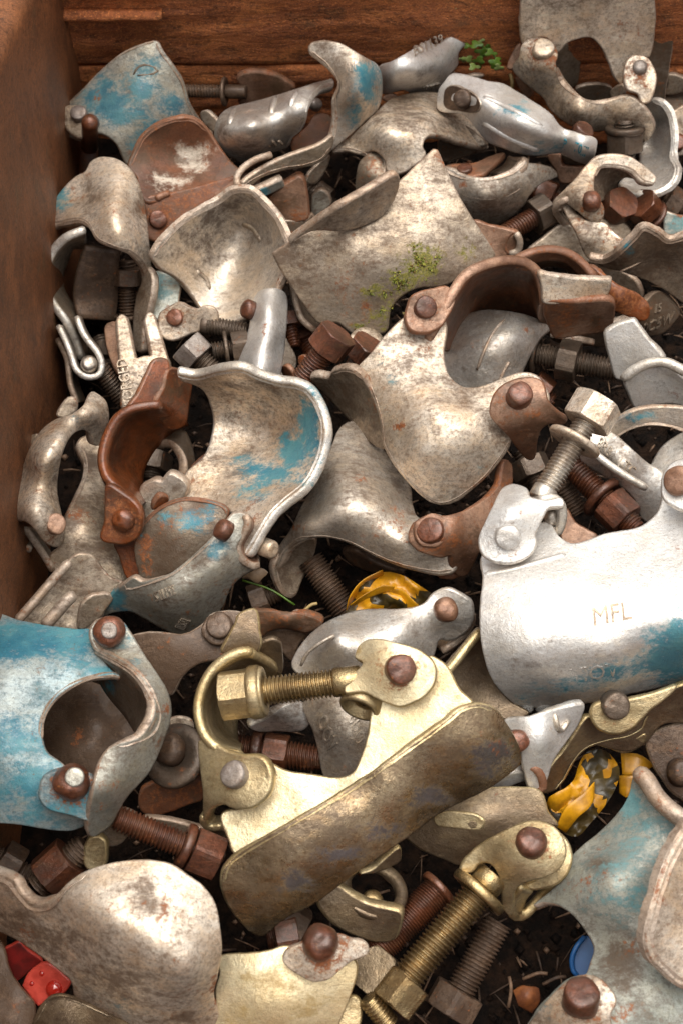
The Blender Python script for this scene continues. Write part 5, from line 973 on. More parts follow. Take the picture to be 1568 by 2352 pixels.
sheet(T, 'roll', 'H', [[(300, 760, 34), (315, 810, 32), (280, 880, 28), (245, 950, 24), (265, 1030, 20), (340, 1085, 14), (385, 1080, 12)], [(330, 790, 18), (345, 830, 16), (315, 890, 12), (290, 950, 8), (310, 1010, 4), (350, 1040, 2), (380, 1030, 2)]], 4, 'rust_pink', edge='edge_pale')
rivet(T, 'H', 150, 850, 34, 70, kind='dome', mat='rust_rivet', n=vdir((-0.75, 0.45, 0.5)))
rivet(T, 'H', 420, 960, 12, 60, kind='flat', mat='zinc_cream', n=vdir((0.7, -0.2, 0.6)), h=7)
s3 = shell(T, 'disc', 'G', [(1490, 745), (1470, 695), (1350, 655), (1200, 645), (1060, 695), (950, 790), (895, 890), (880, 1000), (905, 1110), (940, 1195), (1050, 1160), (1200, 1085), (1330, 970), (1420, 860)], [(1490, 745, 16), (1200, 645, 18), (895, 890, 8), (940, 1195, -6), (1330, 970, 8), (1150, 880, 14)], 5, 'zinc_dark', paint=[(1250, 800, 140, 0.6, 90), (1360, 740, 80, 0.5), (1080, 760, 60, 0.45), (930, 890, 30, 0.6)], dirt_shade=[(1050, 1080, 200, 0.4)], rust=[(960, 1000, 60, 0.5, 150)], beads=[([(1486, 742), (1470, 693), (1350, 652), (1200, 643), (1060, 692), (950, 787), (893, 888)], 2.0)], edge='edge_rust')
shell(T, 'bolt_head', 'G', [(915, 610), (940, 560), (1010, 530), (1060, 540), (1100, 490), (1160, 500), (1220, 560), (1180, 650), (1060, 720), (970, 790), (930, 700)], [(915, 610, 4), (1100, 490, 14), (1220, 560, 10), (970, 790, -4)], 8, 'zinc')
shell(T, 'shackle', 'G', [(1005, 720), (1020, 670), (1060, 632), (1100, 640), (1100, 670), (1050, 700)], [(1005, 720, 14), (1100, 640, 18), (1050, 700, 14)], 4, 'rust_orange')
T = Thing('dry_leaf', 'dry brown leaf scrap lying under the lettered clamp', 'leaf')
shell(T, 'leaf', 'H', [(275, 1165), (340, 1120), (400, 1100), (445, 1130), (410, 1165), (380, 1200), (320, 1170)], [(275, 1165, -16), (400, 1100, -8), (380, 1200, -14), (340, 1150, -8)], 0.8, 'dry_leaf', wob=2)

T = coupler('bright orange-rusted strap with a domed rivet, left of the blue-lined saddle')
sheet(T, 'strap', 'G', [[(1040, 30, 40), (960, 35, 40), (860, 55, 40), (765, 115, 38), (695, 240, 34), (665, 380, 30), (690, 500, 27), (770, 585, 25), (850, 645, 24), (905, 700, 22)],
    [(1130, 80, 14), (1050, 110, 14), (950, 130, 14), (860, 190, 12), (800, 300, 8), (780, 400, 4), (800, 490, 2), (850, 560, 2), (890, 610, 2), (930, 680, 4)],
    [(1220, 150, -10), (1120, 195, -10), (1050, 260, -12), (990, 330, -14), (940, 420, -16), (920, 480, -18), (915, 540, -18), (910, 580, -18), (910, 620, -18), (940, 690, -16)]], 4.5, 'rust_orange', edge='rust_orange', nv=12)
shell(T, 'tongue', 'D', [(845, 1365), (910, 1260), (960, 1150), (1000, 1060), (1040, 1035), (1095, 1045), (1108, 1110), (1070, 1230), (1020, 1345), (990, 1358)], [(845, 1365, 40), (1040, 1035, 44), (1108, 1110, 40), (1020, 1345, 34)], 5, 'rust_orange')
shell(T, 'tongue_side', 'D', [(1020, 1345), (1075, 1230), (1110, 1110), (1190, 1120), (1256, 1180), (1240, 1330), (1215, 1465), (1120, 1500), (1050, 1440)], [(1020, 1345, 34), (1110, 1110, 40), (1256, 1180, 24), (1215, 1465, 6), (1050, 1440, 16)], 5, 'rust_orange', dirt_shade=[(1150, 1250, 100, 0.5)])
s = shell(T, 'ear', 'G', [(695, 560), (780, 600), (870, 665), (915, 730), (918, 820), (890, 895), (820, 938), (740, 935), (662, 905), (690, 780)], [(695, 560, 26), (915, 730, 22), (820, 938, 8), (662, 905, 10)], 6, 'rust_orange', edge='rust_orange')
rivet(T, 'G', 810, 790, None, 78, sh=s, kind='dome', mat='rust_orange')
shell(T, 'tail', 'G', [(750, 930), (890, 925), (900, 1010), (925, 1120), (835, 1165), (785, 1030)], [(750, 930, -2), (890, 925, 0), (835, 1165, -12)], 4, 'rust_orange')
T = coupler('dark ring coupler in the gap between the orange strap and the blue-lined saddle')
sheet(T, 'ring', 'G', [[(1040, 290, -14), (1120, 290, -12), (1180, 360, -12), (1200, 440, -14), (1180, 520, -18)], [(1110, 200, -16), (1200, 220, -16), (1240, 340, -18), (1250, 440, -20), (1220, 530, -24)]], 6, 'zinc_dark')
shell(T, 'leg', 'G', [(1240, 500), (1260, 430), (1350, 350), (1340, 400), (1280, 490)], [(1240, 500, -16), (1350, 350, -12), (1280, 490, -16)], 4, 'rusty')

T = coupler('bright grey swivel arm with an oval opening, against the left wall')
s = shell(T, 'arm', 'G', [(68, 800), (100, 680), (150, 440), (230, 250), (340, 140), (480, 85), (560, 20), (600, -55), (640, -40), (690, 0), (715, 80), (705, 170), (662, 292), (625, 290), (592, 222), (540, 195), (470, 232), (415, 340), (385, 470), (378, 600), (400, 720), (425, 830), (412, 920), (380, 962), (300, 930), (240, 860), (180, 800), (110, 785)],
    [(68, 800, 8), (150, 440, 18), (340, 140, 32), (480, 90, 38), (640, -40, 30), (700, 150, 22), (650, 290, 10), (270, 420, 46), (400, 220, 46), (385, 520, 22), (180, 720, 32), (400, 900, 6), (300, 850, 24), (540, 190, 26), (560, 110, 40)], 6, 'zinc_cream', dirt_shade=[(560, 110, 100, 0.4), (330, 600, 60, 0.4, 200)], rust=[(250, 550, 60, 0.3, 150), (300, 900, 80, 0.3)], paint=[(500, 120, 70, 0.25)])
rivet(T, 'G', 368, 812, 22, 66, kind='flat', mat='rust_pink', n=vdir((0.35, 0.1, 1)))
sheet(T, 'clip', 'G', [[(75, 830, 6), (100, 890, 2), (150, 960, -4), (200, 975, -6)], [(140, 830, -4), (160, 880, -8), (190, 930, -12), (210, 960, -14)]], 4, 'zinc_dull')
sheet(T, 'clip', 'G', [[(165, 840, 4), (210, 900, 0), (280, 1000, -8), (345, 1110, -14)], [(215, 840, -2), (260, 920, -8), (320, 1010, -16), (360, 1090, -20)]], 4, 'zinc_dull', edge='edge_pale')
shell(T, 'back', 'G', [(92, 380), (130, 290), (240, 225), (170, 400), (130, 530), (100, 470)], [(92, 380, 2), (240, 225, 12), (130, 530, 0)], 4, 'zinc_dull')
shell(T, 'hook', 'D', [(375, 1405), (430, 1310), (470, 1290), (500, 1320), (490, 1380), (420, 1420)], [(375, 1405, 0), (470, 1290, 4), (490, 1380, 0)], 5, 'zinc_dull')
sheet(T, 'clip', 'D', [[(380, 910, -10), (440, 1040, -14), (460, 1200, -20), (500, 1320, -26)], [(400, 900, -30), (470, 1040, -34), (500, 1190, -38), (545, 1310, -40)]], 3.5, 'zinc_dull')
s = shell(T, 'plate', 'G', [(430, 760), (490, 640), (545, 520), (562, 420), (510, 290), (590, 230), (690, 330), (670, 500), (700, 600), (690, 760), (665, 900), (760, 950), (835, 1170), (700, 1160), (640, 1060), (520, 1010), (440, 1085), (360, 1115), (330, 1020), (410, 940)], [(430, 760, -2), (562, 420, -8), (690, 330, -12), (700, 700, -12), (830, 1160, -22), (360, 1110, -14), (560, 850, -4)], 5, 'zinc_dull', rust=[(500, 770, 60, 0.45), (350, 1080, 60, 0.3)], dirt_shade=[(650, 1000, 150, 0.3)], beads=[([(520, 300), (560, 400), (550, 510), (495, 640), (440, 750)], 1.6)])

T = coupler('dull grey triangular clamp with two thick raw edges, bottom of the left wall')
s = shell(T, 'plate', 'G', [(115, 1440), (300, 1230), (455, 1050), (520, 1008), (600, 1018), (645, 1075), (720, 1160), (810, 1212), (700, 1330), (660, 1430), (560, 1520), (400, 1500), (280, 1480)], [(115, 1440, -2), (520, 1008, 6), (810, 1212, -8), (560, 1500, -16), (400, 1250, -4)], 4, 'zinc_dull', rust=[(560, 1160, 40, 0.25)])
bead(T, 'raw_edge', 'G', [(110, 1450, 4), (250, 1290, 6), (370, 1150, 9), (460, 1055, 12)], 2.6, 'edge_pale', parent=s.i)
bead(T, 'raw_edge', 'G', [(290, 1480, 2), (370, 1390, 4), (440, 1310, 6), (490, 1270, 6)], 3.4, 'edge_pale', parent=s.i)
shell(T, 'lug', 'G', [(540, 1340), (600, 1285), (700, 1270), (740, 1300), (690, 1370), (640, 1440), (530, 1500), (520, 1420)], [(540, 1340, -2), (740, 1290, -4), (530, 1500, -12)], 4, 'zinc_dull')
# ------------------------------------------------------------------ front of the pile
T = coupler('bright blue painted coupler with a round opening and two domed rivets, left foreground')
s = shell(T, 'body', 'J', [(-260, 40), (0, 88), (120, 130), (300, 165), (500, 190), (600, 200), (640, 330), (720, 450), (800, 500), (760, 492), (700, 490), (560, 522), (430, 590), (335, 680), (280, 790), (272, 900), (310, 1000), (400, 1065), (470, 1130), (610, 1180), (600, 1400), (570, 1462), (480, 1505), (350, 1505), (150, 1472), (0, 1458), (-260, 1440)],
    [(-260, 40, 24), (0, 90, 26), (500, 190, 34), (0, 350, 44), (500, 400, 42), (0, 800, 44), (280, 820, 38), (-200, 1400, 24), (450, 1480, 20), (400, 1250, 36), (150, 1200, 38), (760, 480, 36)], 5, 'paint_blue', paint=[(150, 280, 400, 0.75, 110), (500, 250, 150, 0.6), (100, 900, 300, 0.45, 130), (450, 1000, 200, 0.35), (200, 1200, 250, 0.35), (650, 470, 100, 0.6, 30)], rust=[(230, 880, 60, 0.5, 25), (300, 450, 50, 0.3)], dirt_shade=[(540, 380, 40, 0.5, 100)],
    beads=[([(780, 494), (700, 490), (560, 522), (430, 590), (335, 680), (282, 790), (276, 900)], 1.8)], edge='edge_pale')
s2 = shell(T, 'strap', 'J', [(592, 200), (630, 140), (720, 115), (800, 145), (850, 210), (910, 300), (960, 380), (1035, 490), (1095, 590), (1122, 690), (1115, 790), (1080, 900), (1020, 1050), (960, 1150), (850, 1270), (780, 1375), (720, 1480), (610, 1548), (578, 1480), (600, 1330), (640, 1120), (690, 1000), (770, 945), (900, 905), (965, 840), (1012, 740), (1005, 640), (950, 540), (860, 445), (740, 375), (640, 325), (600, 270)],
    [(592, 200, 46), (720, 115, 48), (640, 325, 44), (860, 445, 50), (960, 380, 46), (1012, 700, 54), (1120, 700, 40), (900, 905, 54), (1060, 950, 36), (690, 1000, 52), (610, 1545, 22), (780, 1375, 26), (700, 1250, 48)], 5, 'zinc_blue', paint=[(800, 230, 100, 0.42), (900, 400, 60, 0.4), (700, 1350, 60, 0.3)], rust=[(1075, 720, 40, 0.7), (1000, 620, 40, 0.3), (660, 1250, 30, 0.3, 150)], dirt_shade=[(1060, 900, 40, 0.4, 200)],
    beads=[([(600, 262), (640, 320), (740, 373), (860, 443), (950, 540), (1010, 650), (1040, 760), (1000, 860), (900, 912), (780, 945)], 2.2)], edge='edge_pale')
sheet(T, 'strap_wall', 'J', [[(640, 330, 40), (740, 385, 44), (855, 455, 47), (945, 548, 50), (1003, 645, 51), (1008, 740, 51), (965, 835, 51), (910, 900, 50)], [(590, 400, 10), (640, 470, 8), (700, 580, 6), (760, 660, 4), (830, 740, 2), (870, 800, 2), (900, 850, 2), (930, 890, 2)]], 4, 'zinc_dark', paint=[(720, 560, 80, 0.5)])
rivet(T, 'J', 716, 208, 50, 104, kind='dome', mat='rust_rivet', n=vdir((0.05, 0.15, 1)), h=6)
rivet(T, 'J', 716, 200, 54.5, 55, kind='flat', mat='grey_rivet', n=vdir((0.05, 0.15, 1)), h=1.6)
s3 = shell(T, 'ear', 'J', [(262, 1260), (290, 1170), (380, 1120), (500, 1120), (610, 1190), (600, 1410), (570, 1440), (480, 1410), (330, 1370), (275, 1320)], [(262, 1260, 40), (500, 1120, 44), (610, 1200, 42), (570, 1440, 30), (330, 1370, 34)], 4.5, 'paint_blue', paint=[(450, 1350, 200, 0.4)], edge='paint_blue')
rivet(T, 'J', 470, 1188, None, 120, sh=s3, kind='dome', mat='rust_rivet', n=vdir((0.1, 0.2, 1)), h=8)
rivet(T, 'J', 490, 1160, s3.z(480, 1180)+6.6, 62, kind='flat', mat='zinc_blue', n=vdir((0.1, 0.2, 1)), h=1.6)
i = bolt(T, 'J', (760, 1420, 14), (1430, 1700, -2), 88, 'rust_bolt', nut=0.87, wash=[(0.68, 1.75, 4)], rot=0.02, nutmat='rust_rivet', af=21, nh=14)
shell(T, 'bracket', 'J', [(580, 1500), (700, 1490), (800, 1400), (900, 1440), (780, 1600), (620, 1590)], [(580, 1500, 8), (900, 1440, 6), (620, 1590, 0)], 5, 'zinc_dull')

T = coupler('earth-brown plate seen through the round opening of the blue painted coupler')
shell(T, 'plate', 'J', [(240, 640), (420, 540), (620, 540), (800, 640), (950, 860), (960, 1000), (700, 1220), (480, 1210), (300, 1080), (220, 850)], [(240, 640, -14), (620, 540, -8), (950, 900, -16), (480, 1210, -18), (600, 850, -6)], 5, 'rust_dark', dirt_shade=[(600, 850, 400, 0.4)], edge='zinc_dull', wob=1.2)
T = Thing('bolt', 'dark washer and flanged nut right of the blue painted coupler', 'bolt', 'loose bolts in the pile')
washer(T, P1('J', 1150, 1020, 4), vdir((-0.35, 0.45, 1)), 16, 6, 5, 'dark_bolt'); rivet(T, 'J', 1120, 980, 6, 105, kind='dome', mat='rust_dark', n=vdir((-0.35, 0.45, 1)))
shell(T, 'tab', 'J', [(1100, 790), (1180, 765), (1250, 790), (1260, 850), (1200, 870), (1110, 850)], [(1100, 790, 4), (1260, 850, 0), (1110, 850, 2)], 4, 'zinc_dull')

T = coupler('dark brown rusted lug plate with a flat rivet, behind the brassy coupler')
s = shell(T, 'plate', 'J', [(840, 260), (980, 215), (1200, 225), (1330, 160), (1400, 90), (1560, 80), (1640, 160), (1560, 330), (1440, 380), (1300, 415), (1190, 500), (1112, 622), (1040, 510), (950, 380)], [(840, 260, 4), (1400, 90, 8), (1640, 160, 6), (1440, 380, 2), (1112, 622, -8), (1150, 330, 6)], 5, 'rust_dark', dirt_shade=[(1100, 300, 300, 0.5)], edge='edge_pale')
rivet(T, 'J', 1435, 170, 12, 84, kind='flat', mat='rust_dark', n=vdir((0, 0.3, 1)))
rivet(T, 'J', 1428, 195, 8, 105, kind='flat', mat='rust_dark', n=vdir((0, 0.3, 1)), h=3)
shell(T, 'horn', 'K', [(330, 90), (400, 76), (560, 74), (690, 98), (800, 148), (730, 205), (690, 215), (560, 192), (460, 205), (380, 250)], [(330, 90, 6), (560, 74, 10), (800, 150, 4), (560, 192, -2), (560, 130, 14), (380, 240, -4)], 6, 'rust_pink', dirt_shade=[(550, 140, 300, 0.7)], rust=[(600, 120, 200, 0.3)])
shell(T, 'underside', 'K', [(380, 240), (460, 205), (560, 195), (700, 212), (640, 300), (600, 400), (500, 300), (400, 300)], [(380, 240, -8), (700, 212, -8), (600, 400, -20)], 4, 'rust_dark')

T = coupler('grey domed coupler with raised figures, under the brassy eye bolt')
s = shell(T, 'dome', 'K', [(598, 420), (640, 320), (740, 205), (880, 115), (1060, 62), (1300, 58), (1450, 32), (1520, -40), (1620, -70), (1760, 10), (1780, 120), (1730, 210), (1640, 265), (1560, 262), (1500, 400), (1300, 420), (1050, 480), (800, 500), (640, 480)],
    [(598, 420, 4), (740, 205, 10), (1060, 62, 10), (1450, 32, 18), (1620, -70, 24), (1760, 120, 14), (1600, 265, 6), (900, 250, 26), (1300, 200, 22), (800, 500, 6), (1300, 420, 10)], 5, 'zinc_silver', dirt_shade=[(700, 300, 80, 0.4), (1250, 120, 120, 0.3)])
rivet(T, 'I', 20, 1372, 28, 80, kind='dome', mat='rust_pink', n=vdir((0.1, 0.2, 1)))
bead(T, 'crease', 'K', [(660, 430, 14), (700, 350, 19), (790, 280, 24), (880, 230, 26)], 1.0, 'zinc', parent=s.i)
sheet(T, 'ear_strap', 'I', [[(190, 1400, 8), (180, 1470, 4), (110, 1560, 0), (0, 1640, -2)], [(130, 1400, -6), (120, 1470, -10), (60, 1530, -12), (-40, 1600, -14)]], 4, 'zinc_cream')
s2 = shell(T, 'skirt', 'K', [(675, 670), (800, 640), (960, 620), (1140, 640), (1145, 760), (1095, 950), (1045, 1110), (960, 1180), (860, 1190), (805, 1150), (770, 980), (735, 850), (700, 780)], [(675, 670, -2), (1140, 640, 10), (860, 1180, -16), (1045, 1110, -6), (900, 850, 8), (760, 950, -10)], 5, 'zinc', dirt_shade=[(800, 900, 100, 0.35, 300)])
emboss(T, s2, 'OOV', (770, 800), (34, 92), (54, -72), 0.9, 'zinc')
emboss(T, s2, '8DO', (965, 775), (26, 92), (66, -62), 0.8, 'zinc')
T = coupler('white-flecked clamp edge in the gap under the brassy bolt')
shell(T, 'edge', 'K', [(330, 830), (430, 780), (540, 700), (640, 670), (700, 700), (720, 800), (650, 860), (500, 860), (380, 860)], [(330, 830, -6), (640, 670, -2), (720, 800, -10), (500, 860, -18), (560, 770, -2)], 5, 'zinc_bright', dirt_shade=[(560, 790, 200, 0.75)])
T = Thing('bolt', 'dark red rusty bolt with collar and nut in the gap under the brassy bolt', 'bolt', 'loose bolts in the pile')
bolt(T, 'K', (200, 960, -22), (800, 1040, -20), 92, 'rust_bolt', nut=0.5, wash=[(0.29, 1.4, 5)], rot=0.5, af=18, nh=12)

T = coupler('brassy coupler with a long bronze lip, side ring and brass bolt, centre foreground')
s = shell(T, 'plate', 'K', [(145, 1400), (300, 1360), (430, 1270), (470, 1170), (440, 1065), (560, 1120), (720, 1143), (900, 1167), (1000, 1130), (1050, 1040), (1100, 880), (1145, 650), (1300, 690), (1480, 600), (1530, 450), (1500, 370), (1600, 430), (1690, 590), (1775, 690), (1600, 830), (1000, 1200), (420, 1600), (240, 1660), (190, 1560)],
    [(150, 1400, 22), (470, 1150, 32), (900, 1165, 34), (1145, 650, 46), (1600, 430, 56), (1775, 690, 52), (1000, 1200, 36), (300, 1620, 22)], 5, 'gold', rust=[(630, 1235, 25, 0.6), (1080, 950, 60, 0.2), (750, 1250, 60, 0.25)], dirt_shade=[(500, 1180, 60, 0.3), (300, 1480, 100, 0.15), (1050, 1000, 60, 0.3)])
s2 = shell(T, 'lip', 'N', [(142, 650), (165, 550), (250, 462), (600, 250), (1000, 15), (1586, -400), (1700, -490), (1816, -520), (1910, -495), (1980, -420), (2036, -335), (2085, -230), (2092, -140), (2040, -80), (1866, 40), (1586, 180), (1380, 330), (1050, 560), (900, 672), (740, 790), (560, 880), (440, 980), (390, 997), (320, 960), (230, 860), (170, 760)],
    [(142, 650, 30), (250, 462, 38), (1000, 15, 52), (1816, -520, 66), (2092, -140, 30), (1586, 180, 26), (900, 672, 24), (390, 997, 6), (170, 760, 22), (600, 560, 41), (1300, 80, 51), (1850, -260, 57), (800, 270, 51), (1500, -250, 61), (1000, 420, 40)], 5, 'lip_brown', paint=[(620, 640, 130, 0.7, 80), (900, 470, 170, 0.6, 80), (1200, 290, 170, 0.6, 80), (1500, 90, 170, 0.65, 80), (1900, -180, 150, 0.8, 130)], pale=[(450, 880, 60, 0.3)], dirt_shade=[(1700, -250, 200, 0.5), (900, 250, 300, 0.3), (400, 620, 150, 0.4)], beads=[([(150, 640), (172, 552), (254, 468), (604, 256), (1004, 21), (1590, -394), (1704, -484), (1816, -514), (1906, -490)], 1.6)], edge='edge_gold')  # purple-grey bands put the rounded metal's reflected gradient into the lip's colour
sheet(T, 'side_ring', 'K', [[(340, 345, 48), (270, 345, 48), (180, 385, 46), (85, 465, 43), (20, 580, 40), (-5, 710, 37), (15, 830, 35), (70, 925, 34), (160, 985, 34), (260, 1012, 35)],
    [(480, 420, 22), (380, 440, 20), (280, 480, 16), (190, 550, 12), (130, 640, 8), (110, 730, 4), (120, 820, 2), (150, 890, 2), (200, 940, 4), (260, 970, 8)],
    [(520, 480, 2), (430, 520, 0), (360, 560, -4), (300, 620, -8), (260, 680, -10), (230, 760, -12), (220, 850, -12), (225, 920, -12), (240, 960, -10), (265, 980, -8)]], 5, 'gold_dull', edge='edge_gold', nv=12)
bead(T, 'ring_rim', 'K', [(345, 340, 48), (270, 343, 49), (180, 380, 48), (85, 460, 45), (18, 580, 42), (-8, 710, 39), (12, 832, 37), (68, 928, 36), (160, 990, 36), (280, 1018, 37)], 2.6, 'edge_gold')
shell(T, 'hook', 'K', [(150, 345), (190, 250), (235, 160), (260, 95), (355, 62), (372, 90), (385, 200), (395, 290), (350, 375), (290, 360), (240, 345)], [(150, 345, 46), (355, 62, 54), (395, 290, 48), (350, 375, 42)], 5, 'bronze', dirt_shade=[(280, 200, 150, 0.2)], edge='edge_gold')
shell(T, 'hook_end', 'K', [(385, 300), (480, 262), (528, 300), (532, 480), (450, 430), (390, 380)], [(385, 300, 30), (528, 300, 28), (532, 480, 14)], 4, 'bronze')
s3 = shell(T, 'ear', 'K', [(-10, 930), (60, 925), (160, 985), (260, 1015), (380, 1028), (440, 1080), (462, 1170), (435, 1270), (340, 1352), (220, 1362), (140, 1330), (60, 1370), (25, 1440), (20, 1250)], [(-10, 930, 30), (260, 1015, 40), (462, 1170, 42), (340, 1352, 36), (140, 1330, 30), (25, 1430, 10), (60, 1150, 28)], 6, 'gold_dull', dirt_shade=[(60, 1200, 100, 0.4, 200)], rust=[(330, 1130, 50, 0.15)])
rivet(T, 'K', 240, 1142, None, 90, sh=s3, mat='grey_rivet', h=4.5)
sheet(T, 'curl', 'K', [[(25, 1420, 10), (30, 1470, 4), (80, 1490, 2), (140, 1480, 4)], [(60, 1360, 4), (80, 1410, -2), (110, 1430, -4), (150, 1430, -2)]], 4, 'gold_dull')
i = bolt(T, 'K', (150, 628, 40), (1060, 520, 50), 96, 'gold_bolt', nut=0.10, wash=[(0.24, 1.85, 6), (0.29, 1.7, 2)], plain=(0.8, 1.0), rot=0.35, nutmat='gold_dull', af=22, nh=14)
s4 = shell(T, 'eye', 'K', [(1012, 370), (1050, 285), (1140, 258), (1260, 278), (1400, 318), (1490, 375), (1532, 440), (1522, 550), (1440, 640), (1320, 692), (1250, 682), (1150, 640), (1060, 600), (950, 602), (955, 550), (1010, 480), (1065, 410)], [(1012, 370, 52), (1140, 258, 60), (1490, 375, 62), (1440, 640, 56), (1150, 640, 52), (950, 600, 50), (1200, 450, 62)], 6, 'gold', rust=[(1170, 470, 70, 0.16)], dirt_shade=[(1030, 330, 30, 0.8, 60)])
rivet(T, 'K', 1305, 458, None, 100, sh=s4, mat='rust_rivet', h=6)
V, F = lathe([(7.2, -7), (9.6, -7), (9.9, -6), (9.9, 4), (9.2, 5), (7.2, 5), (7.2, -7)], P1('K', 1060, 660, 43), vdir((-0.35, -0.75, 0.55)), 32); T.add('eye_roll', V, [q for q in F if len(q) == 4], 'gold_dull')
rivet(T, 'K', 1075, 660, 42, 72, kind='dome', mat='gold_bolt', n=vdir((-0.3, -0.75, 0.6)), h=3)

T = coupler('bronze plate with a thin bright edge wedged between the brassy and white lettered couplers')
s = shell(T, 'plate', 'L', [(10, 470), (130, 320), (245, 190), (280, 350), (340, 540), (450, 670), (560, 740), (480, 780), (400, 780), (340, 720), (250, 690), (170, 700), (60, 540)], [(10, 470, 22), (245, 190, 26), (560, 740, 4), (250, 690, 6), (230, 450, 14)], 4, 'bronze')
bead(T, 'edge', 'L', [(15, 480, 26), (90, 390, 27), (160, 300, 28), (240, 205, 29)], 2.4, 'edge_gold', parent=s.i)

T = coupler('white-grey hollow lug with a rusty rivet beside the end of the bronze lip')
s = shell(T, 'lug', 'L', [(400, 790), (560, 762), (730, 718), (915, 685), (905, 760), (860, 850), (790, 945), (720, 1050), (675, 1180), (640, 1245), (570, 1240), (540, 1150), (520, 1080), (500, 960), (460, 880)], [(400, 790, 22), (915, 685, 26), (675, 1180, 6), (570, 1240, 4), (650, 900, 28), (830, 880, 14)], 5, 'zinc_bright', rust=[(650, 900, 120, 0.22), (620, 1150, 60, 0.3)], dirt_shade=[(560, 820, 80, 0.3), (780, 880, 100, 0.35)])
bead(T, 'notch_edge', 'L', [(725, 730, 27), (735, 790, 27), (765, 855, 22), (820, 790, 22)], 1.4, 'zinc', parent=s.i)
rivet(T, 'L', 488, 920, 26, 76, kind='dome', mat='rust_rivet', n=vdir((0.2, 0.1, 1)))
sheet(T, 'roll', 'L', [[(530, 1080, 12), (590, 1090, 14), (640, 1150, 10), (650, 1230, 4), (590, 1250, 2)], [(500, 1110, -4), (560, 1120, -4), (600, 1160, -8), (605, 1210, -12), (570, 1230, -12)]], 4, 'rust_pink')
shell(T, 'blade', 'L', [(270, 1245), (330, 1180), (440, 1135), (540, 1130), (558, 1165), (480, 1200), (380, 1240), (290, 1255)], [(270, 1245, 2), (540, 1130, 6), (480, 1200, 0)], 5, 'zinc_bright')

T = coupler('brassy coupler with a dark flat rivet and flowing edge under the white lettered coupler')
s = shell(T, 'plate', 'L', [(640, 1255), (700, 1100), (780, 1000), (850, 900), (930, 780), (1000, 760), (1200, 680), (1400, 640), (1568, 560), (1750, 560), (1750, 810), (1568, 805), (1450, 810), (1390, 850), (1330, 930), (1220, 988), (1100, 975), (1000, 950), (920, 985), (850, 1070), (790, 1180), (720, 1250)], [(640, 1255, -6), (850, 900, 12), (1200, 680, 16), (1750, 560, 20), (1568, 805, 2), (1330, 930, -4), (1000, 950, 2), (760, 1190, -8)], 4, 'bronze', dirt_shade=[(900, 900, 100, 0.2)], edge='edge_gold', beads=[([(735, 1240), (790, 1180), (850, 1070), (920, 985), (1000, 948), (1090, 925), (1200, 905), (1300, 850), (1340, 760)], 1.8)])
s2 = shell(T, 'ear', 'L', [(970, 760), (990, 690), (1060, 670), (1240, 650), (1400, 605), (1520, 570), (1440, 650), (1360, 710), (1300, 770), (1220, 845), (1120, 875), (1020, 840)], [(970, 760, 24), (1240, 650, 28), (1520, 570, 32), (1120, 875, 20)], 5, 'gold_dull', edge='edge_gold')
rivet(T, 'L', 1122, 690, None, 92, sh=s2, mat='dark_bolt', h=4)
shell(T, 'ear_back', 'L', [(1070, 950), (1200, 930), (1320, 880), (1300, 950), (1200, 1000), (1120, 985)], [(1070, 950, -2), (1320, 880, 0), (1200, 1000, -8)], 4, 'gold_dull')
T = coupler('dark brown smooth coupler at the right edge above the teal coupler')
s = shell(T, 'body', 'L', [(1330, 930), (1420, 850), (1568, 810), (1750, 810), (1750, 1420), (1620, 1330), (1500, 1260), (1420, 1150), (1370, 1060)], [(1330, 930, -6), (1568, 810, 0), (1750, 1400, -18), (1420, 1150, -12)], 5, 'rust_dark', edge='zinc_dull')
rivet(T, 'L', 1555, 1130, -2, 95, kind='dome', mat='rust_dark')

# hazard tape
T = Thing('barrier_tape', 'crumpled yellow and black barrier tape under the arched brown-grey saddle', 'tape', 'barrier tape caught in the pile')
def tape(c, rails, m, dz=0): sheet(T, 'fold', c, [[(x, y, z+dz) for x, y, z in r] for r in rails], 0.5, m, nv=6, edge=m)
crumple(T, 'crumple', 'H', [(950, 1390), (985, 1290), (1060, 1195), (1190, 1125), (1320, 1145), (1450, 1225), (1580, 1320), (1568, 1420), (950, 1420)], [(950, 1390, -24), (1190, 1125, -14), (1580, 1320, -18), (1250, 1400, -20), (1250, 1260, -10)], 5, ['tape_yellow', 'tape_black'], 1.3, 30, 0.06)
tape('H', [[(955, 1375, -18), (980, 1280, -12), (1060, 1180, -8), (1190, 1112, -6)], [(975, 1370, -26), (1010, 1300, -22), (1110, 1220, -20), (1200, 1150, -16)]], 'tape_yellow')
tape('H', [[(980, 1340, -10), (1060, 1280, -6), (1180, 1215, -4), (1270, 1220, -4)], [(1000, 1350, -14), (1080, 1300, -10), (1190, 1260, -8), (1260, 1240, -6)]], 'tape_yellow')
tape('H', [[(1250, 1240, -6), (1320, 1240, -5), (1380, 1300, -6), (1440, 1355, -8)], [(1280, 1310, -12), (1310, 1330, -12), (1330, 1360, -14), (1350, 1390, -14)]], 'tape_yellow')
T = Thing('barrier_tape', 'twisted yellow and black barrier tape beside the teal coupler on the right', 'tape', 'barrier tape caught in the pile')
crumple(T, 'crumple', 'L', [(680, 1330), (760, 1255), (850, 1180), (890, 1060), (950, 985), (1060, 985), (1150, 1100), (1130, 1220), (1060, 1340), (970, 1450), (880, 1545), (800, 1530), (735, 1480), (690, 1400)], [(680, 1330, -22), (950, 985, -16), (1150, 1100, -20), (880, 1540, -24), (950, 1250, -14)], 5, ['tape_black', 'tape_yellow'], 3.3, 30, 0.10)
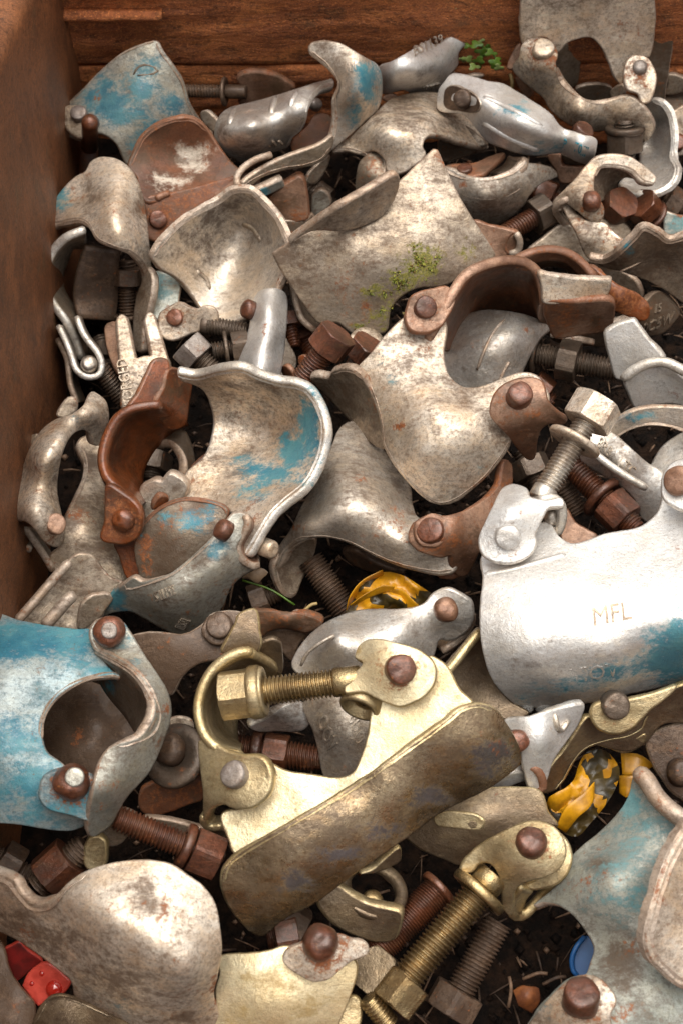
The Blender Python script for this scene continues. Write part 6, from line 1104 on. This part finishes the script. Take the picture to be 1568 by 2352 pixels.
tape('L', [[(690, 1290, -10), (740, 1260, -8), (830, 1215, -8)], [(680, 1340, -16), (740, 1330, -12), (826, 1300, -12)], [(740, 1470, -26), (780, 1400, -22), (820, 1330, -20)]], 'tape_yellow')
tape('L', [[(740, 1480, -14), (800, 1360, -6), (920, 1260, -4), (985, 1190, -6)], [(800, 1520, -20), (880, 1420, -8), (950, 1360, -6), (985, 1300, -8)]], 'tape_yellow')
tape('L', [[(1160, 1000, -24), (1280, 1010, -22), (1380, 1080, -24)], [(1170, 1140, -26), (1250, 1140, -24), (1300, 1130, -26)]], 'tape_yellow')
tape('L', [[(1150, 1150, -28), (1220, 1140, -26), (1260, 1160, -26)], [(1150, 1260, -32), (1200, 1290, -30), (1230, 1240, -30)]], 'tape_yellow')

T = coupler('brass coupler with a clevis, wide washer and long brass bolt, bottom right of centre')
s = shell(T, 'plate', 'O', [(-260, 300), (-100, 180), (100, 60), (300, 30), (560, 30), (640, 60), (680, 180), (745, 275), (620, 250), (440, 300), (300, 380), (190, 450), (110, 530), (0, 490), (-160, 420)], [(-260, 300, -8), (300, 30, 8), (680, 150, 6), (110, 530, -12), (200, 250, 6)], 5, 'bronze', dirt_shade=[(100, 400, 200, 0.2)], edge='edge_gold')
shell(T, 'embossed_slot', 'O', [(-60, 220), (20, 185), (200, 200), (265, 240), (240, 300), (60, 285), (-40, 270)], [(-60, 220, s.z(-60, 220)+1.2), (265, 240, s.z(265, 240)+1.2), (60, 285, s.z(60, 285)+1.2), (200, 200, s.z(200, 200)+1.2)], 2.5, 'gold_dull', parent=s.i)
s2 = shell(T, 'clevis', 'O', [(110, 580), (150, 490), (250, 395), (410, 300), (560, 243), (680, 258), (765, 325), (802, 430), (775, 535), (690, 600), (580, 632), (505, 660), (455, 720), (440, 860), (395, 820), (380, 680), (360, 590), (300, 520), (230, 520), (185, 575)], [(110, 580, 20), (250, 395, 28), (560, 243, 36), (802, 430, 36), (690, 600, 32), (455, 720, 16), (440, 860, 0), (230, 520, 24), (480, 450, 38)], 5, 'gold_dull', rust=[(420, 380, 30, 0.3)], edge='edge_gold')
shell(T, 'clevis_back', 'O', [(560, 300), (760, 330), (835, 430), (820, 560), (740, 650), (600, 690), (540, 670), (650, 610), (760, 540)], [(560, 300, 22), (835, 430, 20), (600, 690, 12), (760, 540, 20)], 5, 'gold_dull', edge='edge_gold')
sheet(T, 'clevis_roll', 'O', [[(505, 665, 18), (455, 730, 10), (435, 820, 2), (470, 875, -4), (540, 850, -6), (640, 740, -2), (720, 660, 6)], [(570, 680, 8), (520, 740, -2), (505, 800, -8), (530, 820, -12), (580, 790, -12), (660, 700, -6), (720, 640, 0)]], 4.5, 'gold_dull', edge='edge_gold')
rivet(T, 'O', 578, 380, None, 106, sh=s2, mat='rust_rivet', kind='dome', h=4.5)
i = bolt(T, 'O', (330, 590, 20), (-290, 1330, 10), 112, 'gold_bolt', wash=[(0.16, 1.8, 4.5)], plain=(0, 0.12), pitch=2.1)
hexnut(T, P1('N', 1310, 1370, 12), P1('N', 1310, 1370, 12)-P1('O', 330, 590, 20), 20, 14, 0.45, 'gold_bolt', i)
T = Thing('bolt', 'dark brown bolt with a nut lying under the long brass bolt at the bottom', 'bolt', 'loose bolts in the pile')
bolt(T, 'O', (360, 900, -14), (60, 1440, -24), 98, 'rust_dark', nut=0.97, nutmat='rust_dark', rot=0.4)
T = Thing('bolt', 'brass bolt end at the bottom edge beside the bright brass nut', 'bolt', 'loose bolts in the pile')
bolt(T, 'N', (1230, 1570, -2), (1100, 1400, 6), 76, 'gold_bolt', nut=None)
hexnut(T, P1('N', 1150, 1230, -4), vdir((-0.3, 0.5, 1)), 20, 12, 0.2, 'bronze')
shell(T, 'tab', 'N', [(890, 1600), (950, 1430), (1000, 1390), (1045, 1430), (1030, 1600)], [(890, 1600, 0), (1000, 1390, 4), (1030, 1600, 0)], 4, 'gold_dull')

T = coupler('dark bronze clevis with a thin ring washer and brass pin, under the bronze lip')
s = shell(T, 'clevis', 'N', [(778, 775), (830, 700), (900, 672), (990, 735), (1100, 790), (1220, 820), (1305, 850), (1302, 930), (1255, 1022), (1150, 1032), (1040, 1000), (930, 950), (840, 880)], [(778, 775, 12), (900, 672, 14), (1305, 850, 12), (1255, 1022, 0), (930, 950, 4)], 7, 'bronze', edge='gold_dull')
washer(T, P1('N', 1130, 690, 4), vdir((0.25, 0.75, 0.6)), 16.5, 11, 4, 'bronze')
rivet(T, 'N', 1125, 765, 6, 70, kind='dome', mat='gold_bolt', n=vdir((0.1, 0.6, 0.7)))
shell(T, 'plate', 'N', [(1130, 560), (1300, 420), (1310, 500), (1270, 530), (1150, 580), (1050, 590)], [(1130, 560, 8), (1310, 450, 10), (1150, 580, 6)], 4, 'bronze', edge='edge_gold')
T = Thing('bolt', 'rusty fine-threaded bolt right of the dark bronze clevis', 'bolt', 'loose bolts in the pile')
bolt(T, 'N', (1560, 690, -6), (1130, 1110, -8), 110, 'rust_bolt', pitch=1.3, wash=[(0.0, 1.3)])

T = coupler('tan coupler plate with a large domed rivet, bottom centre')
s = shell(T, 'plate', 'N', [(140, 1130), (300, 1110), (450, 1092), (560, 1060), (700, 1100), (1000, 1150), (1022, 1230), (975, 1400), (905, 1570), (850, 1720), (80, 1720), (110, 1500), (105, 1350), (130, 1250)], [(140, 1130, 14), (560, 1060, 20), (1022, 1230, 16), (850, 1720, -4), (80, 1720, -4), (500, 1400, 20)], 5, 'gold', dirt_shade=[(450, 1300, 260, 0.85, 120), (750, 1450, 200, 0.8, 120), (300, 1500, 150, 0.6)], edge='edge_gold')
s2 = shell(T, 'ear', 'N', [(545, 1150), (570, 1090), (650, 1050), (780, 1010), (900, 985), (1000, 1018), (1085, 1040), (1092, 1110), (1000, 1150), (910, 1220), (840, 1278), (740, 1292), (640, 1245), (570, 1195)], [(545, 1150, 24), (900, 985, 30), (1092, 1080, 22), (740, 1292, 22), (800, 1120, 30)], 5, 'zinc_cream', dirt_shade=[(750, 1220, 150, 0.35)])
rivet(T, 'N', 788, 1035, None, 118, sh=s2, kind='dome', mat='rust_rivet', n=vdir((0, 0.25, 1)), h=8)

T = coupler('cream humped coupler with a dark flank, bottom left corner')
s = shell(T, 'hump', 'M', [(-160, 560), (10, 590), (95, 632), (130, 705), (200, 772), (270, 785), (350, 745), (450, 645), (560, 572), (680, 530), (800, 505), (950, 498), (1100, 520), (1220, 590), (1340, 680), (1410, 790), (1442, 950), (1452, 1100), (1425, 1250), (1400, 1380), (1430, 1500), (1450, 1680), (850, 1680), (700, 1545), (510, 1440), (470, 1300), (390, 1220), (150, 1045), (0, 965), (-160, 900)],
    [(-160, 560, 34), (95, 640, 44), (250, 790, 44), (450, 645, 54), (800, 505, 60), (1220, 590, 60), (1440, 950, 52), (900, 780, 66), (1200, 950, 63), (600, 780, 63), (-100, 900, 8), (250, 1100, 14), (510, 1440, 0), (490, 720, 60), (700, 870, 66), (950, 1050, 64), (1250, 1240, 54), (340, 880, 40), (560, 1070, 42), (800, 1260, 38), (1080, 1440, 27), (900, 1560, 10), (1410, 1380, 18), (1440, 1600, 0), (150, 850, 34)], 5.5, 'zinc_cream', dirt_shade=[(330, 1030, 330, 0.75, 140), (720, 1290, 330, 0.75, 170), (150, 900, 160, 0.6), (1200, 1450, 200, 0.3), (760, 960, 60, 0.4, 40)], rust=[(950, 770, 25, 0.5), (1270, 1330, 40, 0.5, 25), (1130, 1190, 40, 0.35), (1410, 1350, 30, 0.5, 120)], paint=[(800, 1450, 100, 0.22)],  # the large flank blobs put the hump's shaded side into its colour
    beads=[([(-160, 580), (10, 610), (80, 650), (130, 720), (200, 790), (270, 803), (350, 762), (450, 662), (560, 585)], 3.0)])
T = Thing('bolt', 'dark rusty nut and bolt behind the cream humped coupler, left edge', 'bolt', 'loose bolts in the pile')
bolt(T, 'M', (250, 680, -8), (560, 400, 0), 95, 'rust_dark', nut=0.45, nutmat='rust_bolt', rot=0.1, af=22, nh=16)
T = Thing('metal_tab', 'small brass-grey tab under the blue painted coupler', 'metal tab')
shell(T, 'tab', 'M', [(560, 420), (600, 350), (680, 370), (690, 480), (670, 540), (590, 560), (555, 520)], [(560, 420, 6), (680, 370, 8), (590, 560, 0)], 6, 'gold_dull')
T = coupler('bronze curved rim at the bottom edge below the red plastic')
shell(T, 'rim', 'M', [(200, 1700), (230, 1520), (290, 1420), (370, 1375), (480, 1390), (620, 1450), (740, 1510), (860, 1580), (900, 1700)], [(200, 1700, 8), (370, 1375, 16), (740, 1510, 14), (600, 1650, 24)], 5, 'bronze', beads=[([(225, 1560), (290, 1425), (370, 1378), (480, 1392), (620, 1452), (740, 1512)], 2.2)])
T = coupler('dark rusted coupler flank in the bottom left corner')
shell(T, 'flank', 'M', [(-160, 960), (0, 1020), (60, 1200), (140, 1330), (230, 1440), (220, 1560), (150, 1700), (-160, 1700)], [(-160, 960, 6), (60, 1200, 2), (220, 1560, -6), (-100, 1500, 6)], 5, 'rust_dark', dirt_shade=[(60, 1400, 200, 0.4)], edge='rust_pink', wob=1.5)
T = Thing('plastic_fragment', 'light red plastic scrap with water drops, bottom left', 'plastic scrap', 'red plastic scraps')
s = shell(T, 'scrap', 'M', [(150, 1320, 1), (190, 1240), (280, 1172), (360, 1200), (462, 1290, 1), (420, 1360), (330, 1400), (250, 1450, 1)], [(150, 1320, -8), (280, 1172, -2), (462, 1290, -4), (250, 1450, -10)], 3, 'red_plastic', wob=0.2, edge='red_plastic')
for x, y, r_ in ((355, 1340, 56), (210, 1305, 16), (275, 1240, 18)):
    p = P1('M', x, y, s.z(x, y)); rr = r_*0.07; V, F = lathe([(rr*math.cos(a), rr*0.7*math.sin(a)) for a in np.linspace(-0.2, 1.5, 8)], p, s.n(x, y), 18); T.add('water_drop', V, F, 'red_wet', parent=s.i)
T = Thing('plastic_fragment', 'deep red plastic scrap in the shadow, bottom left', 'plastic scrap', 'red plastic scraps')
shell(T, 'scrap', 'M', [(22, 1090, 1), (130, 1035, 1), (180, 1090), (275, 1165), (200, 1220), (110, 1290, 1), (60, 1200)], [(22, 1090, -12), (130, 1035, -10), (275, 1165, -18), (110, 1290, -22)], 3, 'red_dark', wob=0.2, edge='red_plastic')

T = coupler('teal-grey coupler with a dark smudge and rusty rivet, bottom right corner')
s = shell(T, 'body', 'O', [(820, 500), (900, 410), (1000, 330), (1120, 215), (1205, 90), (1240, -40), (1290, -75), (1400, 80), (1600, 240), (1850, 300), (1850, 1750), (520, 1700), (600, 1490), (700, 1375), (790, 1290), (850, 1258), (930, 1242), (970, 1150), (985, 1060), (930, 960), (850, 862), (760, 795), (660, 770), (590, 790), (700, 700), (790, 610)],
    [(820, 500, 14), (1000, 330, 14), (1240, -40, 34), (1600, 240, 40), (1100, 600, 36), (700, 720, 8), (980, 1060, 14), (1300, 1100, 30), (1000, 850, 24), (850, 1300, 26), (1200, 1500, 34), (560, 1650, 6), (1600, 1500, 26), (1400, 700, 32)], 5, 'paint_teal', paint=[(1220, 130, 80, 0.7, 110), (1150, 650, 250, 0.25), (1350, 300, 250, 0.3)], dirt_shade=[(1020, 530, 90, 0.95, 55), (950, 900, 160, 0.35), (1050, 1050, 80, 0.3), (1300, 1400, 150, 0.3)], rust=[(900, 660, 90, 0.3), (1050, 640, 80, 0.3), (1200, 1500, 120, 0.25), (1250, 1050, 100, 0.2)])
bead(T, 'rim', 'O', [(1265, -85, 42), (1330, -20, 44), (1390, 80, 46), (1480, 170, 47), (1600, 245, 48), (1800, 300, 50)], 4.2, 'edge_pale', parent=s.i)
s2 = shell(T, 'flap', 'O', [(1850, 230), (1600, 255), (1560, 340), (1480, 490), (1425, 640), (1375, 820), (1332, 1000), (1358, 1130), (1450, 1230), (1568, 1322), (1850, 1400)], [(1850, 230, 72), (1560, 340, 74), (1375, 820, 70), (1332, 1000, 64), (1568, 1320, 44), (1600, 800, 58), (1850, 1000, 50)], 6, 'zinc_cream', dirt_shade=[(1500, 900, 150, 0.3), (1400, 1100, 100, 0.35)], beads=[([(1600, 260), (1560, 342), (1482, 492), (1428, 642), (1378, 822), (1336, 1000), (1362, 1128), (1454, 1228), (1570, 1320), (1800, 1390)], 3.6)])
s3 = shell(T, 'ear', 'O', [(540, 1620), (620, 1490), (720, 1370), (800, 1295), (890, 1250), (990, 1258), (1080, 1330), (1125, 1420), (1090, 1510), (1070, 1700), (600, 1700)], [(540, 1620, 16), (890, 1250, 34), (1125, 1420, 40), (1070, 1700, 30), (850, 1450, 40)], 5, 'zinc_cream', dirt_shade=[(700, 1500, 120, 0.3)], paint=[(700, 1450, 100, 0.3)])
rivet(T, 'O', 898, 1410, None, 116, sh=s3, mat='rust_rivet', h=7)
T = Thing('bottle_cap', 'bright blue plastic bottle cap edge showing under the teal-grey coupler', 'bottle cap')
sheet(T, 'rim', 'O', [[(920, 1000, -10), (870, 1060, -10), (838, 1140, -12), (845, 1220, -14), (870, 1250, -14)], [(930, 1010, -26), (890, 1070, -28), (865, 1140, -30), (870, 1210, -30), (885, 1240, -30)]], 2, 'blue_plastic', edge='blue_plastic')
shell(T, 'disc', 'O', [(915, 1003), (1000, 1020), (1020, 1140), (960, 1240), (865, 1250), (845, 1180), (870, 1070)], [(915, 1003, -14), (1000, 1100, -14), (865, 1250, -18)], 2, 'blue_plastic', edge='blue_plastic', wob=0)
T = Thing('brick_chip', 'small orange brick chip on the soil, bottom right', 'brick chip')
shell(T, 'chip', 'O', [(455, 1350, 1), (520, 1320), (625, 1335, 1), (632, 1420), (580, 1500, 1), (490, 1450, 1)], [(455, 1350, -30), (625, 1335, -30), (580, 1500, -38), (550, 1400, -24)], 9, 'brick', wob=1.5, edge='brick')
# things lying deep in the gaps
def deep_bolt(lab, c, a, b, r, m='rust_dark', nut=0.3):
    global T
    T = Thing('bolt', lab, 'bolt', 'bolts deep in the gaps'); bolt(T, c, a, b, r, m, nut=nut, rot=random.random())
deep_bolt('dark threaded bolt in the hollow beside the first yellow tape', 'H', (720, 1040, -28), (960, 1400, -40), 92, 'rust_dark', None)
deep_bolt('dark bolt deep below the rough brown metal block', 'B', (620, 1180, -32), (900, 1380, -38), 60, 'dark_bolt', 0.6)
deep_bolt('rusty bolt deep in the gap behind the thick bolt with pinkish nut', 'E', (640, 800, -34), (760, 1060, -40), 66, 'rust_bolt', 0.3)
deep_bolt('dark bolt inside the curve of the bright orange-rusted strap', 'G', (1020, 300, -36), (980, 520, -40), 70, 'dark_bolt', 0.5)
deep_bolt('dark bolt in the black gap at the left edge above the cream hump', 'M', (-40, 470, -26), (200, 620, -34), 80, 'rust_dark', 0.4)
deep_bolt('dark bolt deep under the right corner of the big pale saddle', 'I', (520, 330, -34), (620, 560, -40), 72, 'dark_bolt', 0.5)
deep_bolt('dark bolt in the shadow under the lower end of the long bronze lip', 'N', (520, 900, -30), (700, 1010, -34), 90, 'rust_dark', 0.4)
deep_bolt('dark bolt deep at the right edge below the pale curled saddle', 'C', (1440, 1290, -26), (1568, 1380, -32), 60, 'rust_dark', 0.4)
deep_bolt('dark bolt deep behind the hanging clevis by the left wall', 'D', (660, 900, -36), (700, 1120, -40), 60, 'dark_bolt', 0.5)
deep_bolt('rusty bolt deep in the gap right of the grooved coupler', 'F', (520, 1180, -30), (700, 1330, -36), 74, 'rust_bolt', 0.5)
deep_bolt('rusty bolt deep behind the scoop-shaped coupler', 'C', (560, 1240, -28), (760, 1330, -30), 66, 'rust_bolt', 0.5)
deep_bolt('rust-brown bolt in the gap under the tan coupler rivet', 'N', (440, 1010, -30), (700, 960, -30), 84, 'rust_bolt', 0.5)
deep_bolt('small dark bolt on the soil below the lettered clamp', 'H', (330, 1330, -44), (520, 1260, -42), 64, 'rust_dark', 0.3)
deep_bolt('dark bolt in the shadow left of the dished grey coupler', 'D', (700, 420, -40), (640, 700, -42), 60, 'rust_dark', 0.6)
T = coupler('brown strap edge in the hollow under the arched brown-grey saddle')
shell(T, 'strap', 'H', [(930, 1000), (1010, 990), (1120, 1060), (1240, 1110), (1330, 1130), (1260, 1170), (1120, 1130), (1000, 1080)], [(930, 1000, -20), (1330, 1130, -16), (1000, 1080, -30)], 4, 'rust_dark')
T = coupler('reddish rusted plate in the gap right of the blue painted coupler')
shell(T, 'plate', 'J', [(930, 1250), (1050, 1180), (1200, 1130), (1330, 1140), (1320, 1300), (1250, 1330), (1050, 1400), (930, 1380)], [(930, 1250, -24), (1330, 1140, -20), (1050, 1400, -32)], 5, 'rusty', rust=[(1150, 1250, 300, 0.3)])
T = coupler('pale ribbed clamp strip beside the rusty bolt of the blue painted coupler')
shell(T, 'strip', 'M', [(940, 230), (1080, 240), (1230, 275), (1330, 300), (1480, 310), (1480, 370), (1330, 340), (1200, 360), (1100, 300)], [(940, 230, -10), (1480, 310, -8), (1200, 360, -16)], 4, 'zinc_dull')
# weed by the back wall
T = Thing('weed', 'little green weed with lobed leaves growing by the back wall', 'plant')
base = P1('C', 250, 330, 14)
tp = lambda pts, r, m, nm: T.add(nm, *tube_pts(open_curve([P1('C', *q) for q in pts], 10), r, 6), m)
tp([(95, 230, 24), (88, 130, 40), (82, 50, 55)], 0.0006, 'straw', 'stem')
tp([(240, 240, 30), (260, 330, 22), (240, 450, 8)], 0.0006, 'leaf_green', 'stem')
tp([(260, 300, 24), (330, 360, 22), (360, 420, 18)], 0.0005, 'leaf_green', 'stem')
tp([(430, 460, 4), (450, 540, 0), (440, 600, -6)], 0.0012, 'straw', 'stem')
for (x, y, r_, m, a) in ((65, 212, 26, 'leaf_pale', 0.2), (190, 205, 34, 'leaf_pale', 0.9), (215, 290, 46, 'leaf_green', 0.1), (160, 300, 34, 'leaf_green', 2.2), (250, 340, 48, 'leaf_green', 1.3), (310, 345, 44, 'leaf_green', 0.4), (230, 395, 44, 'leaf_green', 2.9), (160, 385, 40, 'leaf_pale', 3.3), (345, 400, 46, 'leaf_green', 5.2), (360, 440, 36, 'leaf_pale', 4.4), (330, 430, 34, 'leaf_green', 4.0), (200, 435, 40, 'leaf_pale', 0.1), (290, 310, 34, 'leaf_green', 0.8), (235, 265, 34, 'leaf_pale', 5.9), (130, 390, 30, 'leaf_pale', 3.4)):
    out = [(x+r_*(0.35+0.75*abs(math.cos(1.5*t)))*math.cos(t+a), y+0.62*r_*(0.35+0.75*abs(math.cos(1.5*t)))*math.sin(t+a)) for t in np.linspace(0, 2*math.pi, 14)[:-1]]
    z0 = 28+random.uniform(-4, 4)
    shell(T, 'leaf', 'C', out, [(x, y, z0+1), (x+r_, y, z0+random.uniform(-4, 3)), (x-r_, y, z0+random.uniform(-4, 3)), (x, y+r_, z0-random.uniform(1, 5))], 0.3, m, wob=0.3, edge=m, step=9)
for k, (c_, a, b_) in enumerate((('H', (660, 1395, -14), (765, 1330, -10)), ('H', (280, 1180, -18), (620, 1340, -22)), ('O', (520, 1275, -28), (680, 1240, -24)), ('O', (430, 1260, -30), (425, 1460, -34)), ('O', (650, 1310, -30), (800, 1260, -28)))):
    T = Thing('twig', ['pale straw stub beside the dark brown horn', 'thin green stalk on the soil left of the arched saddle', 'thin twig on the soil left of the blue cap', 'upright twig on the soil left of the orange chip', 'dark twig just above the bottom right rusty rivet'][k], 'twig')
    p, q = P1(c_, *a), P1(c_, *b_); T.add('twig', *tube_pts(open_curve([p, (p+q)/2+np.array([0.001, 0.001, 0.002]), q], 8), [0.0009 if k != 1 else 0.0006]*8, 6), ['straw', 'leaf_green', 'twig', 'twig', 'twig_dark'][k])
finish()
